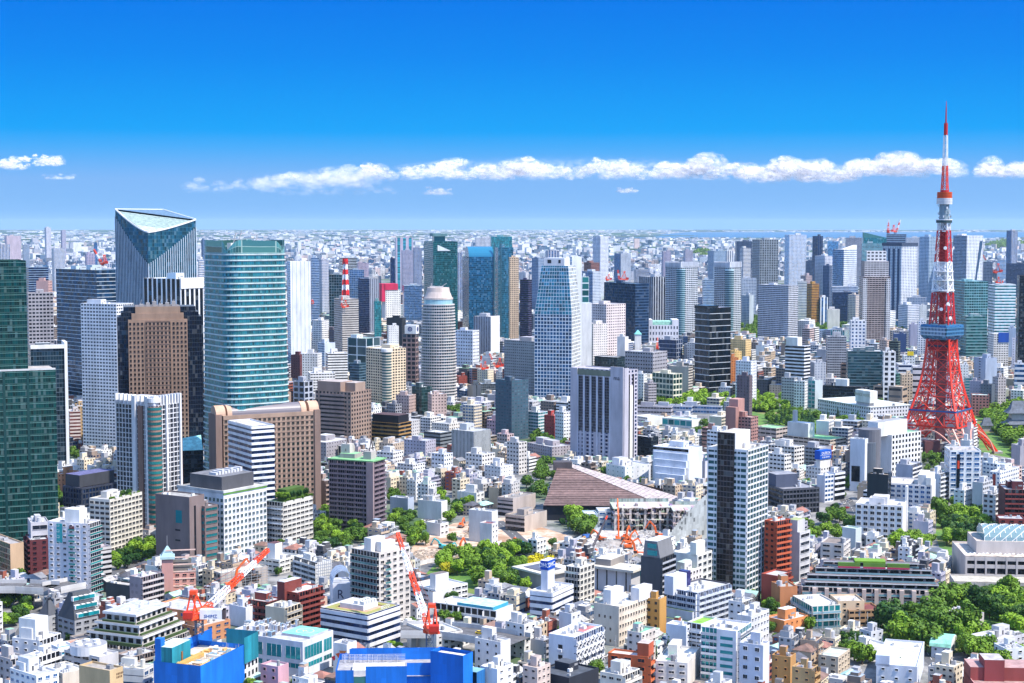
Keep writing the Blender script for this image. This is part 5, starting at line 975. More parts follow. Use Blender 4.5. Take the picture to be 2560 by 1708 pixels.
AB('beige small apartments with green roof before the cream slab',(1080,1180,1310,1110,-770),(.70,.62,.56),gD,R='win',Ls='win',wf=.4,hf=.35,a=54,pent=1,units=4,roofc=(.2,.5,.35))
B('house','white three storey block behind the rounded corner tower',(1985,2100,2195,830,-830),(.74,.72,.70),gD,R='balc',Ls='win',wf=.4,hf=.3,a=54,pent=1)
AB('grey flat roofed block right of the pod balconies',(2060,2180,2345,960,-800),(.68,.67,.68),gD,R='win',Ls='blank',wf=.4,hf=.3,a=54,pent=1,units=3)
tile(3,2)
AB('orange brick apartments with flower balconies right of the dark gridded tower',(-30,65,205,95,-930),(.50,.09,.04),gD,R='balc',Ls='win',wf=.5,hf=.45,bay=4,fl=3.2,a=40,pent=0,units=3,bc=(.55,.12,.05),bgl=False,roofc=(.62,.6,.5))
AB('white slab with slanting stepped side right of the orange brick apartments',(200,290,385,195,-945),(.62,.60,.60),gD,R='win',Ls='blank',wf=.8,hf=.4,bay=12,fl=4.4,a=50,pent=0,units=0,roofc=(.4,.45,.2))
o=BLD[-1]; lbox(o,'upper_storeys',.0,.7,.2,1,o.h-.5,o.h+7,(.66,.64,.64),ct=(.4,.45,.2))
AB('brick red low annex below the orange brick apartments',(-60,85,215,590,-890),(.42,.08,.05),gD,R='balc',Ls='blank',a=50,pent=0,units=0,bc=(.45,.1,.05),bgl=False)
AB('orange tiled cube beside the long stepped apartments',(85,110,268,690,-875),(.52,.21,.09),gD,R='blank',a=20,dep=14,pent=1,units=4,roofc=(.4,.38,.36))
AB('long low stepped apartment block with glass balconies and pink planters',(308,1600,1685,725,-925),(.50,.40,.36),gK,hm=15,R='win',Ls='balc',wf=.4,hf=.4,bay=8.6,fl=3.3,a=82,pent=0,units=0,bc=(.16,.30,.34),roofc=(.2,.18,.19),edge=(.74,.72,.70))
o=BLD[-1]; LONG=o
for k,(i0,u0,u1) in enumerate(((3,.02,.97),(6,.04,.95),(9,.10,.93),(13,.16,.84))):
    m=MB(); z=o.h-.8+k*3.4
    m.fquad((i0,o.L*(1-u0)),(i0,o.L*(1-u1)),z,z+3.4,(.30,.25,.25),gK,6,3.4,.8,.6)
    m.box(i0-1.6,o.W,o.L*(1-u1),o.L*(1-u0),z+2.9,z+3.4,(.72,.70,.69),PLAIN,True,ROOF,(.18,.155,.165)); m.box(i0-2.4,i0-2.2,o.L*(1-u1),o.L*(1-u0),z+.2,z+1.1,(.2,.34,.38),GLASS); s_=m.build('setback_storey',o.root)
m=MB()
for u in (.34,.52,.69): m.box(6.2,8,o.L*(1-u)-6,o.L*(1-u)+6,o.h+9.6,o.h+10.5,(.5,.04,.12)); m.box(6.4,7.8,o.L*(1-u)-6,o.L*(1-u)+6,o.h+10.5,o.h+12.6,(.12,.24,.04))
m.build('pink_planter',o.root); m=MB(); m.box(15,o.W-1,o.L*.4,o.L*.62,o.h+12.8,o.h+13.6,(.18,.34,.03)); m.build('roof_lawn',o.root)
m=MB(); tr=face_tr(o,'L')[0]
for k in range(10): tbox(m,tr,o.L*(.09+.088*k)-1.1,o.L*(.09+.088*k)+1.1,0,1.9,0,o.h-.4,(.60,.48,.42))
m.build('pier',o.root)
B('hotel','pale club hotel with glass vaulted pool hall at the right edge',(1775,1800,2460,410,-955),(.60,.54,.50),gK,R='grid',Ls='blank',wf=.82,hf=.6,bay=6.4,fl=6,a=10,dep=46,pent=0,units=0,roofc=(.62,.52,.44))
o=BLD[-1]; CLUB=o; lbox(o,'upper_hall',.2,1.0,.25,.9,o.h-.5,o.h+7,(.62,.56,.52),ct=(.6,.5,.42)); m=MB()
for i in range(10):
    a0,a1=math.pi*i/10,math.pi*(i+1)/10; x0,x1=o.W*.32,o.W*1.0; y0=lambda a_:26-13*math.cos(a_); z0=lambda a_:o.h+6.5+8*math.sin(a_)
    m.face([(x0,y0(a0),z0(a0)),(x1,y0(a0),z0(a0)),(x1,y0(a1),z0(a1)),(x0,y0(a1),z0(a1))],(.26,.38,.38),GLASS)
m.face([(o.W*.32,26-13*math.cos(math.pi*i/10),o.h+6.5+8*math.sin(math.pi*i/10)) for i in range(11)][::-1],(.2,.42,.42),GLASS)
vt=m.build('glass_vault',o.root); m=MB()
for j in range(10):
    for i in range(10):
        a0,a1=math.pi*i/10,math.pi*(i+1)/10; x=o.W*(.32+.075*j); x2=x+o.W*.075*(1 if (i+j)%2 else 0)
        m.beam((x,26-13.1*math.cos(a0),o.h+6.6+8.1*math.sin(a0)),(x2,26-13.1*math.cos(a1),o.h+6.6+8.1*math.sin(a1)),.16,W)
m.build('vault_ribs',vt)
m=MB()
for k in range(16):
    x=o.W*(.02+.06*k); m.cyl(x,2+k%3,1.2,.1,o.h+1.0,o.h+1.6,(.82,.8,.78),8); m.beam((x,2+k%3,o.h-.8),(x,2+k%3,o.h+1.4),.05,W)
m.build('terrace_parasols',o.root)
B('hotel','low colonnade deck of the club hotel with crossed struts',(1690,1700,2460,640,-915),(.55,.51,.47),gK,R='grid',Ls='blank',wf=.9,hf=.7,bay=6,fl=8,a=8,dep=20,pent=0,units=0,roofc=(.55,.5,.4))
AB('small white office with brown gridded flat roof before the front white hotel slab',(480,690,752,300,-1010),(.64,.60,.57),gK,R='win',Ls='win',wf=.6,hf=.4,bay=6,a=66,pent=0,units=4,roofc=(.25,.2,.17))
B('shop_building','low hall with pale green roof left of the front white hotel slab',(678,800,820,160,-1060),(.6,.66,.66),gD,R='blank',a=50,pent=0,units=0,roofc=(.5,.72,.5))
AB('white apartments with blue glass balconies below the long stepped block',(225,400,660,865,-850),(.76,.70,.62),gT,R='balc',Ls='balc',fl=3.6,bay=6,a=30,pent=0,units=3,bc=(.3,.5,.6),yr=850,roofc=(.74,.73,.72))
AB('cream low block with brown stair openings right of the blue glass balconies',(620,640,880,820,-855),(.72,.54,.36),gD,R='win',Ls='blank',wf=.2,hf=.4,bay=8,a=16,dep=16,pent=0,units=2,roofc=(.6,.55,.5))
AB('brown low shop with dark red roof and scroll ornament',(718,740,1040,905,-862),(.42,.25,.13),gK,R='flat',Ls='flat',wf=.8,hf=.4,bay=3,a=20,dep=16,pent=0,units=2,roofc=(.22,.06,.06))
AB('white tall block with snowy roof at the bottom right',(988,1360,1425,1420,-730),(.74,.76,.84),gD,R='blank',Ls='win',wf=.22,hf=.25,bay=6,fl=3.8,a=72,pent=0,units=3,roofc=(.82,.82,.82))
o=BLD[-1]; lbox(o,'parapet_wall',0,.15,.68,1.02,o.h-1,o.h+4,(.66,.70,.82))
B('house','long block with mint curved roof among the lower right trees',(1490,1650,1705,1240,-805),(.72,.73,.76),gD,R='blank',Ls='win',wf=.25,hf=.35,bay=4,fl=3.4,a=66,pent=0,units=0,roofc=MINT)
o=BLD[-1]; m=MB()
for i in range(8):
    a0,a1=math.pi*i/8,math.pi*(i+1)/8; ya=lambda a_:o.W/2-(o.W/2+.6)*math.cos(a_)
    m.face([(ya(a0),-1,o.h-.3+4*math.sin(a0)),(ya(a0),o.L+1,o.h-.3+4*math.sin(a0)),(ya(a1),o.L+1,o.h-.3+4*math.sin(a1)),(ya(a1),-1,o.h-.3+4*math.sin(a1))][::-1],(.30,.66,.50),ROOF)
m.face([(ya(math.pi*i/8),-.9,o.h-.3+4*math.sin(math.pi*i/8)) for i in range(9)][::-1],W); m.build('curved_roof',o.root)
AB('brick red terraced block at the bottom right corner',(1830,1880,2440,1570,-690),(.36,.075,.06),gD,R='win',Ls='blank',wf=.2,hf=.4,bay=10,a=12,dep=22,pent=0,units=4,roofc=(.45,.28,.26),edge=(.6,.3,.28))
o=BLD[-1]; lbox(o,'stair_tower',.22,.55,.3,.8,o.h-1,o.h+13,(.30,.06,.06),ct=(.5,.45,.45)); lbox(o,'upper_storeys',.0,1,.35,.98,o.h-1,o.h+5,(.36,.08,.07),ct=(.5,.3,.28))
AB('orange tan slim block at the bottom left of the tree group',(35,205,218,1330,-735),(.55,.29,.10),gD,R='blank',Ls='win',wf=.24,hf=.3,bay=4,fl=4.2,a=62,pent=1,units=2,roofc=(.5,.35,.3))
AB('tan and brown block right of the orange tan slim one',(220,400,445,1440,-710),(.58,.36,.16),gD,R='balc',Ls='win',wf=.3,hf=.3,bay=4,fl=3.6,a=60,pent=1,units=2,roofc=(.4,.32,.3))
B('house','beige house with wide pale green roof',(460,640,748,1330,-760),(.60,.50,.38),gD,R='win',Ls='win',wf=.4,hf=.4,bay=4,a=60,pent=0,units=0,roofc=(.55,.72,.64))
B('house','white flat roofed hall right of the pale green roofed house',(775,960,1095,1240,-785),(.80,.79,.76),gD,R='blank',a=40,pent=1,units=2,roofc=(.8,.8,.78))
B('school','grey low institute with striped white roof inside the lower right trees',(1585,1830,1970,960,-870),(.56,.5,.5),gD,R='blank',a=40,pent=0,units=3,roofc=(.6,.62,.64))
B('school','grey low institute wing with roof ducts inside the lower right trees',(1840,2060,2345,1180,-815),(.62,.61,.64),gD,R='win',a=34,wf=.3,hf=.3,pent=1,units=8,roofc=(.55,.54,.56))
B('house','white house with blue stepped roofs at the right edge',(2060,2170,2345,1255,-770),(.78,.79,.82),gD,R='win',Ls='win',wf=.3,hf=.3,bay=5,a=30,pent=1,units=5)
B('house','white and red house with orange end wall in the lower right houses',(-20,150,380,1000,-838),(.72,.28,.1),gD,R='win',Ls='blank',wf=.2,hf=.3,bay=4,a=40,pent=1,units=3,roofc=(.74,.74,.76))
AB('white two storey office with a stair box in the lower right houses',(860,940,1050,1100,-805),(.62,.62,.66),gD,R='win',Ls='win',wf=.3,hf=.35,bay=4,a=34,pent=1,units=2)
# ------------------------------------------------------------ landmark towers with shapes of their own
def new_thing(name,label,o,cat=None,group=None):
    o.root=thing(name,label,cat or CATS.get(name,name.replace('_',' ')),tuple(o.C),o.a,group); o.label=label; return o
# tower with the notched, slanting crown
tile(0,0)
o=place(289,370,489.5,580.5,-1760,raw=True); new_thing('office_tower','tall blue glass tower of white fins with a slanting notched crown',o)
CR=o; ca,sa=math.cos(o.a),math.sin(o.a)
hl=at_depth(289,523,o.D+o.L*ca).z; hr=at_depth(489.5,549,o.D+o.W*sa).z; hb=at_depth(484,524,o.D+o.W*sa+o.L*ca*.9).z; h0=o.h
P4=[(0,0,h0),(o.W,0,hr),(o.W,o.L,hb),(0,o.L,hl)]
m=MB()
for i in range(4):
    p,q=P4[i],P4[(i+1)%4]; n=16; Ln=math.hypot(q[0]-p[0],q[1]-p[1]); nb=round(Ln/2.6)
    for k in range(n):
        f0,f1=k/n,(k+1)/n; e=(lambda f: f**1.35 if i==0 else (1-(1-f)**1.35 if i==3 else f))
        a=[p[j]+(q[j]-p[j])*f0 for j in (0,1)]; b_=[p[j]+(q[j]-p[j])*f1 for j in (0,1)]; za=p[2]+(q[2]-p[2])*e(f0); zb=p[2]+(q[2]-p[2])*e(f1)
        m.face([(a[0],a[1],0),(b_[0],b_[1],0),(b_[0],b_[1],zb),(a[0],a[1],za)],(.02,.10,.14,.92),FAC,(.015,.10,.16,.9),[(f0*nb,0),(f1*nb,0),(f1*nb,zb/4.2),(f0*nb,za/4.2)])
m.build('glazing',o.root)
def crown_line(i,f):
    p,q=P4[i],P4[(i+1)%4]; e=f**1.35 if i==0 else (1-(1-f)**1.35 if i==3 else f)
    return Vector((p[0]+(q[0]-p[0])*f,p[1]+(q[1]-p[1])*f,p[2]+(q[2]-p[2])*e))
m=MB()
for side in ('R','L'):
    tr,Ln,rz,pt=face_tr(o,side); nb=round(Ln/2.9)
    for j in range(nb+1):
        f=j/nb; z=(crown_line(0,f) if side=='R' else crown_line(3,f)).z; u=Ln*f
        d=abs(f-(0 if side=='R' else 1)); top=z-(34-26*d)
        tbox(m,tr,u-.34,u+.34,0,.7,0,top,(.55,.62,.70))
struct(m.build('fin',o.root),'stuff')
m=MB()
for i in range(4):
    for k in range(16): m.beam(crown_line(i,k/16),crown_line(i,(k+1)/16),.7,W)
m.build('crown_edge',o.root)
m=MB(); A=Vector(P4[0]); Bv=Vector(P4[1]); Dv=Vector(P4[3]); N_=14
for k in range(N_):
    f0,f1=k/N_,(k+.72)/N_
    a0,a1=A.lerp(Dv,.12+.86*f0),A.lerp(Dv,.12+.86*f1); b0,b1=A.lerp(Bv,.12+.86*f0),A.lerp(Bv,.12+.86*f1)
    dz=Vector((0,0,-1.2)); m.face([a0+dz,b0+dz,b1+dz,a1+dz],(.40,.52,.50) if k>3 else (.62,.72,.68),ROOF)
m.face([A+Vector((0,0,-4)),Bv+Vector((0,0,-4)),Dv+Vector((0,0,-4))],(.08,.16,.12))
m.build('louvred_roof',o.root)
m=MB(); m.face([Bv,Vector(P4[2]),Dv],(.12,.22,.34),ROOF); m.build('rear_roof',o.root); reg(o)
# rounded teal tower
def round_rect(W_,L_,r,n=6,s=1.0,cx=None,cy=None):
    out=[]; cx=W_/2; cy=L_/2
    for (x,y,a0) in ((W_-r,r,-90),(W_-r,L_-r,0),(r,L_-r,90),(r,r,180)):
        for i in range(n+1):
            a=math.radians(a0+90*i/n); out.append((cx+(x+r*math.cos(a)-cx)*s, cy+(y+r*math.sin(a)-cy)*s))
    return out
o=place(501,570,723,634,-1150,a=33,raw=True); new_thing('office_tower','rounded teal glass tower with pale green floor ledges',o); TEALT=o
nfl=round(o.h/4.15); fh=o.h/nfl; sc=lambda z: 1.11-.11*z/o.h
m=MB()
for k in range(nfl):
    z0,z1=k*fh,(k+1)*fh; A_=round_rect(o.W,o.L,10,6,sc(z0)); B_=round_rect(o.W,o.L,10,6,sc(z1)); n=len(A_); u=0
    for i in range(n):
        j=(i+1)%n; du=math.hypot(A_[j][0]-A_[i][0],A_[j][1]-A_[i][1])/1.6
        m.face([(*A_[i],z0),(*A_[j],z0),(*B_[j],z1),(*B_[i],z1)],(.10,.22,.22,.9),FAC,(.015,.19,.23,.98),[(u,k),(u+du,k),(u+du,k+1),(u,k+1)]); u+=du
m.face([(*p,o.h) for p in round_rect(o.W,o.L,10,6,1)],(.5,.52,.5),ROOF); m.build('glazing',o.root)
for k in range(1,nfl+1):
    z=k*fh-.6; A_=round_rect(o.W,o.L,10,6,sc(z)+.022); A0=round_rect(o.W,o.L,10,6,sc(z)+.012); m=MB()
    m.prism(A0,z-1.0,z+.25,(.42,.52,.52),PLAIN,bottom=True); m.prism(A_,z-.5,z-.1,(.72,.82,.80),PLAIN,bottom=True)
    m.build('floor_band',o.root)
A_=round_rect(o.W,o.L,10,8,1.0); m=MB(); n=len(A_)
for i in range(n):
    j=(i+1)%n; hz=lambda k_: o.h+2.5+7*abs(math.cos(2*math.pi*k_/n*2+.5))
    m.face([(*A_[i],o.h),(*A_[j],o.h),(*A_[j],hz(j if j else n)),(*A_[i],hz(i))],(.30,.45,.42,.93),FAC,(.10,.30,.28,.9),[(i,0),(i+1,0),(i+1,2),(i,2)])
m.build('roof_screen',o.root)
for nm,x,y,s,hh,c in (('plant_room',.3,.55,7,7,(.66,.66,.64)),('plant_room',.62,.5,9,6,(.72,.72,.7)),('gondola_rail',.5,.75,5,9,(.2,.22,.24))):
    m=MB(); m.box(o.W*x,o.W*x+s,o.L*y,o.L*y+s,o.h,o.h+hh,c); m.beam((o.W*x+s/2,o.L*y+s/2,o.h+hh),(o.W*x+s/2+2,o.L*y+s/2,o.h+hh+7),.25,GR); m.build(nm,o.root)
reg(o)
# oval cream tower with dome cap
tile(1,0)
D=1910; c=at_depth(px(1655),py(960),D); zt=c.z; o=Bd(); o.C=Vector((c.x,D+20,0)); o.a=0; o.W=o.L=40; o.h=zt; o.D=D
new_thing('apartment_tower','oval grey tower ringed by balconies under a pinkish domed cap',o); R0=18.2
nf=round(zt/3.5); fh=zt/nf; rr=lambda z: 21.0-2.6*(z/zt)**2
m=MB()
for k in range(nf):
    for i in range(28):
        a0,a1=2*math.pi*i/28,2*math.pi*(i+1)/28; r0,r1=rr(k*fh),rr((k+1)*fh)
        m.face([(r0*math.cos(a0),r0*.8*math.sin(a0),k*fh),(r0*math.cos(a1),r0*.8*math.sin(a1),k*fh),(r1*math.cos(a1),r1*.8*math.sin(a1),(k+1)*fh),(r1*math.cos(a0),r1*.8*math.sin(a0),(k+1)*fh)],(.42,.40,.40,.7),FAC,(.05,.12,.13,.9),[(i*1.5,k),(i*1.5+1.5,k),(i*1.5+1.5,k+1),(i*1.5,k+1)])
m.build('wall',o.root)
def ell(r,n=32,e=.8): return [(r*math.cos(2*math.pi*i/n),r*e*math.sin(2*math.pi*i/n)) for i in range(n)]
for k in range(1,nf+1):
    m=MB(); m.prism(ell(rr(k*fh)+1.1),k*fh-.75,k*fh+.5,(.62,.57,.54),PLAIN,bottom=True); m.build('balcony_ring',o.root)
m=MB(); m.prism(ell(17),zt,zt+6,(.3,.5,.55,),GLASS,bottom=True); m.prism(ell(17.6),zt+6,zt+8,(.66,.56,.5)); m.prism(ell(16.6),zt+8,zt+15,(.68,.56,.50),tp=ell(13.8)); m.prism(ell(13.8),zt+15,zt+20,(.66,.54,.48),tp=ell(13)); m.build('domed_cap',o.root)
m=MB(); m.beam((-8,0,zt+20),(-8,0,zt+25),.8,GR); m.beam((2,0,zt+20),(10,0,zt+25),.4,GR); m.box(-10,6,-3,3,zt+20,zt+21.5,(.5,.5,.5)); m.build('gondola',o.root); o.C=o.C-Vector((20,16,0)); reg(o)
# tapering glass tower with white grid
tile(2,0)
o=place(205,545,625,1050,-1890); new_thing('office_tower','tapering blue glass tower with a white grid and bright right side',o)
hm=o.h; ht=at_depth(px(400),py(602),1890).z; Wd,Ld=o.W,o.L
base=[(0,0),(Wd,0),(Wd,Ld),(0,Ld)]; top=[(0,Ld*.10),(Wd*.62,Ld*.05),(Wd*.62,Ld*.81),(0,Ld*.81)]
def gridface(m,p,q,P_,Q_,z0,z1,bay,fl,wf,hf,wall,glass,vo=0,bd=8):
    Lb=math.hypot(q[0]-p[0],q[1]-p[1]); nu=round(Lb/bay); nv=(z1-z0)/fl
    for k in range(bd):
        f0,f1=k/bd,(k+1)/bd; A=[Vector(p).lerp(Vector(P_),f) for f in (f0,f1)]; B=[Vector(q).lerp(Vector(Q_),f) for f in (f0,f1)]; za,zb=z0+(z1-z0)*f0,z0+(z1-z0)*f1
        m.face([(*A[0],za),(*B[0],za),(*B[1],zb),(*A[1],zb)],(*wall,wf),FAC,(*glass,hf),[(0,vo+nv*f0),(nu,vo+nv*f0),(nu,vo+nv*f1),(0,vo+nv*f1)])
m=MB()
wls=((.70,.72,.74),(.84,.84,.84),(.7,.7,.7),(.70,.72,.74)); gls=((.05,.10,.14),(.5,.5,.48),(.05,.1,.14),(.05,.13,.19))
order=[1,2,3,0]
for i in range(4):
    j=(i+1)%4; wl,gl=((.62,.68,.74),(.012,.10,.24)) if i==3 else (((.86,.86,.84),(.55,.56,.54)) if i==0 else ((.7,.72,.74),(.05,.10,.14)))
    gridface(m,base[i],base[j],base[i],base[j],0,hm,3.6 if i else 2.4,4.2,.80,.76,wl,gl)
    gridface(m,base[i],base[j],top[i],top[j],hm,ht,3.6 if i else 2.4,4.2,.86,.84,wl,(.02,.22,.34) if i==3 else gl)
m.face([(*p,ht) for p in top],(.6,.6,.6),ROOF); m.build('wall',o.root)
m=MB(); m.box(0,Wd*.6,Ld*.2,Ld*.74,ht,ht+9,(.66,.68,.74)); m.box(-.1,0,Ld*.3,Ld*.36,ht+3,ht+7,BK); m.box(-.1,0,Ld*.55,Ld*.65,ht+3,ht+7,BK); m.build('penthouse',o.root); o.h=ht; reg(o)
# brown gridded tower with dark glass shoulders
tile(0,0)
o=place(1168,1168,1708,1095,-1250,a=1,dep=34); new_thing('office_tower','brown gridded office tower with dark glass shoulders and stepped top',o); ARK=o
BRW=(.34,.225,.165)
m=MB(); m.box(0,o.W,0,o.L,0,o.h,BRW); m.build('wall',o.root)
cnt=[0]; face_detail(o,'R','win',BRW,(.018,.014,.018),3.52,o.W/15,.50,.54,None,0,o.h-1.5,cnt)
m=MB(); u=.26
for k in range(int(o.h/3.52)): m.box(o.W*.29,o.W*.71,-.32,0,o.h-1.6-k*3.52,o.h-1.1-k*3.52,(.28,.18,.14))
m.box(o.W*.285,o.W*.29,-.6,0,0,o.h-2,BRW); m.box(o.W*.71,o.W*.715,-.6,0,0,o.h-2,BRW); m.build('centre_bay',o.root)
s=o.W/540.
m=MB(); m.box(32*s,508*s,1,o.L,o.h,o.h+4.8,BRW); m.build('upper_storeys',o.root); m=MB(); m.box(67*s,477*s,2,o.L,o.h+4.8,o.h+10,(.36,.245,.18),PLAIN,mt=ROOF,ct=(.2,.17,.16)); m.build('upper_storeys',o.root)
for nm,x0,x1,dz in (('glass_shoulder',-98,0,2),('glass_shoulder',540,675,2),('glass_shoulder',-62,32,5.5),('glass_shoulder',508,650,5.5),('glass_shoulder',-38,67,9.6),('glass_shoulder',477,620,9.6)):
    m=MB(); y0=4+abs(dz)*.3
    for p,q in (((x0*s,y0),(x1*s,y0)),((x1*s,y0),(x1*s,o.L)),((x0*s,o.L),(x0*s,y0))): m.fquad(p,q,0,o.h+dz,(.02,.035,.06),(.008,.012,.03),1.8,3.5,.93,.9)
    m.face([(x0*s,y0,o.h+dz),(x1*s,y0,o.h+dz),(x1*s,o.L,o.h+dz),(x0*s,o.L,o.h+dz)],(.1,.12,.15),ROOF); m.build(nm,o.root)
for k in range(6):
    m=MB(); x=o.W*(.2+.11*k); m.box(x,x+3,o.L*.3,o.L*.5,o.h+10,o.h+11.5+(k%3),(.35,.33,.33)); m.beam((x,o.L*.4,o.h+10),(x+2,o.L*.4,o.h+15),.2,GR); m.build('roof_unit',o.root)
reg(o)
# white and brown condominium tower
tile(0,1)
o=place(1058,1405,1642,455,-1098,a=58); new_thing('apartment_tower','white framed condominium tower with a brown curved corner and crown of fins',o); CON=o
WH=(.82,.81,.81); BW_=(.30,.18,.14)
m=MB()
for i,(p,q) in enumerate((((0,0),(o.W,0)),((o.W,0),(o.W,o.L)),((o.W,o.L),(0,o.L)),((0,o.L),(0,0)))): m.fquad(p,q,0,o.h,(.3,.3,.33),(.03,.035,.05),1.6,3.35,.9,.85)
m.face([(0,0,o.h),(o.W,0,o.h),(o.W,o.L,o.h),(0,o.L,o.h)],(.6,.6,.62),ROOF); m.build('wall',o.root)
face_detail(o,'R','grid',WH,gD,3.35,3.4,.88,.86,None,0,o.h,cnt); face_detail(o,'L','grid',WH,gD,3.35,3.0,.88,.86,None,0,o.h,cnt)
tr,Ln,rz,pt=face_tr(o,'L'); m=MB()
tbox(m,tr,Ln*.60,Ln*.72,0,1.4,0,o.h-1,BW_); m.build('brown_strip',o.root)
m=MB(); tbox(m,tr,Ln*.47,Ln*.55,0,2.0,0,o.h+6,WH); tbox(m,tr,Ln*.82,Ln*.88,0,2.0,0,o.h+6,WH); tr2=face_tr(o,'R')[0]; tbox(m,tr2,o.W*.40,o.W*.47,0,1.6,0,o.h+6,WH); tbox(m,tr2,o.W*.93,o.W*.99,0,1.6,0,o.h+6,WH); m.build('white_buttress',o.root)
m=MB(); m.cyl(2.2,2.2,4.8,4.8,0,o.h-1,BW_,20)
cb_=m.build('corner_bay',o.root)
for k in range(int(o.h/3.35)):
    m=MB(); m.cyl(2.2,2.2,4.95,4.95,k*3.35+.7,k*3.35+2.6,(.02,.17,.17),20,GLASS); m.build('curved_window',cb_)
m=MB(); tbox(m,tr2,o.W*.99,o.W*1.06,-6,.2,0,o.h-2,BW_); m.build('brown_wing',o.root)
for side in ('R','L'):
    tr_,Ln_,_,_=face_tr(o,side); n=9
    for j in range(n+1):
        m=MB(); u=Ln_*j/n; tbox(m,tr_,u-.5,u+.5,-3,.9,o.h-.1,o.h+6.5,WH); m.build('crown_fin',o.root)
m=MB(); m.box(2,o.W-2,2,o.L-2,o.h+.2,o.h+4,(.75,.75,.76),PLAIN,mt=ROOF,ct=(.55,.56,.6)); m.cyl(2.4,2.4,4.6,4.6,o.h+2,o.h+5,WH,18); m.build('crown_ring',o.root); reg(o)
# brown long tower with barrel roof
o=place(1975,2036,2864,548,-1145,a=17); new_thing('apartment_tower','broad brown slab tower of square windows with a barrel roof',o); BAR=o
TB=(.40,.275,.205); m=MB(); m.box(0,o.W,0,min(o.L,26),0,o.h,TB); m.build('wall',o.root); o.L=min(o.L,26)
cnt=[0]; face_detail(o,'R','win',TB,(.012,.02,.022),3.75,o.W/19,.52,.54,None,0,o.h-2.2,cnt)
m=MB()
for k in range(int(o.h/3.75)): m.box(0,o.W,-.2,0,o.h-3-k*3.75,o.h-2.75-k*3.75,(.26,.17,.14))
m.build('string_course',o.root)
m=MB(); m.box(o.W,o.W+4.5,-1,o.L,0,o.h+1,(.25,.17,.14)); m.box(-6,-1.5,-1.5,o.L,0,o.h+1,(.25,.17,.14)); m.box(-1.5,0,2,o.L,0,o.h,(.05,.05,.06)); m.build('end_pier',o.root)
def barrel(x0,x1,r,yc,zc,ca,mat):
    m=MB(); n=14
    for i in range(n):
        a0,a1=math.pi*i/n,math.pi*(i+1)/n
        m.face([(x0,yc-r*math.cos(a0),zc+r*math.sin(a0)),(x1,yc-r*math.cos(a0),zc+r*math.sin(a0)),(x1,yc-r*math.cos(a1),zc+r*math.sin(a1)),(x0,yc-r*math.cos(a1),zc+r*math.sin(a1))],ca,mat)
    for x,rv in ((x0,False),(x1,True)):
        q=[(x,yc-r*math.cos(math.pi*i/n),zc+r*math.sin(math.pi*i/n)) for i in range(n+1)]; m.face(q if rv else q[::-1],ca,mat)
    return m
barrel(o.W*.1,o.W*.86,6.5,7.5,o.h,(.17,.15,.17),METAL).build('barrel_roof',o.root)
for x0,x1 in ((-5,2),(o.W*.05,o.W*.1),(o.W*.86,o.W*.92),(o.W*.95,o.W+4)): barrel(x0,x1,6.9,7.5,o.h,(.62,.40,.28),PLAIN).build('roof_drum',o.root)
m=MB(); m.box(o.W*.12,o.W*.32,15,25,o.h,o.h+11,TB); m.box(o.W*.55,o.W*.82,15,25,o.h,o.h+13,TB); m.box(o.W*.34,o.W*.54,15,24,o.h,o.h+8,W,PLAIN,mt=ROOF,ct=(.45,.62,.42)); m.build('plant_room',o.root); reg(o)
# cream tower corner bay, residential pair rounded corners, deep blue tower lattice
o=CREAMT; m=MB(); m.cyl(1,1,5.5,5.5,0,o.h-3,(.66,.58,.46),16)
for k in range(int(o.h/3.2)): m.cyl(1,1,5.7,5.7,k*3.2+.6,k*3.2+2.2,(.05,.16,.17),16,GLASS)
m.cyl(1,1,6.5,6.5,o.h-3,o.h+.5,W,16); m.build('corner_bay',o.root)
for o in RT:
    m=MB(); m.cyl(3,3,8.0,8.0,0,o.h-6,(.45,.62,.68),18)
    for k in range(int(o.h/3.4)-2): m.cyl(3,3,8.25,8.25,k*3.4+.9,k*3.4+3.0,(.02,.10,.14),18,GLASS)
    m.build('rounded_corner',o.root); m=MB()
    for j in range(16):
        u=o.W*j/15; m.box(u-.7,u+.7,-.8,1.5,o.h-3,o.h+7,(.62,.64,.7)); u=o.L*j/15; m.box(-.8,1.5,u-.7,u+.7,o.h-3,o.h+7,(.62,.64,.7))
    m.build('crown_fins',o.root)
o=DENT; m=MB(); x=o.W+4
for k in range(int(o.h/8)):
    z=k*8; m.beam((x-3,-1,z),(x+9,-1,z),.7,(.05,.13,.18)); m.beam((x-3,-1,z),(x+9,-1,z+8),.5,(.05,.13,.18)); 
for xx in (x-3,x+9): m.beam((xx,-1,0),(xx,-1,o.h+24),.9,(.03,.1,.14))
m.build('steel_lattice',o.root)
barrel(0,o.W,20,20,o.h-2,(.03,.22,.36),GLASS).build('curved_top',o.root)
o=SIGNT; sg=MB(); sg.box(-1,o.W*.9,-1,o.L*.8,o.h,o.h+11,W); s_=sg.build('roof_sign',o.root)
def ring_mark(parent,tr,u,z,r,ca):
    m=MB()
    for i in range(20):
        a0,a1=i*math.pi/10,(i+1)*math.pi/10
        m.face([tr(u+r*math.cos(a0),1.25,z+r*math.sin(a0)),tr(u+r*math.cos(a1),1.25,z+r*math.sin(a1)),tr(u+r*.62*math.cos(a1),1.25,z+r*.62*math.sin(a1)),tr(u+r*.62*math.cos(a0),1.25,z+r*.62*math.sin(a0))],ca)
    m.face([tr(u-.4*r,1.26,z-.5*r),tr(u-.15*r,1.26,z-.5*r),tr(u-.15*r,1.26,z+.6*r),tr(u-.4*r,1.26,z+.6*r)],ca); m.face([tr(u-.1*r,1.26,z),tr(u+.4*r,1.26,z-.5*r),tr(u+.4*r,1.26,z+.5*r)],ca)
    m.build('round_emblem',parent)
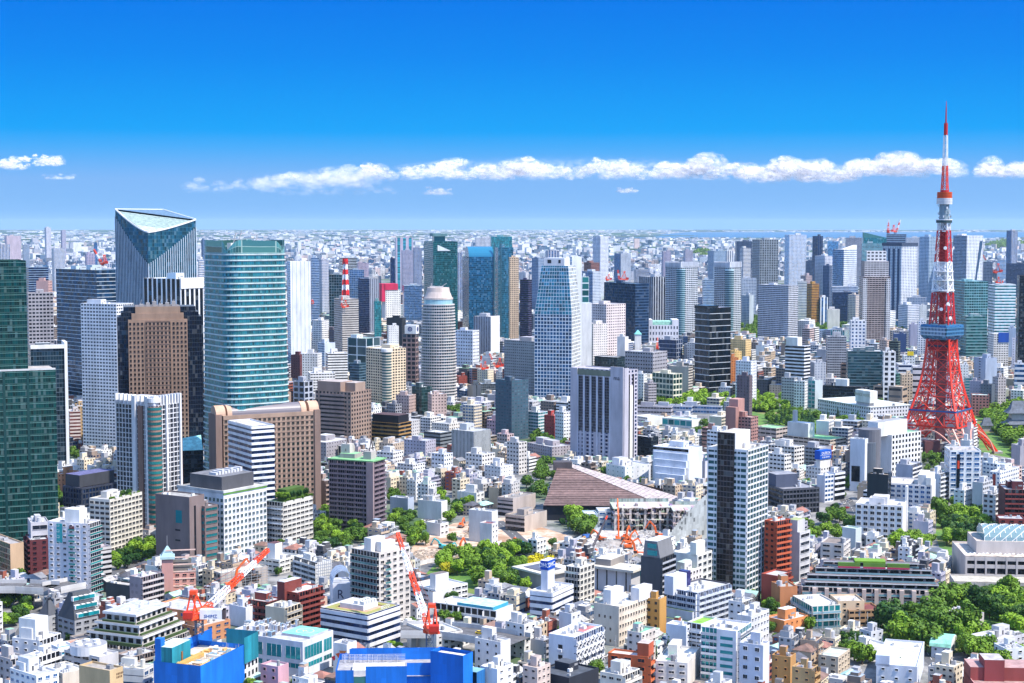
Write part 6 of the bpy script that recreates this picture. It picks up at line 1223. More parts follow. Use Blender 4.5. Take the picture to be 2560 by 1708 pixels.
ring_mark(s_,face_tr(o,'L')[0],o.L*.6,o.h+6,3,(.03,.05,.2)); ring_mark(s_,face_tr(o,'R')[0],o.W*.4,o.h+6,3,(.03,.05,.2))
# lavender high-rise strips and emblem
o=LAV; tr,Ln,rz,pt=face_tr(o,'L'); LC=(.50,.475,.53)
m=MB()
for k in range(6): 
    u=Ln*(.13+k*.125); tbox(m,tr,u-.9,u+.9,0,1.0,0,o.h-6,(.62,.62,.70))
m.build('white_pier',o.root)
m=MB()
for k in range(5):
    u0,u1=Ln*(.13+k*.125)+.9,Ln*(.13+(k+1)*.125)-.9
    q=[tr(u0,.12,o.h*.34),tr(u1,.12,o.h*.34),tr(u1,.12,o.h-7),tr(u0,.12,o.h-7)]
    m.face(q,(.2,.2,.24,.86),FAC,(.008,.01,.025,.88),[(0,0),(3,0),(3,20),(0,20)])
m.build('glass_strip',o.root)
m=MB(); tbox(m,tr,0,Ln*.13,0,1.2,0,o.h,LC); tbox(m,tr,Ln*.765,Ln,0,1.2,0,o.h+3,LC); m.build('end_wall',o.root)
m=MB(); tbox(m,tr,Ln*.13,Ln*.76,0,.6,o.h-6,o.h-1,(.2,.22,.16)); m.build('roof_garden_band',o.root)
text('ma',5.5,o.root,pt(Ln*.88,o.h-7,1.3),(math.pi/2,0,rz),(.01,.015,.04))
tr,Ln,rz,pt=face_tr(o,'R'); m=MB(); tbox(m,tr,0,Ln*.3,0,.8,0,o.h+2,LC); m.build('end_wall',o.root); m=MB(); tbox(m,tr,Ln*.3,Ln*.42,0,.3,0,o.h-4,BK,GLASS); tbox(m,tr,Ln*.62,Ln*.72,0,.3,0,o.h-4,BK,GLASS); m.build('glass_strip',o.root)
m=MB(); tbox(m,tr,Ln*.42,Ln*.62,0,.5,0,o.h-14,W); m.build('white_strip',o.root)
# black central shaft of the dark gridded tower
o=BT; tr,Ln,rz,pt=face_tr(o,'L')
face_detail(o,'L','grid',(.80,.80,.80),gD,3.45,Ln*.24,.93,.62,None,0,o.h-.3,cnt)
m=MB(); q0,q1=Ln*.265,Ln*.68; tbox(m,tr,q0,q1,0,1.2,0,o.h+9,(.025,.02,.022)); m.face([tr(q0,1.25,0),tr(q1,1.25,0),tr(q1,1.25,o.h+8),tr(q0,1.25,o.h+8)],(.12,.10,.10,.93),FAC,(.012,.010,.014,.86),[(0,0),(5,0),(5,31),(0,31)]); m.build('black_shaft',o.root)
m=MB(); m.box(0,o.W*.7,o.L*.30,o.L*.72,o.h-1,o.h+9,W,PLAIN,mt=ROOF,ct=(.6,.55,.5)); m.build('penthouse',o.root)
# green roof of the plum slab
o=PLUM; m=MB(); m.box(-1,o.W+1,-1,o.L+1,o.h-.3,o.h+.5,(.20,.42,.19),PLAIN,True,ROOF,(.24,.52,.24)); m.box(o.W*.3,o.W*.9,o.L*.5,o.L*.85,o.h+.5,o.h+3.6,(.4,.36,.34),PLAIN,mt=ROOF,ct=(.27,.58,.28)); m.build('green_roof',o.root)
lbox(o,'plant_room',.3,.7,.12,.3,o.h+.5,o.h+6,(.5,.45,.42)); lbox(o,'plant_room',.45,.8,.66,.86,o.h+3,o.h+10,(.56,.5,.46))
m=MB()
for y in (.2,.75): 
    for s_ in (-3,3): m.beam((o.W*.6+s_,o.L*y,o.h+5),(o.W*.6,o.L*y,o.h+14),.3,(.1,.08,.08))
m.build('roof_derrick',o.root)
tr=face_tr(o,'R')[0]; m=MB(); tbox(m,face_tr(o,'L')[0],o.L*.88,o.L+1.2,0,1.6,0,o.h-.4,(.36,.265,.27)); m.build('corner_wall',o.root)
# stepped roof pieces of the stepped white office
o=STP
for k in range(4): m=MB(); m.box(-2.2*(k+1),0,-.3-k*0,o.L*(.96-.06*k),0,o.h-4-5.5*k,(.74,.78,.86)); m.build('side_step',o.root)
# long white hotel: eaves, sign block
o=PH
tile(3,1)
m=MB(); a_=o.L*.02; m.box(o.W*.05,9,o.L*.06,o.L*.30,o.h-.8,o.h+4,(.55,.5,.48)); m.build('roof_house',o.root)
m=MB(); m.box(2,12,o.L*.04,o.L*.31,o.h+4,o.h+17,(.80,.79,.76)); q=m.build('sign_block',o.root); text('PRINCE HOTEL',4.2,q,(1.85,o.L*.175,o.h+12),(math.pi/2,0,-math.pi/2),(.40,.38,.25),sx=1.0)
m=MB(); m.box(-.5,o.W+.5,-.5,o.L+.5,o.h-.2,o.h+.5,(.74,.76,.73),PLAIN,True,ROOF,(.72,.75,.72)); m.build('eaves',o.root)
# lettering on the blue sign
o=SB; text('DUSK.N',3.0,o.root,(o.W*.1+6.3,.72,o.h+11.5),(math.pi/2,0,0),(.9,.9,.92),sx=1.0); text('0120-100100',1.75,o.root,(o.W*.1+6.3,.72,o.h+8.1),(math.pi/2,0,0),(.85,.88,.92))
m=MB(); m.box(o.W*.1-.6,o.W*.1+13,.70,.8,o.h+9.7,o.h+9.95,(.8,.85,.9)); m.build('sign_line',o.root)
# ------------------------------------------------------------ big brown tiled roof
tile(2,1)
eL=g(285,1366,11); eR=g(1388,1374,11); fR=g(1512,1298,11); aL=at_depth(px(412),py(1018),eL.y+48); aR=at_depth(px(512),py(1012),eL.y+50); bL=eL+Vector((8,70,0))
HR=thing('assembly_hall','great brown tiled hipped roof hall sloping down to the right','hall',(eL.x,eL.y,0))
og=Vector((eL.x,eL.y,0)); m=MB(); NS=22
def roofstrip(m,p0,p1,q0,q1,n,ca,lift=.5,jit=.24):
    rg=random.Random(4)
    for k in range(n):
        f0,f1=k/n,(k+1)/n; A0,A1=p0.lerp(q0,f0),p0.lerp(q0,f1); B0,B1=p1.lerp(q1,f0),p1.lerp(q1,f1); up=Vector((0,0,lift)); t=rg.uniform(1-jit,1+jit); c_=tuple(x*t for x in ca)
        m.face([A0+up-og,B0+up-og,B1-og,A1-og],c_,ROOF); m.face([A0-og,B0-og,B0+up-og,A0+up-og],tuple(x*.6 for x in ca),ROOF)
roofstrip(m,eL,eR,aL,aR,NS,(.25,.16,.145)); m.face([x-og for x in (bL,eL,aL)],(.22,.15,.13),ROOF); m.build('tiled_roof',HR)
m=MB(); 
for k in range(24):
    f0,f1=k/24,(k+.93)/24; A0,A1=aR.lerp(eR,f0),aR.lerp(eR,f1); B0,B1=aR.lerp(fR,f0)+Vector((3*(1-f0)+1,6*(1-f0),.4)),aR.lerp(fR,f1)+Vector((3*(1-f1)+1,6*(1-f1),.4)); up=Vector((0,0,.7))
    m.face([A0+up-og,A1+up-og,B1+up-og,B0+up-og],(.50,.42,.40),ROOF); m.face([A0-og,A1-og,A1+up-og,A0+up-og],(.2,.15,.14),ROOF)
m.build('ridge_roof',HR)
m=MB(); m.face([x-og for x in (aR,fR+Vector((0,30,0)),bL+Vector((30,0,0)))],(.2,.14,.13),ROOF); m.build('rear_roof',HR)
m=MB(); c_=(aL+aR)/2-og; m.box(c_.x-7,c_.x+7,c_.y-2,c_.y+8,c_.z-2,c_.z+4,(.10,.085,.09)); m.build('ridge_cap',HR)
m=MB(); v=[(0,2),((eR-og).x,(eR-og).y+2),((fR-og).x,(fR-og).y),((bL-og).x+2,(bL-og).y)]; m.prism(v,0,10.8,(.02,.024,.035)); m.build('wall',HR)
hb_=Bd(); hb_.C=og; hb_.a=0; hb_.W=(eR-eL).x; hb_.L=45; hb_.h=20; hb_.D=og.y; hb_.label='great brown roof'; hb_.root=HR; reg(hb_)
tile(2,1)
B('shop_building','white low annex before the great brown roof',(775,790,1060,1412,-1140),(.70,.72,.74),gB,R='win',a=8,dep=14,wf=.7,hf=.4,bay=6,pent=0,units=1,roofc=W)
B('shop_building','smaller white roofed annex before the great brown roof',(655,662,782,1440,-1130),(.45,.55,.62),gD,R='blank',a=8,dep=14,pent=0,units=0,roofc=W)
# ------------------------------------------------------------ lattice broadcast tower
TX=2349; TD=1500
base=at_depth(TX,1140,TD); TC=Vector((base.x,TD,0))
TT=thing('broadcast_tower','red and white lattice steel tower with a blue observation deck','tower',tuple(TC))
RD=(.74,.04,.014); RDK=(.56,.014,.016); TW=(.80,.80,.82); PKL=(.72,.34,.26)
ph=math.radians(11)
def sq(R,rot=ph): return [Vector((R*math.cos(rot+i*math.pi/2),R*math.sin(rot+i*math.pi/2),0)) for i in range(4)]
def lattice(name,levels,ca,rm,rb,sub=1,parent=TT,rot=ph,belts=True):
    m=MB()
    for (z0,R0),(z1,R1) in zip(levels,levels[1:]):
        A=[p+Vector((0,0,z0)) for p in sq(R0,rot)]; B_=[p+Vector((0,0,z1)) for p in sq(R1,rot)]
        for i in range(4):
            j=(i+1)%4; m.beam(A[i],B_[i],rm,ca)
            if belts: m.beam(B_[i],B_[j],rb*1.1,ca)
            for k in range(sub):
                a0,a1=A[i].lerp(A[j],k/sub),A[i].lerp(A[j],(k+1)/sub); b0,b1=B_[i].lerp(B_[j],k/sub),B_[i].lerp(B_[j],(k+1)/sub)
                m.beam(a0,b1,rb,ca); m.beam(a1,b0,rb,ca)
                if k: m.beam(a0,b0,rb*.8,ca)
    return m.build(name,parent)
Z0,R0=28.5,35.2
lattice('lower_lattice',[(Z0,R0),(42,30.2)],RD,.9,.33,4)
lattice('lower_lattice',[(42,30.2),(56,24.6),(67.5,20.9)],RD,.85,.3,2)
lattice('shaft_lattice',[(67.5,20.9),(79,18.2),(90,16.4),(98,15.4),(108,14.6)],RD,.75,.26,2)
lattice('inner_lattice',[(42,24),(56,18.5),(67.5,15.5),(79,13),(90,11.5),(108,10)],RDK,.3,.16,1)
# arched legs
for i in range(4):
    F0=sq(58)[i]; T0=sq(R0)[i]+Vector((0,0,Z0)); d=Vector((F0.x,F0.y,0)).normalized(); n=Vector((-d.y,d.x,0)); c_=RD if i!=3 else PKL
    m=MB(); Q=8; prev=None
    for k in range(Q+1):
        f=k/Q; cpt=T0.lerp(F0+Vector((0,0,1)),f); s=4.2-1.4*f; w_=5.5*(1-f)+2.6
        ring=[cpt+n*w_-d*s*(1.6*(1-f)+.6),cpt-n*w_-d*s*(1.6*(1-f)+.6),cpt-n*w_*.6,cpt+n*w_*.6]
        if prev:
            for a in range(4):
                b_=(a+1)%4; m.beam(prev[a],ring[a],.5,c_); m.beam(prev[a],ring[b_],.2,c_); m.beam(ring[a],ring[b_],.22,c_)
        prev=ring
    m.box(F0.x-4,F0.x+4,F0.y-4,F0.y+4,0,2,(.45,.42,.40)); leg=m.build('leg',TT)
    j=(i+1)%4; T1=sq(R0)[j]+Vector((0,0,Z0)); F1=sq(58)[j]
    m=MB(); pts=[]
    for k in range(15):
        f=k/14; s_=math.sin(math.pi*f); p=F0.lerp(F1,.10+.80*f); z=2+(Z0-4)*(s_**.55); inw=Vector((0,0,0))-p; p=p+Vector((inw.x,inw.y,0))*(.26*s_); pts.append(Vector((p.x,p.y,z)))
    for a,b_ in zip(pts,pts[1:]): m.beam(a,b_,.55,PKL if i in (2,3) else RD)
    m.build('arch',TT)
m=MB()
for z,R in ((Z0,R0),(42.4,30.6)):
    A=[p+Vector((0,0,z)) for p in sq(R+1)]
    for i in range(4):
        a,b_=A[i],A[(i+1)%4]; d=(b_-a); m.face([a,b_,b_+Vector((0,0,1.5)),a+Vector((0,0,1.5))],RD if z<30 else (.03,.11,.3)); q=Vector((a.x*.93,a.y*.93,z+.2)); r=Vector((b_.x*.93,b_.y*.93,z+.2)); m.face([a,b_,r,q],RDK)
m.build('belt_girder',TT)
m=MB()
m.prism([(-4.5,-4),(3.5,-4.5),(4.5,4),(-3.5,4.5)],4,108,(.16,.05,.06)); m.build('lift_shaft',TT)
def deck(z0,z1,R0_,R1_,rot,ca,cb,nm,n_=12):
    m=MB(); A=sq(R0_,rot); B_=sq(R1_,rot)
    for i in range(4):
        j=(i+1)%4; p,q,P_,Q_=A[i],A[j],B_[i],B_[j]
        m.face([(p.x,p.y,z0),(q.x,q.y,z0),(Q_.x,Q_.y,z1),(P_.x,P_.y,z1)],(*ca,.9),FAC,(*cb,.84),[(0,0),(n_,0),(n_,2),(0,2)])
    m.face([(p.x,p.y,z1) for p in B_],(.05,.14,.24),ROOF); m.face([(p.x,p.y,z0) for p in A][::-1],(.03,.1,.2)); return m.build(nm,TT)
dr=math.radians(-4)
deck(108,111.5,16.6,19.4,dr,(.03,.14,.30),(.03,.14,.30),'deck_skirt'); deck(111.5,119.5,19.5,19.5,dr,(.22,.36,.48),(.01,.09,.20),'observation_deck',18); deck(119.5,121.6,19.9,19.2,dr,(.03,.15,.30),(.03,.15,.30),'deck_roof')
m=MB(); A=sq(19.65,dr); 
for k in range(19):
    for i in (2,3):
        p=A[i].lerp(A[(i+1)%4],k/18); m.beam((p.x,p.y,111.5),(p.x,p.y,119.5),.16,(.55,.66,.75) if i==2 else (.08,.25,.45))
for z in (112.5,115.2,116.0,118.8):
    for i in (2,3): m.beam(A[i]+Vector((0,0,z)),A[(i+1)%4]+Vector((0,0,z)),.22,(.55,.66,.75) if i==2 else (.08,.25,.45))
m.build('deck_mullions',TT)
m=MB(); m.prism([(p.x,p.y) for p in sq(13.5)],98,106,RDK); m.prism([(p.x,p.y) for p in sq(13.8)],101,103,(.03,.05,.08)); m.build('lower_gallery',TT)
lattice('upper_lattice',[(121.5,12.6),(131,11.8),(141,11.0),(151,10.3)],RDK,.6,.22,2)
lattice('white_lattice',[(151,10.3),(160,9.7),(169,9.0),(179,8.3)],TW,.6,.28,1)
lattice('upper_lattice',[(179,8.3),(186,7.8),(193,7.4),(200,6.9),(208,6.5)],RDK,.5,.2,1)
m=MB(); m.prism([(p.x,p.y) for p in sq(3.2)],121,151,(.42,.02,.015)); m.build('service_core',TT); m=MB(); m.prism([(p.x,p.y) for p in sq(3.4)],179,207,(.36,.012,.012)); m.build('upper_core',TT)
m=MB(); m.prism([(p.x,p.y) for p in sq(2.6)],151,179,(.62,.64,.68)); m.build('service_core',TT)
m=MB(); m.cyl(0,0,10.6,10.6,152.5,153.4,TW,20); m.cyl(0,0,9.9,9.9,162,162.8,TW,20); m.cyl(0,0,9.3,9.3,170,170.8,TW,20); m.build('white_gallery',TT)
m=MB(); m.prism([(p.x,p.y) for p in sq(2.6)],208,216,(.4,.45,.5)); m.build('service_core',TT)
lattice('white_lattice',[(208,6.4),(215,6.2)],TW,.4,.2,2)
m=MB(); m.cyl(0,0,7.2,7.2,215,217.4,(.03,.07,.08),20); m.cyl(0,0,7.5,7.5,217.4,218.2,TW,20); m.cyl(0,0,4.6,4.6,218,232,(.22,.30,.36),12); m.build('antenna_drum',TT)
rg=random.Random(9)
for k in range(26):
    a=rg.uniform(0,2*math.pi); z=rg.uniform(219,231); r=rg.uniform(4.6,6.6); m=MB(); s=rg.uniform(.5,1.2); c_=rg.choice([TW,TW,(.5,.55,.6),(.25,.3,.33)])
    x,y=r*math.cos(a),r*math.sin(a); m.box(x-s*.6,x+s*.6,y-s*.6,y+s*.6,z-s,z+s,c_,bottom=True); m.beam((x,y,z),(x*.7,y*.7,z),.15,TW); m.build('panel_antenna',TT)
m=MB()
for k in range(4): m.cyl(0,0,7.0,7.15,232+k*1.4,233.1+k*1.4,(.78,.78,.8),24); m.cyl(0,0,6.6,6.6,233.1+k*1.4,233.4+k*1.4,(.45,.47,.5),24)
m.build('white_drum',TT); m=MB()
for k in range(4): m.cyl(0,0,6.7,6.9,237.6+k*1.4,238.7+k*1.4,(.75,.10,.02),24); m.cyl(0,0,6.3,6.3,238.7+k*1.4,239.0+k*1.4,(.4,.04,.01),24)
m.cyl(0,0,4,4,243,245,(.5,.02,.02),12); m.build('red_drum',TT)
lattice('mast_lattice',[(245,3.6),(251,3.2),(257,2.95),(262,2.8),(267,2.7)],RD,.35,.16,1); lattice('mast_lattice',[(267,2.6),(274,2.4),(281,2.3),(288,2.1),(295,1.9)],TW,.3,.13,1)
m=MB(); m.cyl(0,0,1.8,1.8,295,306,RDK,10); m.build('antenna_mast',TT); m=MB(); m.cyl(0,0,.75,.5,306,320,(.5,.02,.03),8); m.cyl(0,0,.4,.2,320,326,RDK,8); m.build('spire',TT)
for k,(a,z,r) in enumerate(((200,188,8),(-30,192,8.5),(-95,192,8.3),(-80,141,11),(-110,136,10.5),(-70,128,11.8))):
    a=math.radians(a); m=MB(); m.cyl(0,0,.3,1.6,0,.9,TW,14); q=m.build('dish_antenna',TT,(r*math.cos(a),r*math.sin(a),z)); q.rotation_euler=(math.pi/2,0,a+math.pi/2)
m=MB(); m.box(-26,26,-20,24,0,13,(.20,.18,.2),PLAIN,mt=ROOF,ct=(.35,.36,.38)); m.box(-20,-6,-24,-14,0,16,(.16,.06,.06)); m.box(6,26,-8,16,13,18,(.3,.32,.34)); m.build('foot_building',TT)
tb=Bd(); tb.C=TC+Vector((-58,-58,0)); tb.a=0; tb.W=tb.L=116; tb.h=20; tb.D=TD; tb.label='red and white lattice tower'; tb.root=TT; tb.soft=True; reg(tb)
# red and white mast on the beige office
tile(1,0)
pm=at_depth(px(816),py(870),2560); pt_=at_depth(px(816),py(540),2560)
MS=thing('radio_mast','red and white banded lattice mast on a beige roof','radio mast',tuple(pm)); hh=(pt_.z-pm.z)
for k in range(7): lattice('mast_section',[(hh*k/7,5.2-3.0*k/7 if k<6 else 3.6),(hh*(k+1)/7,5.2-3.0*(k+1)/7 if k<6 else 3.4)],(.75,.02,.02) if k%2==0 else TW,.9,.5,1,MS,.4)
m=MB(); m.cyl(0,0,4.2,4.2,hh*.93,hh,(.7,.015,.02),10); m.build('antenna_drum',MS)
# ------------------------------------------------------------ sheeted building sites
BLU=(.008,.17,.66); TSH=(.02,.26,.33)
tile(0,2)
o=place(1400,1828,2228,1412,-698,a=56,yr=1215); new_thing('building_site','unfinished block wrapped in bright blue sheets with a cluttered timber deck',o,'building site'); S1=o
def sheets(m,P,z0,z1,ca,jit=.12,n=8,seed=1):
    rg=random.Random(seed)
    for i in range(len(P)-1):
        p,q=Vector(P[i]),Vector(P[i+1])
        for k in range(n):
            a,b_=p.lerp(q,k/n),p.lerp(q,(k+1)/n); t=rg.uniform(1-jit,1+jit); zz=[z0+(z1-z0)*f for f in (0,.25,.5,.75,1)]
            for l in range(4):
                t2=t*rg.uniform(.94,1.06); m.face([(a.x,a.y,zz[l]),(b_.x,b_.y,zz[l]),(b_.x,b_.y,zz[l+1]),(a.x,a.y,zz[l+1])],tuple(c*t2 for c in ca))
m=MB(); sheets(m,[(0,o.L,0),(0,0,0),(o.W,0,0)],0,o.h,BLU); sheets(m,[(o.W,0,0),(o.W,o.L,0),(0,o.L,0)],0,o.h,BLU); m.build('blue_sheeting',o.root)
m=MB(); m.face([(.3,.3,o.h-2.2),(o.W-.3,.3,o.h-2.2),(o.W-.3,o.L-.3,o.h-2.2),(.3,o.L-.3,o.h-2.2)],(.72,.62,.5),ROOF); sheets(m,[(.2,o.L,0),(.2,.2,0),(o.W,.2,0)][::-1],o.h-2.2,o.h,TSH,n=5); m.build('deck',o.root)
rg=random.Random(21)
for k in range(44):
    m=MB(); x=rg.uniform(.06,.9)*o.W; y=rg.uniform(.08,.62)*o.L; c=rg.choice([(.72,.38,.1),(.75,.55,.25),(.8,.78,.74),(.4,.25,.15),(.7,.45,.2),(.25,.4,.5)]); l=rg.uniform(1,6); w_=rg.uniform(.3,1.6)
    if rg.random()<.5: l,w_=w_,l
    m.box(x,x+l,y,y+w_,o.h-2.2,o.h-2.2+rg.uniform(.2,1.3),c); m.build('timber_stack',o.root)
m=MB(); 
for k in range(60):
    x=rg.uniform(.02,.95)*o.W; y=rg.choice([rg.uniform(.01,.08),rg.uniform(.3,.36)])*o.L; m.beam((x,y,o.h-2.2),(x,y,o.h+rg.uniform(-.6,.8)),.05,(.5,.45,.4))
m.build('rebar',o.root)
bx=(.02*o.W,.42*o.W,.62*o.L,.98*o.L); m=MB(); sheets(m,[(bx[0],bx[3],0),(bx[0],bx[2],0),(bx[1],bx[2],0),(bx[1],bx[3],0)],o.h-2,o.h+6.5,TSH,.25); m.face([(bx[0],bx[2],o.h+6.5),(bx[1],bx[2],o.h+6.5),(bx[1],bx[3],o.h+6.5),(bx[0],bx[3],o.h+6.5)],(.6,.72,.72),ROOF); m.build('netted_core',o.root)
m=MB(); m.box(bx[0]-.3,bx[0]+3,bx[3]-3,bx[3],o.h-2,o.h+10,BLU); m.box(bx[1]*.5,bx[1]*.56,bx[2]-.4,bx[2],o.h-2,o.h+3,(.35,.15,.05)); m.box(bx[0],bx[1]*1.3,bx[2]-4,bx[2]-1.5,o.h-2,o.h-.4,(.6,.36,.1)); m.build('formwork',o.root)
m=MB(); sheets(m,[(o.W*.98,-.4,0),(o.W*1.32,-.4,0),(o.W*1.32,o.L*.7,0)],o.h-9,o.h+3.2,TSH,.2); m.build('netted_wing',o.root); m=MB(); sheets(m,[(o.W*.55,o.L*1.0,0),(o.W*1.3,o.L*1.0,0)],o.h-4,o.h+3,BLU,.2); m.build('rear_sheeting',o.root)
m=MB(); m.fquad((o.W*1.0,.6),(o.W*1.36,.6),0,o.h-9,W,gD,3.4,4,.5,.55); m.fquad((o.W*1.36,.6),(o.W*1.36,o.L*.8),0,o.h-9,W,gD,3.4,4,.5,.55); m.face([(o.W,.6,o.h-9),(o.W*1.36,.6,o.h-9),(o.W*1.36,o.L*.8,o.h-9),(o.W,o.L*.8,o.h-9)],W); m.build('finished_wall',o.root); reg(o)
tile(1,2)
o=place(725,725,1640,1452,-698,a=-4,dep=28); new_thing('building_site','low unfinished block ringed by blue sheets at the bottom centre',o,'building site'); S2=o
m=MB(); sheets(m,[(0,0,0),(o.W*.18,0,0)],0,o.h,BLU); sheets(m,[(o.W*.30,0,0),(o.W*.71,0,0)],0,o.h+1.6,BLU); sheets(m,[(o.W*.71,0,0),(o.W*.71,1.5,0),(o.W,1.5,0)],0,o.h+2.6,BLU); sheets(m,[(o.W,0,0),(o.W,o.L,0),(0,o.L,0),(0,0,0)],0,o.h,BLU,n=10); m.build('blue_sheeting',o.root)
m=MB(); sheets(m,[(o.W*.12,o.L,0),(o.W*.3,o.L,0),(o.W,o.L,0)],o.h-2,o.h+2.4,BLU,n=10); sheets(m,[(o.W,o.L-.4,0),(o.W*.1,o.L-.4,0)],o.h-3,o.h+2.2,BLU,n=10); m.build('parapet_sheeting',o.root)
m=MB(); m.face([(0,.2,o.h-3),(o.W,.2,o.h-3),(o.W,o.L,o.h-3),(0,o.L,o.h-3)],(.42,.40,.40),ROOF); m.box(o.W*.16,o.W*.68,3,15,o.h-3,o.h-.9,(.76,.73,.70),PLAIN,mt=ROOF,ct=(.76,.73,.70)); m.face([(o.W*.18,.3,0),(o.W*.30,.3,0),(o.W*.30,.3,o.h-3),(o.W*.18,.3,o.h-3)],(.05,.2,.2),GLASS); m.build('deck',o.root)
m=MB()
for k in range(46): m.beam((o.W*(.03+.013*k),o.L-7+rg.uniform(0,4),o.h-3),(o.W*(.03+.013*k),o.L-7+rg.uniform(0,4),o.h+.4),.07,(.5,.5,.52))
for k in range(4): m.beam((o.W*.03,o.L-6+k,o.h-1+.4*k),(o.W*.68,o.L-6+k,o.h-1+.4*k),.07,(.6,.6,.6))
m.build('scaffold',o.root); reg(o)
o=place(1590,1888,1975,1318,-690,a=60); new_thing('building_site','tall blue sheeted core beside the second red crane',o,'building site'); S3=o
m=MB(); sheets(m,[(0,o.L,0),(0,0,0),(o.W,0,0),(o.W,o.L,0),(0,o.L,0)],8,o.h,BLU,.08); m.build('blue_sheeting',o.root)
m=MB(); m.box(.3,o.W-.3,.3,o.L-.3,0,o.h-3,(.04,.16,.18)); m.face([(1.5,1.5,o.h-1.2),(o.W-1.5,1.5,o.h-1.2),(o.W-1.5,o.L-1.5,o.h-1.2),(1.5,o.L-1.5,o.h-1.2)],(.74,.71,.68),ROOF); m.build('core',o.root)
m=MB(); sheets(m,[(o.W,-2,0),(o.W+7,-2,0),(o.W+7,9,0),(o.W,9,0)],0,o.h-9,(.02,.15,.40),.1); m.face([(o.W,-2,o.h-9),(o.W+7,-2,o.h-9),(o.W+7,9,o.h-9),(o.W,9,o.h-9)],(.2,.4,.5)); m.build('sheeted_stair',o.root); reg(o)
# ------------------------------------------------------------ cranes
def truss(m,p,q,w0,w1,n,ca_f,rm=.18,rb=.09,up=Vector((0,0,1))):
    p,q=Vector(p),Vector(q); d=(q-p).normalized(); s=d.cross(up)
    if s.length<.05: s=Vector((1,0,0))
    s.normalize(); t=s.cross(d); prev=None
    for k in range(n+1):
        f=k/n; w_=w0+(w1-w0)*f; c=p.lerp(q,f); ring=[c+s*w_+t*w_,c-s*w_+t*w_,c-s*w_-t*w_,c+s*w_-t*w_]; ca=ca_f(f)
        if prev:
            for a in range(4):
                b_=(a+1)%4; m.beam(prev[a],ring[a],rm,ca); m.beam(prev[a],ring[b_],rb,ca); m.beam(ring[a],ring[b_],rb,ca)
        prev=ring
def banded(*cuts):
    def f(x):
        for i,c in enumerate(cuts):
            if x<c: return CRANE if i%2==0 else CW
        return CRANE if len(cuts)%2==0 else CW
    return f
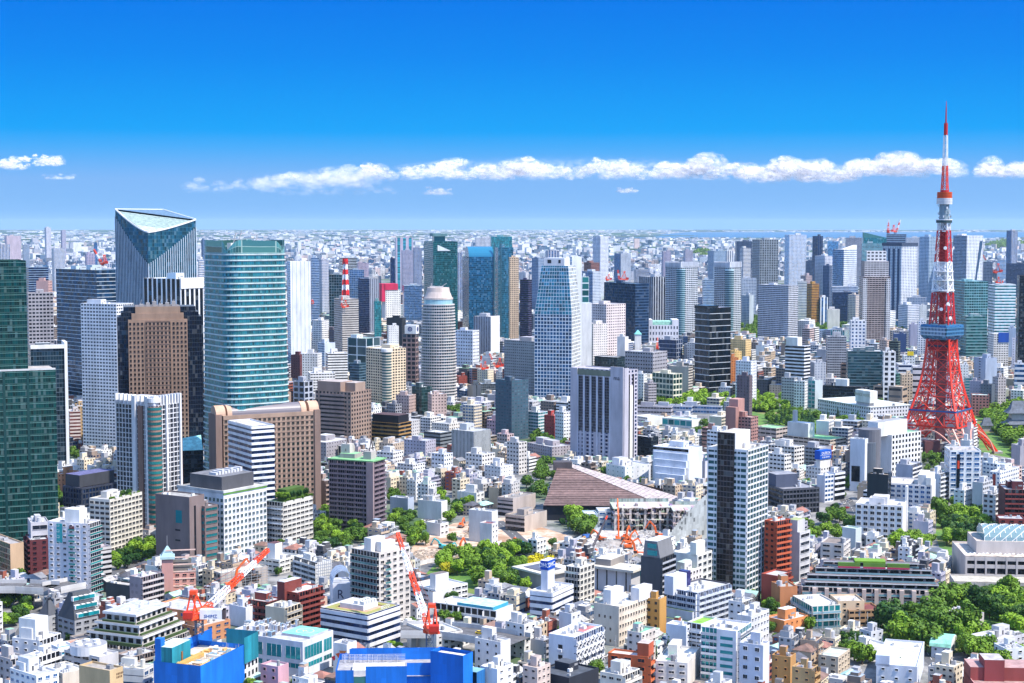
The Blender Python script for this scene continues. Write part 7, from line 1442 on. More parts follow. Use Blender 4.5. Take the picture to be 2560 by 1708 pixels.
def crane(label,mx,my_top,my_bot,D,tipx,tipy,tipD,cuts,sc=1.0,word=None,mastc=(.12,.15,.2),toz0=False,group=None):
    js=sc; sc=sc if sc<1.15 else sc*.55
    bt=at_depth(px(mx),py(my_top),D); bb=0 if toz0 else at_depth(px(mx),py(my_bot),D).z
    tip=at_depth(px(tipx),py(tipy),tipD); C=Vector((bt.x,D,bb)); r=thing('tower_crane',label,'crane',tuple(C),0,group)
    zt=bt.z-bb; T=tip-C; hd=Vector((T.x,T.y,0)).normalized(); sd_=Vector((-hd.y,hd.x,0))
    m=MB(); truss(m,(0,0,0),(0,0,zt),1.6*sc,1.6*sc,max(3,int(zt/3.5)),lambda f:mastc,.22*sc,.12*sc); m.build('mast',r)
    m=MB(); m.cyl(0,0,3.2*sc,3.2*sc,zt,zt+1.3*sc,CRANE,16)
    P=[hd*4*sc+sd_*2.4*sc,hd*4*sc-sd_*2.4*sc,-hd*9*sc-sd_*2.4*sc,-hd*9*sc+sd_*2.4*sc]; 
    m.prism([(p.x,p.y) for p in P],zt+1.3*sc,zt+2.4*sc,CRANE,METAL,bottom=True)
    for k in (-1,1): m.beam(-hd*8*sc+sd_*2*sc*k+Vector((0,0,zt+2.4*sc)),hd*2*sc+sd_*2*sc*k+Vector((0,0,zt+3.2*sc)),.25*sc,CRANE)
    m.build('slewing_deck',r)
    ap=-hd*4*sc+Vector((0,0,zt+13*sc)); m=MB()
    for k in (-1,1):
        m.beam(-hd*7.5*sc+sd_*1.9*sc*k+Vector((0,0,zt+2.4*sc)),ap+sd_*1.5*sc*k,.3*sc,CRANE); m.beam(hd*1.5*sc+sd_*1.9*sc*k+Vector((0,0,zt+2.4*sc)),ap+sd_*1.5*sc*k,.25*sc,CRANE)
        for q in range(1,5): m.beam((-hd*7.5*sc+sd_*1.9*sc*k+Vector((0,0,zt+2.4*sc))).lerp(ap+sd_*1.5*sc*k,q/5),(hd*1.5*sc+sd_*1.9*sc*k+Vector((0,0,zt+2.4*sc))).lerp(ap+sd_*1.5*sc*k,(q-.5)/5),.1*sc,CRANE)
    m.box(ap.x-1.6*sc,ap.x+1.6*sc,ap.y-1.6*sc,ap.y+1.6*sc,ap.z-.4*sc,ap.z+1.3*sc,CRANE,METAL,True); m.build('a_frame',r)
    pv=hd*3.5*sc+Vector((0,0,zt+3*sc)); m=MB(); n=max(8,int((T-pv).length/3.0/sc)); f_=banded(*cuts)
    truss(m,pv,T,1.25*sc,.7*sc,n,f_,.2*max(sc,js*.75),.1*max(sc,js*.75)); m.build('jib',r)
    m=MB(); m.beam(ap,T,.10*sc,(.25,.1,.08)); m.beam(ap+sd_*.8,pv.lerp(T,.55)+Vector((0,0,1.2*sc)),.08*sc,(.25,.1,.08)); m.build('luffing_rope',r)
    m=MB(); q=-hd*8*sc; m.box(q.x-2.2*sc,q.x+2.2*sc,q.y-2.2*sc,q.y+2.2*sc,zt+2.4*sc,zt+5.2*sc,(.55,.03,.015)); m.build('counterweight',r)
    m=MB(); c=hd*1.5*sc+sd_*-3.6*sc; m.box(c.x-1.1*sc,c.x+1.1*sc,c.y-1.1*sc,c.y+1.1*sc,zt+2.4*sc,zt+5*sc,W,bottom=True); m.box(c.x-1.15*sc,c.x+1.15*sc,c.y-1.15*sc,c.y,zt+3.5*sc,zt+4.6*sc,gD,GLASS); m.build('cab',r)
    if word:
        m=MB(); x0=1.2; m.box(x0,x0+11.5,-4.6,-1.2,zt+1.0,zt+5.4,(.82,.82,.83),bottom=True); m.box(x0+10.2,x0+11.55,-4.65,-1.15,zt+1.0,zt+5.4,(.08,.06,.07)); p_=m.build('engine_house',r); text(word,2.1,p_,(x0+5,-4.66,zt+2.4),(math.pi/2,0,0),(.01,.06,.3))
    return r
tile(0,2); crane('red luffing tower crane rising from the timber decked blue site',1815,985,1120,738,2444,352,790,(.12,.38,.62,.80),1.0,'SHIMZ')
tile(1,2); crane('red luffing tower crane beside the tall blue core, jib pointing up and away',1585,1105,1440,738,1290,205,800,(.12,.34,.56,.84),1.0,mastc=(.14,.18,.24))
tile(1,2)
# far cranes
tile(3,0); crane('left of two distant cranes on the unfinished navy tower',1096,300,330,5420,1100,180,5430,(.3,.6,.8),3.2); crane('right of two distant cranes on the unfinished navy tower, leaning right',1160,296,330,5440,1206,182,5450,(.3,.6,.8),3.2)
crane('distant red crane leaning left near the right edge',2072,668,740,3950,1955,500,3960,(.4,.7),3.0); crane('small pink crane above the teal office near the right edge',2118,765,780,2560,2160,722,2560,(.5,),1.4)
tile(0,0); crane('distant red crane behind the wide blue glass tower',935,590,600,2460,856,452,2470,(.35,.7),1.9)
tile(1,0); crane('small red crane standing beside the windowless white slab',485,935,1000,2500,480,830,2490,(.5,),1.5); crane('small red crane in the low roofs right of the white slab',510,950,985,2540,512,905,2540,(.9,),1.3)
crane('pink banded crane on the beige office below the striped mast',798,985,1040,2480,785,885,2480,(.4,.7),1.5)
tile(1,1); crane('red and white crane among midrises right of the oval tower, jib leaning left',2200,105,230,1900,2130,-20,1900,(.3,.6),1.4); crane('red and white crane with upright jib right of the oval tower',2070,125,230,1880,2055,0,1880,(.4,.7),1.2)
tile(2,0); crane('pink luffing crane behind the broad navy office',1000,740,760,3400,965,640,3400,(.4,.7),2.6); crane('red crane right of the navy and white tower, low on a roof',868,735,760,3450,868,690,3450,(.9,),1.8)
crane('red crane mast on the grey stone block',1325,1360,1400,2230,1328,1255,2240,(.4,.7),1.2)
# ------------------------------------------------------------ excavators
EXO=(.72,.13,.02)
def excavator(label,loc,rz,boom=(4.2,1.9),col=EXO,sc=1.0,group='excavators on the demolition site'):
    r=thing('excavator',label,'excavator',tuple(loc),rz,group)
    for y in (-1.3,1.3):
        m=MB(); m.prism([(-2.2,y-.35),(2.2,y-.35),(2.2,y+.35),(-2.2,y+.35)],0,.9,(.05,.05,.05),bottom=True); m.build('track',r)
    m=MB(); m.box(-2.3,1.6,-1.4,1.4,1.0,2.3,col,METAL,True); m.box(-2.6,-1.4,-1.4,1.4,1.1,2.0,(.3,.28,.27)); m.build('body',r)
    m=MB(); m.box(.1,1.8,.35,1.4,1.5,3.1,col,METAL); m.box(.2,1.85,.3,1.42,2.1,2.9,gD,GLASS); m.build('cab',r)
    l1,l2=boom; A=Vector((1.2,-.3,1.8)); ang=1.05 if l1<6 else 1.38; B_=A+Vector((l1*.55*math.cos(ang),0,l1*.55*math.sin(ang))); C_=B_+Vector((l1*.55*math.cos(ang-.55),0,l1*.55*math.sin(ang-.55)))
    m=MB(); m.beam(A,B_,.42,col); m.beam(B_,C_,.38,col,r2=.3); m.build('boom',r)
    D_=C_+Vector((l2*.55,0,-l2*.95)); m=MB(); m.beam(C_,D_,.32,col,r2=.22); m.build('arm',r)
    m=MB(); m.prism([(D_.x-.5,-.9),(D_.x+.7,-.9),(D_.x+.7,.3),(D_.x-.5,.3)],D_.z-1.1,D_.z+.1,(.12,.13,.16),tp=[(D_.x-.2,-.8),(D_.x+.4,-.8),(D_.x+.4,.2),(D_.x-.2,.2)],bottom=True); m.build('bucket',r)
    r.scale=(sc,sc,sc); return r
tile(2,2)
SITE=[('orange excavator with a very tall straight boom before the torn building',968,280,1.57,(21,4),1.25),('orange excavator left of the grey rubble pile, arm down',815,275,2.6,(5,3),1.3),
('orange excavator right of the tall boomed one, arm raised',1030,262,1.0,(6,3),1.2),('orange excavator reaching right in mid site',1050,305,.2,(6,3.2),1.3),('orange excavator with folded arm reaching left under the torn building',1340,250,3.0,(7,4),1.4),
('orange excavator at the near edge of the site, long arm to the left',1150,420,2.9,(8,4.5),1.5),('orange excavator behind the near one, arm to the right',1060,345,.1,(5,3),1.3),('small orange excavator on pale rubble near the flat eaves',785,400,2.2,(3,2),.9),
('orange excavator high in the torn building, boom down',1590,150,2.3,(9,6),1.4),('yellow brown excavator at the fence of the site',605,310,.6,(5,3),1.0)]
for lb,x,y,rz,bm_,s in SITE: excavator(lb,g(x,y),rz,bm_,(.55,.30,.06) if 'yellow' in lb else EXO,s)
excavator('orange red excavator left of the yellow tree',g(90,360),2.4,(5,3),EXO,1.4,'excavators left of the yellow tree'); excavator('turquoise excavator left of the yellow tree',g(40,390),.9,(5,3),(.05,.45,.45),1.3,'excavators left of the yellow tree')
tile(1,2)
excavator('orange excavator on the brown earth above the first yellow crowned tree',g(1840,385),.9,(6,3),EXO,1.3,'excavators on the earthworks'); excavator('turquoise excavator on the brown earth, left',g(1700,345),2.8,(5,3),(.05,.45,.45),1.2,'excavators on the earthworks'); excavator('turquoise excavator on the brown earth, right',g(1740,375),.4,(5,3),(.05,.45,.45),1.1,'excavators on the earthworks')
excavator('orange excavator near the white tiled block',g(1870,150),1.3,(5,3),EXO,1.1,'excavators on the earthworks'); excavator('brown orange excavator digging beside the white tiled block',g(1960,200),1.8,(6,3.5),(.5,.22,.05),1.2,'excavators on the earthworks')
tile(0,2)
excavator('large orange excavator climbing beside the torn brick block',g(2110,800)+Vector((0,0,6)),.4,(10,5),EXO,1.5,'excavator beside the torn block')
# crawler crane with dark lattice jib
tile(2,2)
r=thing('crawler_crane','crawler crane with a thin dark lattice jib slanting over the rubble','crane',tuple(g(715,400)),0)
m=MB(); truss(m,(0,0,2),tuple(at_depth(px(868),py(45),g(715,400).y+30)-g(715,400)),.6,.3,30,lambda f:(.08,.07,.08) if f<.93 else CRANE,.1,.06); m.build('jib',r); m=MB(); m.box(-3,3,-2,2,.8,3,(.3,.3,.3)); m.box(-3.5,3.5,-2.4,2.4,0,.8,(.06,.06,.06)); m.build('undercarriage',r)
# torn building
def torn(label,x0,x1,ytop,ybase,floors,seed,a=6):
    o=place(x0,x0,x1,ytop,ybase,a=a,dep=26); new_thing('torn_building',label,o,'ruined building'); rg=random.Random(seed); CC=(.58,.53,.50)
    for k in range(1,floors+1):
        m=MB(); z=o.h*k/floors; n=14
        for i in range(n):
            u0,u1=o.W*i/n,o.W*(i+1)/n; y=rg.uniform(-1.5,4); m.box(u0,u1,y,26,z-.5,z,tuple(c*rg.uniform(.8,1.1) for c in CC),bottom=True)
            for q in range(3): uu=rg.uniform(u0,u1); m.beam((uu,y,z-.2),(uu+rg.uniform(-1,1),y-rg.uniform(.3,1.6),z-rg.uniform(.6,3)),.10,rg.choice([(.25,.2,.17),(.45,.4,.36)]))
        m.build('floor_slab',o.root)
    for i in range(8):
        m=MB(); u=o.W*(i+.3)/8; m.box(u-.8,u+.8,1.5,3,0,o.h*rg.uniform(.8,1),CC); m.build('column',o.root)
    m=MB(); m.box(0,o.W,14,26,0,o.h-1,(.12,.11,.11))
    for k in range(60):
        u=rg.uniform(0,o.W); z=rg.uniform(0,o.h); s=rg.uniform(.6,2.4); m.box(u,u+s,rg.uniform(2,10),13,z,z+s*rg.uniform(.5,1.5),tuple(c*rg.uniform(.5,1.1) for c in CC),bottom=True)
    m.build('broken_interior',o.root)
    m=MB(); m.fquad((0,25),(o.W,25),o.h,o.h+2.6,(.4,.43,.42),(.28,.36,.34),2,4,.9,.9); m.face([(o.W,25.1,o.h),(0,25.1,o.h),(0,25.1,o.h+2.6),(o.W,25.1,o.h+2.6)],(.4,.45,.45)); m.build('rear_hoarding',o.root); return reg(o)
tile(2,2)
torn('half demolished concrete building with hanging rubble, left part',925,1470,-25,185,4,2); torn('half demolished concrete building with hanging rubble, right part',1470,1795,0,215,4,8)
# screen of grey panels right of the site
q0,q1=g(1440,330),g(1795,250); PS=thing('site_screen','tall grey panelled noise screen along the demolition site','site screen',(q0.x,q0.y,0)); m=MB(); d=q1-q0; n=22; rg=random.Random(2)
for k in range(n):
    for l in range(9):
        a,b_=d*(k/n),d*((k+1)/n); t=rg.uniform(.8,1.1) if rg.random()>.06 else .35; ztop=8+24*((k+1)/n)**.8
        m.face([(a.x,a.y,ztop*l/9),(b_.x,b_.y,ztop*l/9),(b_.x,b_.y,ztop*(l+1)/9),(a.x,a.y,ztop*(l+1)/9)],(.42*t,.45*t,.45*t))
        m.face([(b_.x,b_.y+.3,ztop*l/9),(a.x,a.y+.3,ztop*l/9),(a.x,a.y+.3,ztop*(l+1)/9),(b_.x,b_.y+.3,ztop*(l+1)/9)],(.35,.36,.36))
m.build('panel',PS)
m=MB()
for k in range(12): a=d*(k/11); m.beam((a.x,a.y+.6,0),(a.x,a.y+.6,8+24*(k/11)**.8),.15,STEEL)
m.build('post',PS)
# ------------------------------------------------------------ ground, water, roads
def gmat(name, c1, c2, c3, s1, s2, rough=.9):
    m,t,b=new_mat(name); g_=t.nodes.new('ShaderNodeNewGeometry')
    n1=node(t,'ShaderNodeTexNoise',ins={'Scale':s1,'Detail':6.0,'Roughness':.7}); n2=node(t,'ShaderNodeTexNoise',ins={'Scale':s2,'Detail':4.0})
    t.links.new(g_.outputs['Position'],n1.inputs['Vector']); t.links.new(g_.outputs['Position'],n2.inputs['Vector'])
    r1=node(t,'ShaderNodeMapRange',ins={1:.4,2:.6}); t.links.new(n1.outputs[0],r1.inputs[0]); r2=node(t,'ShaderNodeMapRange',ins={1:.5,2:.62}); t.links.new(n2.outputs[0],r2.inputs[0])
    t.links.new(mixcol(t,r2.outputs[0],mixcol(t,r1.outputs[0],c1,c2),c3),b.inputs['Base Color']); b.inputs['Roughness'].default_value=rough; return m
M_GROUND=gmat('city_ground',(.10,.10,.105,1),(.30,.29,.28,1),(.05,.10,.035,1),.05,.006)
M_DIRT=gmat('earth',(.42,.27,.17,1),(.62,.50,.40,1),(.34,.20,.12,1),.15,.05)
M_RUB=gmat('rubble_ground',(.62,.58,.54,1),(.50,.45,.41,1),(.40,.36,.33,1),.35,.08)
M_GRASS=gmat('grass_ground',(.05,.14,.02,1),(.12,.22,.03,1),(.20,.18,.06,1),.1,.02)
M_ASPH=gmat('asphalt',(.075,.075,.08,1),(.11,.11,.115,1),(.09,.085,.085,1),.6,.05)
M_WATER,t,b=new_mat('water'); b.inputs['Base Color'].default_value=(.012,.07,.13,1); b.inputs['Roughness'].default_value=.18
nz=node(t,'ShaderNodeTexNoise',ins={'Scale':.06,'Detail':4.0}); g_=t.nodes.new('ShaderNodeNewGeometry'); t.links.new(g_.outputs['Position'],nz.inputs['Vector'])
bp=node(t,'ShaderNodeBump',ins={'Strength':.25,'Distance':1.0}); t.links.new(nz.outputs[0],bp.inputs['Height']); t.links.new(bp.outputs[0],b.inputs['Normal'])
EXCL=[]
def sheet(name, pts, z, mat, kind='structure', ex=True, far=None):
    P=[g(*p) for p in pts] if far is None else pts
    m=MB(); m.face([(p[0],p[1],z) for p in P],(.3,.3,.3),0); o=m.build(name,mats=[mat]); 
    # keep the face looking up
    if o.data.polygons[0].normal.z<0: o.data.flip_normals()
    struct(o,kind)
    if ex: EXCL.append([(p[0],p[1]) for p in P])
    return o
m=MB(); m.face([(-40000,-300,0),(40000,-300,0),(40000,62000,0),(-40000,62000,0)],(.3,.3,.3)); struct(m.build('ground',mats=[M_GROUND]))
tile(2,2); sheet('demolition_ground',[(400,430),(560,300),(800,130),(930,60),(1480,200),(1800,260),(1800,330),(1480,360),(1180,520),(860,500),(600,460)],.010,M_RUB)
tile(1,2); sheet('earthworks',[(1395,520),(1420,330),(1560,215),(1800,110),(2230,60),(2334,60),(2900,240),(2700,330),(2334,420),(2150,330),(1900,380),(1600,470)],.008,M_DIRT)
sheet('park_ground',[(1480,640),(1640,480),(1900,400),(2150,345),(2350,430),(2700,460),(2560,600),(2360,780),(2000,760)],.012,M_GRASS)
tile(3,2); sheet('grove_ground',[(1000,1290),(1080,860),(1500,860),(1700,760),(2500,760),(2500,1150),(1980,1250),(1500,1330)],.008,M_GRASS)
tile(3,1); sheet('park_ground',[(1830,560),(1840,420),(2500,420),(2500,960),(2200,930),(1950,880)],.008,M_GRASS); sheet('park_ground',[(-200,720),(-200,480),(300,480),(940,640),(900,720),(720,760)],.009,M_GRASS)
sheet('hill_ground',[(1530,1640),(1540,1400),(1800,1330),(2110,1400),(2200,1700),(2150,1860),(1600,1870)],.008,M_GRASS)
tile(2,1); sheet('park_ground',[(1330,500),(1340,400),(2345,400),(2345,520),(1900,480)],.009,M_GRASS); sheet('sports_court',[(1335,795),(1345,735),(1560,715),(1735,730),(1735,790),(1600,800)],.02,gmat('court_green',(.02,.42,.28,1),(.03,.46,.32,1),(.02,.40,.27,1),.2,.05),ex=True)
sheet('sports_court_edge',[(1325,802),(1340,722),(1560,705),(1745,720),(1745,798),(1600,808)],.014,gmat('court_blue',(.01,.25,.45,1),(.02,.28,.48,1),(.01,.22,.4,1),.2,.05))
tile(2,0); sheet('garden_ground',[(2070,1330),(2070,1085),(2334,1080),(2640,1120),(3090,1135),(3090,1320),(2600,1330)],.01,M_GRASS)
tile(3,0)
sheet('garden_ground',[(1115,1260),(1115,1165),(1300,1165),(1300,1260)],.009,M_GRASS)
sheet('river',[(-250,1010),(270,1030),(560,1075),(780,1085),(1120,1105),(1460,1100),(1460,1155),(1100,1165),(760,1145),(500,1130),(270,1130),(-250,1075)],.014,M_WATER)
sheet('bay_water',[Vector((1500,24500,0)),Vector((9500,23500,0)),Vector((9800,26000,0)),Vector((16000,36000,0)),Vector((30000,44000,0)),Vector((4500,42000,0)),Vector((3000,33000,0))],.02,M_WATER,far=1)
# roads
def road(name,pts,w_,z=.018,lines=True,ex=True):
    m=MB(); l=MB(); P=[g(*p) for p in pts]; poly=[[],[]]
    for i,p in enumerate(P):
        a=P[max(0,i-1)]; b_=P[min(len(P)-1,i+1)]; d=(b_-a).normalized(); n=Vector((-d.y,d.x,0)); poly[0].append(p+n*w_/2); poly[1].append(p-n*w_/2)
    for i in range(len(P)-1):
        m.face([(*poly[1][i].xy,z),(*poly[1][i+1].xy,z),(*poly[0][i+1].xy,z),(*poly[0][i].xy,z)],(.1,.1,.1))
        L_=(P[i+1]-P[i]).length; d=(P[i+1]-P[i]).normalized(); n=Vector((-d.y,d.x,0))
        for k in range(int(L_/9)):
            a=P[i]+d*(k*9); b_=a+d*4.5; l.face([(*(a-n*.12).xy,z+.006),(*(b_-n*.12).xy,z+.006),(*(b_+n*.12).xy,z+.006),(*(a+n*.12).xy,z+.006)],(.75,.75,.75))
        if ex: EXCL.append([tuple(q.xy) for q in (poly[1][i],poly[1][i+1],poly[0][i+1],poly[0][i])])
    o=struct(m.build(name,mats=[M_ASPH]))
    for f in o.data.polygons:
        if f.normal.z<0: o.data.flip_normals(); break
    if lines and l.f: struct(l.build('road_marking'))
    return o
tile(0,2); road('road',[(920,640),(1180,540),(1440,430),(1700,330)],17); road('road',[(290,1000),(200,1130),(60,1290)],9)
tile(1,2); road('road',[(1400,250),(1480,150),(1600,60),(1720,0)],8); road('road',[(2200,90),(2334,200),(2480,330)],9); road('road',[(640,480),(860,380),(980,330)],7)
tile(2,2); road('road',[(830,1300),(960,1370),(1150,1400)],9); tile(3,2); road('road',[(1450,1290),(1560,1450),(1640,1560)],7); road('road',[(380,1010),(560,1150),(620,1240)],4)
tile(3,1); road('road',[(700,1300),(760,1380),(820,1500)],10)
def viaduct(label,pts,w_,z):
    P=[at_z(px(x),py(y),z) for x,y in pts]; r=thing('elevated_highway',label,'highway',(P[0].x,P[0].y,0)); og=Vector((P[0].x,P[0].y,0)); m=MB(); s=MB(); pl=[]
    for p,q in zip(P,P[1:]):
        d=(q-p).normalized(); n=Vector((-d.y,d.x,0)); a,b_,c,e=[v-og for v in (p-n*w_/2,q-n*w_/2,q+n*w_/2,p+n*w_/2)]
        m.face([a,b_,c,e],(.13,.125,.13),ROOF); dz=Vector((0,0,-1.6)); m.face([a+dz,b_+dz,b_,a],(.55,.53,.51)); m.face([c+dz,e+dz,e,c],(.55,.53,.51))
        for u,v in ((a,b_),(e,c)):
            up=Vector((0,0,2.2)); s.face([u,v,v+up,u+up],(.62,.60,.58)); s.face([v+n*.25,u+n*.25,u+n*.25+up,v+n*.25+up],(.62,.6,.58)); s.face([u+up,v+up,v+up+n*.25,u+up+n*.25],(.7,.7,.68))
        L_=(q-p).length
        for k in range(int(L_/10)):
            for off in (-.22,.22):
                x=p-og+d*k*10+n*w_*off; s.face([x+Vector((0,0,.02))-n*.1,x+d*5+Vector((0,0,.02))-n*.1,x+d*5+Vector((0,0,.02))+n*.1,x+Vector((0,0,.02))+n*.1],(.75,.75,.75))
        for k in range(max(1,int(L_/22))): pl.append(p-og+d*(k*22+6))
        EXCL.append([tuple((v+og).xy) for v in (a,b_,c,e)])
    m.build('deck',r); s.build('barrier',r)
    for p in pl:
        k=MB(); k.box(p.x-1.2,p.x+1.2,p.y-1.2,p.y+1.2,0,z-1.6,(.42,.41,.40)); k.build('pier',r)
    return r
tile(0,2); viaduct('elevated concrete highway passing behind the white apartment tower at left',[(-300,690),(200,690),(470,705),(700,660)],18,11)
tile(1,2); viaduct('elevated concrete highway with a taxi behind the second blue site',[(1330,1085),(1700,1085),(2010,1125),(2400,1190)],20,11)
# arched bridge over the river
tile(2,0)
b0=at_z(px(2090),py(1055),6); b1=at_z(px(2560),py(1035),6); BR=thing('arch_bridge','white arched bridge over the river right of the residential pair','bridge',(b0.x,b0.y,0)); d=b1-b0; d.z=0; m=MB()
for k in range(20):
    f0,f1=k/20,(k+1)/20; h_=lambda f: 6+46*max(0,1-((f-.62)/.40)**2); n=Vector((0,9,0))
    for o_ in (Vector((0,0,0)),n): m.beam(d*f0+o_+Vector((0,0,h_(f0))),d*f1+o_+Vector((0,0,h_(f1))),1.6,W)
    if .25<f0<.98: m.beam(d*f0+Vector((0,0,6)),d*f0+Vector((0,0,h_(f0))),.4,W)
m.build('arch',BR); m=MB(); m.face([Vector((0,-4,6)),d+Vector((0,-4,6)),d+Vector((0,14,6)),Vector((0,14,6))],(.4,.42,.45),ROOF); m.face([Vector((0,-4,3)),d+Vector((0,-4,3)),d+Vector((0,-4,7)),Vector((0,-4,7))],(.7,.72,.75)); m.build('deck',BR)
# ------------------------------------------------------------ rubble
tile(2,2); rg=random.Random(31); sp=[(700,330),(900,280),(1100,240),(1300,230),(1400,260),(1100,330),(1000,400),(1080,430),(860,330),(760,380),(1250,200)]; m=MB()
for x,y in sp:
    c=g(x,y)
    for k in range(150):
        r_=abs(rg.gauss(0,9)); a=rg.uniform(0,6.28); s=rg.uniform(.25,1.1)*(1.4 if rg.random()<.08 else 1); X,Y=c.x+r_*math.cos(a)*1.3,c.y+r_*math.sin(a); z=max(0,1.6-r_*.15)*rg.uniform(0,1); t=rg.uniform(.28,.75)
        m.prism([(X-s,Y-s*.6),(X+s*.7,Y-s),(X+s,Y+s*.5),(X-s*.5,Y+s)],0,z+s*rg.uniform(.4,1),(t,t*.95,t*.9),tp=[(X-s*.6,Y-s*.3),(X+s*.5,Y-s*.6),(X+s*.5,Y+s*.3),(X-s*.3,Y+s*.5)])
tile(1,2)
for x,y in [(1500,420),(1560,400),(1620,380),(1700,420),(1480,450),(1960,230)]:
    c=g(x,y)
    for k in range(90):
        r_=abs(rg.gauss(0,8)); a=rg.uniform(0,6.28); s=rg.uniform(.3,1.2); X,Y=c.x+r_*math.cos(a)*1.4,c.y+r_*math.sin(a); t=rg.uniform(.3,.7)
        m.prism([(X-s,Y-s*.6),(X+s*.7,Y-s),(X+s,Y+s*.5),(X-s*.5,Y+s)],0,s*rg.uniform(.4,1.4),(t,t*.8,t*.62),tp=[(X-s*.6,Y-s*.3),(X+s*.5,Y-s*.6),(X+s*.5,Y+s*.3),(X-s*.3,Y+s*.5)])
tag(struct(m.build('rubble'),'stuff'),'broken concrete rubble scattered over the demolition site','rubble')
tile(2,2); c=g(905,315); m=MB(); 
for i in range(24):
    a0,a1=i*math.pi/12,(i+1)*math.pi/12; r0=9+1.5*math.sin(3*a0); r1=9+1.5*math.sin(3*a1)
    m.face([(r0*1.4*math.cos(a0),r0*math.sin(a0),0),(r1*1.4*math.cos(a1),r1*math.sin(a1),0),(r1*.5*math.cos(a1),r1*.4*math.sin(a1),3.0),(r0*.5*math.cos(a0),r0*.4*math.sin(a0),3.0)],(.36,.32,.29),ROOF); m.face([(r0*.5*math.cos(a0),r0*.4*math.sin(a0),3.0),(r1*.5*math.cos(a1),r1*.4*math.sin(a1),3.0),(0,0,3.9)],(.4,.36,.32),ROOF)
tag(m.build('gravel_pile',None,tuple(c)),'smooth grey gravel pile in the middle of the demolition site','gravel pile')
# green roofed container, fences of the site
for nm,lb,x,y,rz,L_,ca,h_ in (('container','green tarpaulin covered skip at the site fence',470,315,.6,7,(.03,.4,.2),2.6),('truck','white and turquoise truck parked beside the site fence',300,360,.5,8,(.62,.72,.72),2.8),('truck','blue truck parked on the site ramp',690,250,.6,7,(.05,.15,.45),2.6)):
    r=thing(nm,lb,nm,tuple(g(x,y)),rz); m=MB(); m.box(-L_/2,L_/2-2,-1.2,1.2,.9,h_+.6,ca,METAL,True); m.build('cargo_box' if nm=='truck' else 'bin',r); m=MB(); m.box(L_/2-1.9,L_/2,-1.1,1.1,.6,2.4,W,METAL,True); m.box(L_/2-.9,L_/2+.03,-1,1,1.5,2.2,gD,GLASS); m.build('cab' if nm=='truck' else 'lifting_arm',r)
    for wx in (-L_/2+1,L_/2-1):
        for wy in (-1.05,1.05): k=MB(); k.cyl(0,0,.5,.5,-.15,.15,(.03,.03,.03),12); q=k.build('wheel',r,(wx,wy,.5)); q.rotation_euler=(math.pi/2,0,0)
def fence(label,pts,h_,ca,name='site_fence'):
    P=[g(*p) for p in pts]; r=thing(name,label,'fence',tuple(P[0])); m=MB(); q=MB()
    for a,b_ in zip(P,P[1:]):
        a,b_=a-P[0],b_-P[0]; n=max(2,int((b_-a).length/3)); 
        for k in range(n):
            u,v=a.lerp(b_,k/n),a.lerp(b_,(k+1)/n); t=random.uniform(.9,1.08); c_=tuple(x*t for x in ca); m.face([u,v,v+Vector((0,0,h_)),u+Vector((0,0,h_))],c_); m.face([v+Vector((0,.12,0)),u+Vector((0,.12,0)),u+Vector((0,.12,h_)),v+Vector((0,.12,h_))],c_); m.face([u+Vector((0,0,h_)),v+Vector((0,0,h_)),v+Vector((0,.12,h_)),u+Vector((0,.12,h_))],c_)
            q.beam(u+Vector((0,.2,0)),u+Vector((0,.2,h_)),.06,STEEL)
    m.build('panel',r); q.build('post',r)
fence('grey blue hoarding along the demolition ramp',[(420,370),(560,290),(730,205),(850,160)],2.6,(.42,.48,.56))
tile(1,2); fence('white hoarding below the earthworks',[(1440,500),(1600,470),(1900,395),(2080,350),(2240,300)],2.6,(.70,.68,.66)); fence('blue grey hoarding winding down left of the beige apartment block',[(690,455),(800,410),(880,375),(980,345)],2.6,(.42,.52,.60)); fence('white hoarding under the tree slope',[(560,395),(700,375),(880,335)],2.6,(.62,.64,.68))
# ------------------------------------------------------------ cars
def car_proto(name,label,ca,loc,rz,L_=4.4,hh=1.45,group='cars on the streets'):
    r=thing(name,label,'car' if name!='van' else 'van',tuple(loc),rz,group); m=MB()
    m.prism([(-L_/2,-.85),(L_/2,-.85),(L_/2,.85),(-L_/2,.85)],.3,.85,ca,METAL,tp=[(-L_/2+.08,-.82),(L_/2-.12,-.82),(L_/2-.12,.82),(-L_/2+.08,.82)],bottom=True)
    m.prism([(-L_/2+.5,-.8),(L_/2-1.1,-.8),(L_/2-1.1,.8),(-L_/2+.5,.8)],.85,hh,gD,GLASS,tp=[(-L_/2+1.0,-.66),(L_/2-1.9,-.66),(L_/2-1.9,.66),(-L_/2+1.0,.66)]); m.box(-L_/2+1.0,L_/2-1.9,-.66,.66,hh,hh+.04,ca,METAL); m.build('body',r)
    for wx in (-L_*.3,L_*.3):
        for wy in (-.8,.8): k=MB(); k.cyl(0,0,.32,.32,-.1,.1,(.02,.02,.02),10); q=k.build('wheel',r,(wx,wy,.32)); q.rotation_euler=(math.pi/2,0,0)
    return r
tile(0,2)
for nm,lb,ca,x,y in (('car','yellow taxi on the avenue beside the pink brick turret',(.75,.5,.02),1330,492),('car','red car on the avenue beside the pink brick turret',(.6,.02,.02),1400,470),('car','green and yellow bus lane taxi behind the turret',(.6,.6,.05),1365,485),('van','white van at the avenue near the layered car park',W,1080,588),('car','dark car at the avenue near the layered car park',(.04,.05,.06),1150,560),('car','silver car on the avenue left of the mauve apartments',(.5,.5,.52),1190,552),('car','black car under the trees beside the avenue',(.02,.02,.03),1255,520)):
    car_proto(nm,lb,ca,g(x,y)+Vector((0,0,.03)),.9)
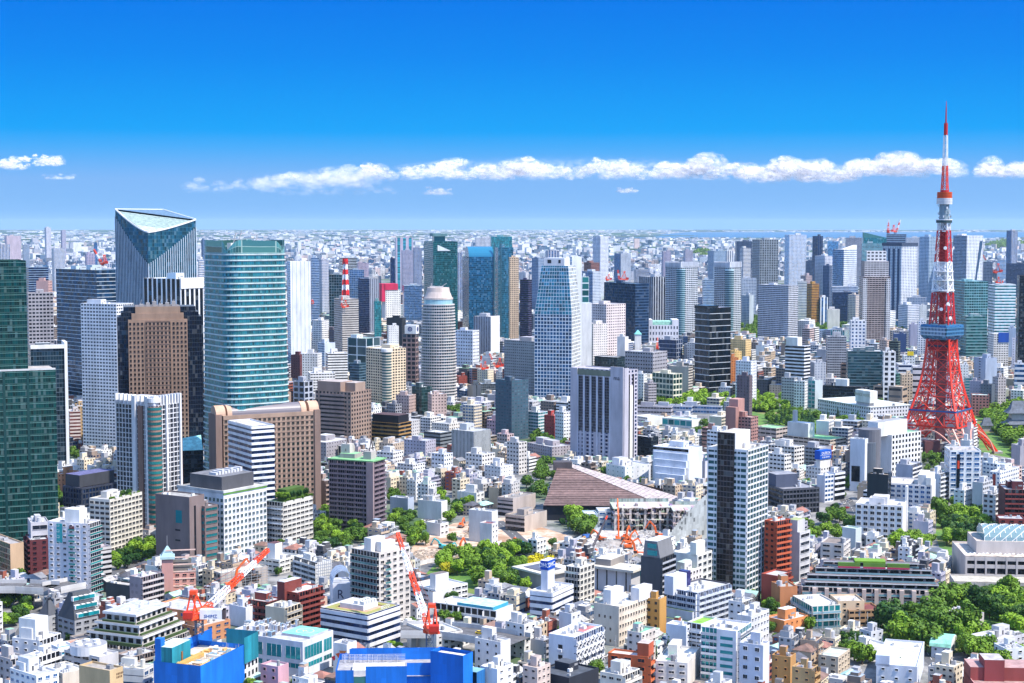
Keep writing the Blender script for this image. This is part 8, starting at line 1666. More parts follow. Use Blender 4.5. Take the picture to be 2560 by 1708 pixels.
tile(1,2); car_proto('car','yellow taxi on the elevated highway behind the second blue site',(.80,.55,.02),at_z(px(2040),py(1118),11)+Vector((0,0,.03)),-.35); car_proto('van','white van at the bend of the road below the plum slab',W,g(1520,95)+Vector((0,0,.03)),1.0); car_proto('car','white car parked beside the white banded foreground office',W,g(1330,1330)+Vector((0,0,.03)),.6)
tile(2,2); 
for lb,ca,x,y in (('white car parked left of the black one before the braced apartments',W,845,1205),('black car parked between two white ones before the cream slab',(.02,.02,.03),885,1200),('white car parked right of the black one before the cream slab',W,925,1200),('white car driving on the street at the bottom centre',W,845,1330)): car_proto('car',lb,ca,g(x,y)+Vector((0,0,.03)),.6)
tile(3,1)
for lb,ca,x,y in (('white car in the lot left of the front white hotel slab',W,690,1350),('dark blue car in the lot left of the front white hotel slab',(.03,.05,.2),650,1360),('red car in the lot left of the front white hotel slab',(.5,.03,.03),720,1390),('silver car in the lot left of the front white hotel slab',(.5,.5,.52),740,1330)): car_proto('car',lb,ca,g(x,y)+Vector((0,0,.03)),.8)
tile(3,1); EXCL.append([tuple(g(x,y).xy) for x,y in ((1955,872),(2200,872),(2200,1075),(1955,1075))])
# temple buildings at the right edge
def temple(label,x0,x1,yb,tiers,ca=(.13,.15,.19)):
    A=g(x0,yb); Bv=g(x1,yb); w_=Bv.x-A.x; r=thing('temple_hall',label,'temple',((A.x+Bv.x)/2,A.y+w_*.3,0)); z=0
    for k,(hw,ev,hb,hr) in enumerate(tiers):
        a=w_/2*hw; e=w_/2*ev; d=.6; m=MB(); m.prism([(-a,-a*d),(a,-a*d),(a,a*d),(-a,a*d)],z,z+hb,(.50,.47,.45)); m.build('wall',r)
        P=[(-e,-e*d),(e,-e*d),(e,e*d),(-e,e*d)]; Q=[(p[0]*.72,p[1]*.62) for p in P]; last=k==len(tiers)-1; T=[(p[0]*.5,p[1]*(.04 if last else .45)) for p in P]; m=MB()
        m.prism(P,z+hb,z+hb+hr*.35,ca,ROOF,tp=Q,bottom=True); m.prism(Q,z+hb+hr*.35,z+hb+hr,ca,ROOF,tp=T); m.build('tiled_roof',r); z+=hb+hr*(.6 if not last else 1)
    o=Bd(); o.a=0; o.W=w_; o.L=w_*.6; o.C=Vector((A.x,A.y,0)); o.h=z; o.D=A.y; o.label=label; o.root=r; reg(o)
temple('two tiered grey tiled temple gate among trees at the right edge',2165,2460,735,[(.75,1.0,12,7),(.55,.85,7,12)]); temple('small curved grey temple roof among trees right of the lattice tower',1945,2060,690,[(.7,1,6,8)])
# poles along the lanes of low houses
rgp=random.Random(41); tile(3,2); PSP=[(rgp.uniform(400,1000),rgp.uniform(1000,1500)) for k in range(16)]; tile(3,2)
def pole(p):
    r=thing('utility_pole','thin concrete utility pole with cross arms among the low houses','utility pole',tuple(p),rgp.uniform(0,3),'utility poles among the low houses'); m=MB(); m.cyl(0,0,.2,.14,0,11,(.45,.44,.43),6); m.build('post',r); m=MB()
    for z in (9.2,10.3): m.box(-1.1,1.1,-.08,.08,z,z+.15,(.3,.3,.3))
    m.build('cross_arm',r); m=MB(); m.cyl(.45,0,.3,.3,7.6,8.6,(.4,.41,.42),8); m.build('transformer',r)
for x,y in PSP: pole(g(x,y))
tile(2,2)
for k in range(14): pole(g(rgp.uniform(0,2300),rgp.uniform(1150,1560)))
tile(1,1)
for k in range(10): pole(g(rgp.uniform(1250,2300),rgp.uniform(1050,1350)))
# ------------------------------------------------------------ trees
def crown_mesh(name, R, Hh, nb, nl, seed, mat, conic=False, leaf=.85):
    rg=random.Random(seed); vs=[]; fs=[]
    blobs=[]
    for k in range(nb):
        if conic:
            f=k/(nb-1); blobs.append((Vector((rg.uniform(-.2,.2)*R,rg.uniform(-.2,.2)*R,Hh*(.08+.88*f))),R*(1.02-f)*.8+.25))
        else:
            a=rg.uniform(0,6.283); r_=R*.68*math.sqrt(rg.random()); z=Hh*rg.uniform(.30,.80); blobs.append((Vector((r_*math.cos(a),r_*math.sin(a),z*(1-.25*(r_/R)**2))),R*rg.uniform(.28,.46)))
    tot=sum(b[1]**2 for b in blobs)
    for c,br in blobs:
        for k in range(int(nl*br*br/tot)):
            d=Vector((rg.gauss(0,1),rg.gauss(0,1),rg.gauss(0.25,1)))
            if d.length<.01: continue
            d.normalize(); p=c+d*br*rg.uniform(.78,1.08); nrm_=(d+Vector((rg.gauss(0,.45),rg.gauss(0,.45),rg.gauss(.2,.4)))).normalized()
            u=nrm_.cross(Vector((rg.gauss(0,1),rg.gauss(0,1),rg.gauss(0,1)))).normalized(); v=nrm_.cross(u); s=leaf*rg.uniform(.5,1.15)
            n=len(vs); vs.extend([p-u*s*.5-v*s*.35,p+u*s*.5-v*s*.25,p+u*s*.35+v*s*.5,p-u*s*.4+v*s*.4]); fs.append((n,n+1,n+2,n+3))
    me=bpy.data.meshes.new(name); me.from_pydata([tuple(v) for v in vs],[],fs); me.materials.append(mat); me.update(); return me
CROWNS=[crown_mesh('crown',4.6,9.0,13,1500,s,M_LEAF) for s in (1,2,3,4)]
CONIF=[crown_mesh('crown',2.6,12,9,800,s,M_CONIFER,True,.7) for s in (11,12)]
CYP=[crown_mesh('crown',1.5,11,10,700,s,M_CONIFER,True,.5) for s in (21,)]
YEL=[crown_mesh('crown',4.2,7,11,1300,s,M_YELLOW) for s in (31,32)]
def trunk_mesh(h,r):
    m=MB(); m.cyl(0,0,r,r*.6,0,h*.5,(.10,.07,.05),8)
    for k in range(4):
        a=k*1.6; m.beam((0,0,h*.42),(h*.2*math.cos(a),h*.2*math.sin(a),h*.72),r*.45,(.10,.07,.05),PLAIN,r2=r*.2)
    return m.mesh('trunk')
TRUNK=trunk_mesh(8,.32); TRUNKC=trunk_mesh(5,.2)
trng=random.Random(77); TREES=[]
WAIT=[]
def tree(kind,p,s,label,group):
    TREES.append(p)
    if kind=='b': WAIT.append((-s/p[1],p,s,label,group))
    else: put_tree(kind,p,s,label,group)
def put_tree(kind,p,s,label,group):
    nm={'b':'broadleaf_tree','c':'conifer_tree','y':'yellow_flowering_tree','k':'columnar_conifer'}[kind]; L_={'b':CROWNS,'c':CONIF,'y':YEL,'k':CYP}[kind]
    r=thing(nm,label,'tree',tuple(p),trng.uniform(0,6.28),group); r.scale=(s*trng.uniform(.9,1.12),s*trng.uniform(.9,1.12),s*trng.uniform(.85,1.15))
    link('crown',trng.choice(L_),r); link('trunk',TRUNK if kind in 'by' else TRUNKC,r); return r
def inside(pt,poly):
    x,y=pt; c=False; n=len(poly)
    for i in range(n):
        x0,y0=poly[i]; x1,y1=poly[(i+1)%n]
        if (y0>y)!=(y1>y) and x<(x1-x0)*(y-y0)/(y1-y0)+x0: c=not c
    return c
def fp_hit(p,marg=0):
    for o in BLD:
        if getattr(o,'soft',False): continue
        d=Vector((p[0]-o.C.x,p[1]-o.C.y)); ca,sa=math.cos(o.a),math.sin(o.a); u=d.x*ca+d.y*sa; v=-d.x*sa+d.y*ca
        if -marg<u<o.W+marg and -marg<v<o.L+marg: return True
    return False
def grove(pts,n,label,group,kind='b',s=(.8,1.25),shift=45,mind=.62,zone=True):
    P=[g(x,y+shift) for x,y in pts]; poly=[(p.x,p.y) for p in P]; xs=[p[0] for p in poly]; ys=[p[1] for p in poly]; k=0; tries=0; mine=[]
    if zone: EXCL.append(poly)
    while k<n and tries<n*60:
        tries+=1; q=(trng.uniform(min(xs),max(xs)),trng.uniform(min(ys),max(ys)))
        if not inside(q,poly) or fp_hit(q,2.5): continue
        sc_=trng.uniform(*s); dm=(9.0 if kind!='k' else 4)*sc_*mind
        if kind=='c': dm*=.55
        if any((q[0]-a)**2+(q[1]-b_)**2<dm*dm for a,b_ in mine): continue
        mine.append(q); tree(kind,(q[0],q[1],0),sc_,label,group); k+=1
tile(2,1)
grove([(1340,330),(1700,330),(2334,340),(2334,470),(1900,420),(1500,450),(1350,420)],30,'green tree in the belt behind the grey school wings','trees behind the school wings')
grove([(80,1330),(110,1150),(200,1050),(300,940),(410,900),(400,1020),(340,1230),(300,1340)],20,'green tree on the slope left of the great brown roof','trees left of the great brown roof',s=(.9,1.3))
grove([(185,800),(200,690),(400,660),(520,740),(520,820)],12,'green tree in the clump left of the lavender high-rise','trees left of the lavender high-rise')
grove([(760,1090),(900,1060),(1070,1090),(1060,1150),(800,1110)],6,'green tree behind the ridge of the great brown roof','trees behind the great brown roof',shift=30)
grove([(1630,700),(1640,600),(1790,560),(1800,680)],5,'green tree beside the green court','trees by the green court')
for lb,x,y in (('small pointed conifer in front of the stepped white office, leftmost',1355,1240),('pointed conifer in front of the stepped white office',1555,1320),('taller pointed conifer at the corner of the stepped white office',1650,1330),('pointed conifer against the dark gridded tower, left',1742,1345),('slim pointed conifer against the dark gridded tower, right',1775,1330)): tree('k',tuple(g(x,y)),1.0,lb,'pointed conifers before the stepped office')
tile(3,1)
grove([(0,370),(290,360),(300,470),(0,480)],8,'green tree left of the long white hotel','trees left of the long white hotel',shift=30)
grove([(0,500),(300,500),(700,540),(920,580),(930,690),(720,700),(480,640),(0,700)],44,'dark pointed conifer in the row before the long white hotel','conifers before the long white hotel','c',(.9,1.3),shift=40)
grove([(1860,420),(2334,410),(2334,470),(2180,560),(2334,640),(2334,880),(2260,880),(2100,690),(1940,520)],44,'green tree in the park right of the lattice tower','trees in the park right of the lattice tower',s=(.9,1.4))
grove([(930,380),(1230,380),(1230,410),(930,410)],6,'green tree showing above the long white hotel roof','trees above the long white hotel',shift=60)
grove([(1400,900),(1480,880),(1620,960),(1600,1080),(1400,1060)],8,'green tree between the white office and the gridded office','trees between the two white offices')
grove([(1540,1568),(1560,1330),(1800,1300),(2080,1400),(2110,1568),(2050,1690),(1800,1750),(1560,1700)],30,'large round tree on the hill behind the white hotel slabs','trees on the hill behind the hotel slabs',s=(1.2,1.8),shift=40)
grove([(350,1500),(480,1440),(640,1400),(790,1470),(780,1640),(560,1700),(370,1680)],16,'green tree left of the front white hotel slab','trees left of the front white hotel slab',s=(.9,1.2),shift=30)
grove([(710,1150),(850,1140),(860,1230),(720,1250)],4,'green tree at the foot of the white slab with black glass','trees at the foot of the white slab',shift=30)
tile(3,2)
grove([(1040,1100),(1100,900),(1300,840),(1500,870),(1650,980),(1840,1030),(1840,1130),(1650,1200),(1480,1150),(1450,1280),(1150,1250)],13,'big dark round tree in the grove left of the mint roof','trees in the grove left of the mint roof',s=(1.7,2.3),shift=40,mind=.5)
grove([(1640,800),(1900,760),(2334,760),(2334,1150),(2150,1080),(1980,960),(1780,880)],22,'dark round tree in the grove right of the long stepped block','trees in the grove right of the long stepped block',s=(1.3,1.8),shift=30)
grove([(1710,1330),(1760,1180),(1960,1200),(2040,1300),(1900,1380)],6,'bright green tree right of the mint roof','trees right of the mint roof',s=(1.1,1.5),shift=20)
grove([(690,1290),(720,1220),(830,1250),(960,1310),(930,1390),(790,1400)],6,'bright green tree beside the pale green roofed house','trees beside the pale green roofed house',s=(.9,1.2),shift=15)
grove([(1080,310),(1250,260),(1450,280),(1440,380),(1100,370)],7,'round tree at the foot of the white hotel slabs','trees at the foot of the hotel slabs',s=(1.1,1.5),shift=20)
grove([(0,800),(90,760),(140,880),(60,960),(0,950)],5,'green tree at the foot of the brick red annex','trees at the foot of the brick red annex',s=(.9,1.2),shift=20)
grove([(2090,1400),(2250,1330),(2300,1460),(2150,1480)],4,'dark tree right of the brick red terraced block','trees right of the brick red block',s=(.9,1.2),shift=20)
tree('c',tuple(g(1220,1560)),1.1,'blue green conifer before the white snowy roofed block','trees before the snowy roofed block'); tree('c',tuple(g(760,1210)),.8,'dark little conifer among the lower right houses','trees among the lower right houses')
tile(1,2)
grove([(525,350),(540,150),(700,100),(850,100),(960,180),(970,290),(800,350),(600,400)],24,'green tree on the slope below the plum slab','trees on the slope below the plum slab',s=(.9,1.3),shift=25)
grove([(1190,180),(1190,-100),(1300,-160),(1440,-60),(1420,80),(1330,200)],16,'light green tree right of the plum slab foot','trees right of the plum slab foot',s=(.8,1.2),shift=25)
grove([(1350,320),(1370,200),(1500,180),(1600,260),(1600,360),(1450,340)],7,'green tree at the edge of the earthworks','trees at the edge of the earthworks',s=(.9,1.2),shift=20)
grove([(1610,520),(1760,400),(1950,400),(2150,360),(2290,350),(2334,480),(2334,720),(2150,730),(1980,640),(1830,560)],34,'green tree in the park behind the white school','trees in the park behind the school',s=(1.0,1.45),shift=25,mind=.55)
tree('y',tuple(g(1752,570)),1.15,'single yellow crowned tree in the park behind the school','yellow trees'); tree('b',tuple(g(1785,290)),.9,'lone green tree on the earthworks','tree on the earthworks')
for lb,x,y in (('slim columnar tree left of the second red crane',1475,975),('slim columnar tree right of the second red crane',1735,990),('slim columnar tree before the school pool',1870,1000)): tree('k',tuple(g(x,y)),1.05,lb,'columnar trees before the school')
grove([(1690,950),(1830,940),(1960,980),(1940,1020),(1700,1010)],5,'low green tree before the school pool','trees before the school pool',s=(.6,.8),shift=5)
tile(2,2)
for k,(x,y) in enumerate(((190,470),(265,450),(340,480),(250,500),(400,470))): tree('y',tuple(g(x,y+35)),1.15,'one of the big yellow flowering trees above the blue cube sign','yellow flowering trees')
tree('y',tuple(g(548,95)),.7,'small yellow flowering tree below the brown roof','yellow trees')
grove([(500,170),(540,80),(650,50),(790,70),(790,150),(680,230),(560,240)],9,'dark green tree in the clump beside the demolition ramp','trees beside the demolition ramp',s=(1.2,1.6),shift=25,mind=.5)
grove([(0,360),(110,370),(110,540),(0,560)],5,'dark green tree left of the yellow trees','trees left of the yellow trees',s=(1.1,1.5),shift=25); grove([(0,660),(150,690),(170,790),(0,770)],4,'green tree left of the blue cube sign office','trees left of the blue cube sign office',s=(.9,1.2),shift=20)
for lb,x,y in (('columnar conifer beside the beige small apartments',1185,1230),('columnar conifer behind the orange red building, middle of three',1298,1340),('tall columnar conifer behind the orange red building, rightmost of three',1420,1360)): tree('k',tuple(g(x,y)),1.2,lb,'columnar conifers behind the orange red building')
tree('b',tuple(g(708,985)),.75,'small green tree at the foot of the ivory apartments','street trees')
tile(1,1)
grove([(1745,540),(1760,460),(1980,440),(2180,460),(2190,540)],16,'round green tree in the clump right of the oval tower','trees right of the oval tower',shift=60)
tree('b',tuple(g(1682,1120)),1.25,'dark round tree alone among the white houses','trees among the white houses'); grove([(1620,1190),(1730,1200),(1745,1330),(1690,1330)],4,'dark green tree right of the white wall block','trees right of the white wall block')
grove([(1750,1480),(1760,1370),(1860,1360),(1890,1480)],3,'dark round tree beside the white tiled block','trees beside the white tiled block',s=(1.1,1.4)); grove([(525,1470),(530,1350),(640,1340),(660,1460)],6,'green tree left of the plum slab','trees left of the plum slab',shift=30)
grove([(545,1030),(560,990),(650,985),(650,1030)],4,'green tree below the grey concrete hall','trees below the grey concrete hall',shift=60)
tile(0,1)
grove([(500,1440),(505,1170),(565,1160),(570,1440)],9,'green tree at the foot of the green glass tower','trees at the foot of the green glass tower',shift=20); grove([(720,1040),(760,970),(1040,930),(1040,1020)],10,'green tree in the garden below the white lattice block','trees below the white lattice block',shift=40)
grove([(640,930),(650,860),(740,850),(750,930)],4,'green tree between the dark glass tower and the lattice block','trees left of the lattice block',shift=40)
tile(0,2)
grove([(1010,540),(1010,460),(1150,390),(1290,300),(1410,280),(1410,420),(1250,470),(1120,540)],15,'street tree along the avenue below the cream block','trees along the avenue',shift=20); grove([(10,1060),(30,830),(180,800),(280,850),(230,1000),(120,1080)],12,'bright green tree at the left edge below the highway','trees at the left edge',s=(.8,1.15),shift=15)
for lb,x,y,s in (('small tree before the dormered apartments',655,1200,.8),('small tree beside the red tiled little house',695,1290,.8),('round tree before the maroon apartments',165,650,1.0),('slim conifer beside the elevated highway',62,800,1.0)): tree('c' if 'conifer' in lb else 'b',tuple(g(x,y)),s,lb,'single trees at lower left')
# the 295 broad trees that show largest stand alone, the smaller far ones are one mass
def merged(name,label,spots,seed,thin=3):
    rg=random.Random(seed); vs=[];fs=[]; srcs=[([v.co.copy() for v in c.vertices],[tuple(f.vertices) for f in c.polygons][::thin]) for c in CROWNS]
    for x,y,c in spots:
        V,Fc=rg.choice(srcs); c=c*rg.uniform(.85,1.15)
        for f in Fc:
            n=len(vs); ctr=sum((V[i] for i in f),Vector())/4; fs.append((n,n+1,n+2,n+3))
            for i in f: v=ctr+(V[i]-ctr)*thin**.5; vs.append((x+v.x*c,y+v.y*c,v.z*c))
    me=bpy.data.meshes.new(name); me.from_pydata(vs,[],fs); me.materials.append(M_LEAF); me.update(); tag(struct(link(name,me),'stuff'),label,'woodland')
WAIT.sort()
for q in WAIT[:212]: put_tree('b',*q[1:])
merged('distant_trees','small distant green trees of the parks and streets',[(q[1][0],q[1][1],q[2]) for q in WAIT[212:]],3,2)
# roof gardens and the far garden
def bushes(o,label,x0,x1,y0,y1,z,n,s=.28,nm='roof_plants'):
    m=MB(); parts=[]
    vs=[];fs=[]; rg=random.Random(n); src=CROWNS[0]; V=[v.co.copy() for v in src.vertices]; Fc=[tuple(f.vertices) for f in src.polygons][::2]
    for k in range(n):
        x,y=rg.uniform(x0,x1)*o.W,rg.uniform(y0,y1)*o.L; c=s*rg.uniform(.6,1.3); b_=len(vs); vs.extend([(x+v.x*c,y+v.y*c,z+(v.z-2.2)*c) for v in V]); fs.extend([tuple(i+b_ for i in f) for f in Fc])
    me=bpy.data.meshes.new(nm); me.from_pydata(vs,[],fs); me.materials.append(M_LEAF); me.update(); return link(nm,me,o.root)
bushes(RG1,'',.04,.96,.02,.2,RG1.h-.8,14); bushes(RG1,'',.6,.96,.2,.6,RG1.h-.8,7,.42)
m=MB(); m.box(RG2.W*.22,RG2.W*.82,RG2.L*.2,RG2.L*.75,RG2.h-.8,RG2.h+7,(.07,.13,.02)); m.build('leafy_screen',RG2.root); bushes(RG2,'',.2,.85,.16,.24,RG2.h+2,10,.5); bushes(RG2,'',.17,.25,.2,.75,RG2.h+2,10,.5); bushes(RG2,'',.04,.96,.03,.14,RG2.h-.6,10,.3); bushes(RG2,'',.8,.95,.2,.8,RG2.h-.6,8,.35)
def wood(name,label,poly,n,s,seed):
    P=[g(*p) for p in poly]; pl=[(p.x,p.y) for p in P]; xs=[p[0] for p in pl]; ys=[p[1] for p in pl]; rg=random.Random(seed); sp=[]
    while len(sp)<n:
        q=(rg.uniform(min(xs),max(xs)),rg.uniform(min(ys),max(ys)))
        if inside(q,pl): sp.append((*q,s*rg.uniform(.7,1.3)))
    merged(name,label,sp,seed,4)
tile(2,0); wood('garden_woodland','dense dark green garden woodland beside the river',[(2080,1330),(2080,1110),(2334,1100),(2640,1150),(3070,1160),(3070,1320),(2600,1340)],230,1.5,1)
tile(3,0); wood('garden_woodland','green woodland strip right of the beige residential tower',[(1120,1260),(1120,1190),(1300,1190),(1300,1260)],30,1.4,2)
tile(2,1); wood('park_woodland','leafy woodland strip behind the grey school wings',[(1340,480),(1345,395),(1800,385),(2500,390),(2500,520),(1900,500)],150,1.1,5)
tile(3,1); wood('park_woodland','dark leafy woodland left of the long white hotel',[(-10,740),(-10,540),(300,520),(560,600),(900,650),(900,730),(720,745)],110,.95,6); wood('park_woodland','leafy park woodland right of the lattice tower',[(1930,560),(1900,470),(2500,455),(2500,960),(2290,960),(2230,860),(2060,650)],260,1.2,7)
tile(3,0); wood('far_woodland','dark green far shore woodland near the right edge',[(1975,440),(2100,400),(2334,400),(2334,445),(2100,450)],120,5,3)
tile(2,0); wood('far_woodland','green far park below the bay right of centre',[(1660,530),(1660,500),(1790,490),(1790,540)],50,4,4)
# ------------------------------------------------------------ the smaller buildings between: kept where they can be seen
GW,GH=640,427
occ=np.zeros((GH,GW),dtype=bool)
def hull(pts):
    pts=sorted(set(pts)); 
    if len(pts)<3: return pts
    def half(p):
        h=[]
        for q in p:
            while len(h)>1 and (h[-1][0]-h[-2][0])*(q[1]-h[-2][1])-(h[-1][1]-h[-2][1])*(q[0]-h[-2][0])<=0: h.pop()
            h.append(q)
        return h[:-1]
    return half(pts)+half(pts[::-1])
def paint(corners, h):
    pts=[]
    for c in corners:
        for z in (0,h):
            X,Y,dep=proj((c[0],c[1],z))
            if dep<10: return 0,None
            pts.append((X/4,Y/4))
    Hh=hull(pts); xs=[p[0] for p in Hh]; ys=[p[1] for p in Hh]
    if max(xs)<0 or min(xs)>GW or min(ys)>GH: return 0,None
    n=0; x_=[];y_=[]
    for r in range(max(0,int(min(ys))),min(GH-1,int(max(ys)))+1):
        yy=r+.5; lo,hi=1e9,-1e9
        for i in range(len(Hh)):
            (xa,ya),(xb,yb)=Hh[i],Hh[(i+1)%len(Hh)]
            if (ya>yy)!=(yb>yy): x=xa+(xb-xa)*(yy-ya)/(yb-ya); lo=min(lo,x); hi=max(hi,x)
        a,b_=max(0,int(lo+.5)),min(GW,int(hi+.5))
        if b_>a:
            seg=~occ[r,a:b_]; k=int(seg.sum())
            if k: n+=k; x_.append((np.nonzero(seg)[0].mean()+a,k)); y_.append((r,k))
            occ[r,a:b_]=True
    if not n: return 0,None
    return n,(sum(x*k for x,k in x_)/n*4,sum(y*k for y,k in y_)/n*4)
frng=random.Random(2024)
def corners_of(C,a,W_,L_):
    ca,sa=math.cos(a),math.sin(a); return [(C.x+u*ca-v*sa,C.y+u*sa+v*ca) for u,v in ((0,0),(W_,0),(W_,L_),(0,L_))]
EX=[]
for o in BLD:
    o.fp2=corners_of(o.C,o.a,o.W,o.L); P=[proj((c[0],c[1],0)) for c in o.fp2]; Pt=[proj((c[0],c[1],o.h)) for c in o.fp2]
    EX.append((min(p[0] for p in P+Pt),max(p[0] for p in P+Pt),max(p[1] for p in P),min(p[1] for p in Pt),o.C.y+.3*o.L*math.cos(o.a),getattr(o,'soft',False)))
for o in (S1,S2,S3,TANB): q=o.fp2; x0,x1=min(p[0] for p in q),max(p[0] for p in q); EXCL.append([(x0-4,640),(x1+4,640),(x1+4,o.D+8),(x0-4,o.D+8)])
exq=[(min(p[0] for p in e),max(p[0] for p in e),min(p[1] for p in e),max(p[1] for p in e),e) for e in EXCL]
def blocked(C,a,W_,L_):
    cs=corners_of(C,a,W_,L_); mid=(sum(c[0] for c in cs)/4,sum(c[1] for c in cs)/4)
    for q in cs+[mid]+[((cs[i][0]+cs[(i+1)%4][0])/2,(cs[i][1]+cs[(i+1)%4][1])/2) for i in range(4)]:
        for x0,x1,y0,y1,e in exq:
            if x0<=q[0]<=x1 and y0<=q[1]<=y1 and inside(q,e): return True
        if fp_hit(q,1.2): return True
    ca,sa=math.cos(a),math.sin(a)
    for o in BLD:
        if abs(o.C.x-mid[0])+abs(o.C.y-mid[1])>400: continue
        for q in o.fp2:
            d=(q[0]-C.x,q[1]-C.y); u=d[0]*ca+d[1]*sa; v=-d[0]*sa+d[1]*ca
            if -1<u<W_+1 and -1<v<L_+1:
                if not getattr(o,'soft',False) or True: return True
    return False
CAND=[]
GA=math.radians(58)
def gen(d0,d1,pu,pv,hs,fill,tier):
    ca,sa=math.cos(GA),math.sin(GA); R=d1*1.1
    i=-int(R/pu)
    while i*pu<R*1.1:
        j=-int(R/pv)
        while j*pv<R*1.1:
            u=i*pu+frng.uniform(0,2)+(6 if i%5==0 else 0); v=j*pv+frng.uniform(0,2); j+=1
            x=u*ca-v*sa; y=u*sa+v*ca
            if not (d0<y<d1) or abs(x)>.36*y+30: continue
            if frng.random()>fill: continue
            W_=pu*frng.uniform(.62,.92); L_=pv*frng.uniform(.62,.92); h=frng.uniform(*hs)
            if frng.random()<.12: h*=1.5
            CAND.append((y,x,W_,L_,h,GA+frng.gauss(0,.04),tier))
        i+=1
gen(700,1060,12,10.5,(6.5,11.5),.95,0)
gen(1060,1550,14.5,12.5,(8,19),.92,1)
gen(1550,2650,22,19,(12,38),.86,2)
gen(2650,4700,44,38,(14,48),.8,3)
FILL=[]
items=[(o.C.y,0,o) for o in BLD if not getattr(o,'soft',False)]
for c in CAND:
    y,x,W_,L_,h,a,t=c; C=Vector((x,y,0))
    X0=[proj((q[0],q[1],0)) for q in corners_of(C,a,W_,L_)]; xa,xb=min(p[0] for p in X0),max(p[0] for p in X0); yb=max(p[1] for p in X0)
    if t<3 and blocked(C,a,W_,L_): continue
    if t==3 and fp_hit((x,y),10): continue
    if t==3 and any(x0<=x<=x1 and y0<=y<=y1 and inside((x,y),e) for x0,x1,y0,y1,e in exq): continue
    lim=0
    for ea,eb,eby,ety,eD,soft in EX:
        if eD>y+4 and eb>xa-2 and ea<xb+2 and eby<yb+400 and not soft: lim=max(lim,eby-min(26,.22*(eby-ety)))
    for tp in TREES:
        pass
    hmax=at_depth((xa+xb)/2,min(lim,yb),y+L_*.4).z if lim else 99
    h=min(h,max(hmax-(4 if lim else 0),0))
    if h<(3.6 if t<2 else 6): continue
    FILL.append((y,x,W_,L_,h,a,t)); items.append((y,1,(x,W_,L_,h,a,t)))
items.sort(key=lambda q:q[0]); VIS=[]
for y,k,d in items:
    if k==0: d.vis=paint(d.fp2,d.h)
    else:
        x,W_,L_,h,a,t=d; n,c=paint(corners_of(Vector((x,y,0)),a,W_,L_),h)
        if n>=(5 if t<2 else 4): VIS.append((n,y,c,d))
anch=[(o.vis[1],o.label,o.D) for o in BLD if getattr(o,'vis',None) and o.vis[0]>12 and len(o.label.split())<=9]
USED=set()
def auto_label(look,c,D):
    best=sorted(anch,key=lambda q:abs(q[0][0]-c[0])+1.5*abs(q[0][1]-c[1]))[:9]
    for q,lb,d2 in best:
        dx,dy=q[0]-c[0],q[1]-c[1]
        if abs(dx)>abs(dy)*1.2: rels=('right of the' if dx<0 else 'left of the','just right of the' if dx<0 else 'just left of the')
        elif D<d2: rels=('in front of the','below the')
        else: rels=('behind the','above the')
        for r in rels:
            s=f'{look} {r} {lb}'
            if len(s.split())<=16 and s not in USED: USED.add(s); return s
    s=f'{look} near the {best[0][1]}'; k=1
    while (s in USED or len(s.split())>16) and k<len(best):
        s=f'{look} close by the {best[k][1]}'; k+=1
    s=' '.join(s.split()[:16]); USED.add(s); return s
PAL=[('white',(.82,.80,.77),30),('cream',(.76,.65,.48),15),('pale grey',(.60,.58,.57),12),('grey',(.38,.38,.40),9),('beige',(.58,.44,.31),12),('taupe',(.28,.21,.17),7),('lavender grey',(.50,.48,.56),7),('brick red',(.36,.11,.07),5),('charcoal',(.09,.09,.10),4),('pinkish',(.64,.48,.45),4)]
RFC=[('white roofed',(.76,.75,.73)),('grey roofed',(.42,.42,.44)),('pale roofed',(.62,.60,.57)),('dark roofed',(.16,.16,.18)),('green roofed',(.28,.50,.34)),('blue grey roofed',(.35,.42,.52)),('brown roofed',(.30,.2,.16))]
def pick(r): return r.choices(PAL,[p[2] for p in PAL])[0]
cap={'house':275,'apartment_building':195,'office_building':135}; nk={k:0 for k in cap}
VIS.sort(key=lambda q:-q[0]*(1 if q[3][5]<3 else .0))
STUFF=MB(); NV=0
def simple_block(m,C,a,W_,L_,h,wall,glass,roofc,rng,bay=3.6,fl=3.4,st=None):
    ca,sa=math.cos(a),math.sin(a); T=lambda u,v:(C.x+u*ca-v*sa,C.y+u*sa+v*ca); P=[T(0,0),T(W_,0),T(W_,L_),T(0,L_)]
    wf,hf=st or rng.choice([(.5,.45),(1.1,.42),(.7,.5),(.35,.4),(.6,1.1),(.85,.55)])
    for i in range(4): m.fquad(P[i],P[(i+1)%4],0,h,wall,glass,bay,fl,wf,hf)
    m.face([(*p,h) for p in P],roofc,ROOF)
    if W_>8:
        x,y=rng.uniform(.1,.5)*W_,rng.uniform(.2,.5)*L_; Q=[T(x,y),T(x+W_*.3,y),T(x+W_*.3,y+L_*.35),T(x,y+L_*.35)]; m.prism(Q,h,h+rng.uniform(2.5,5),wall,PLAIN,mt=ROOF,ct=roofc)
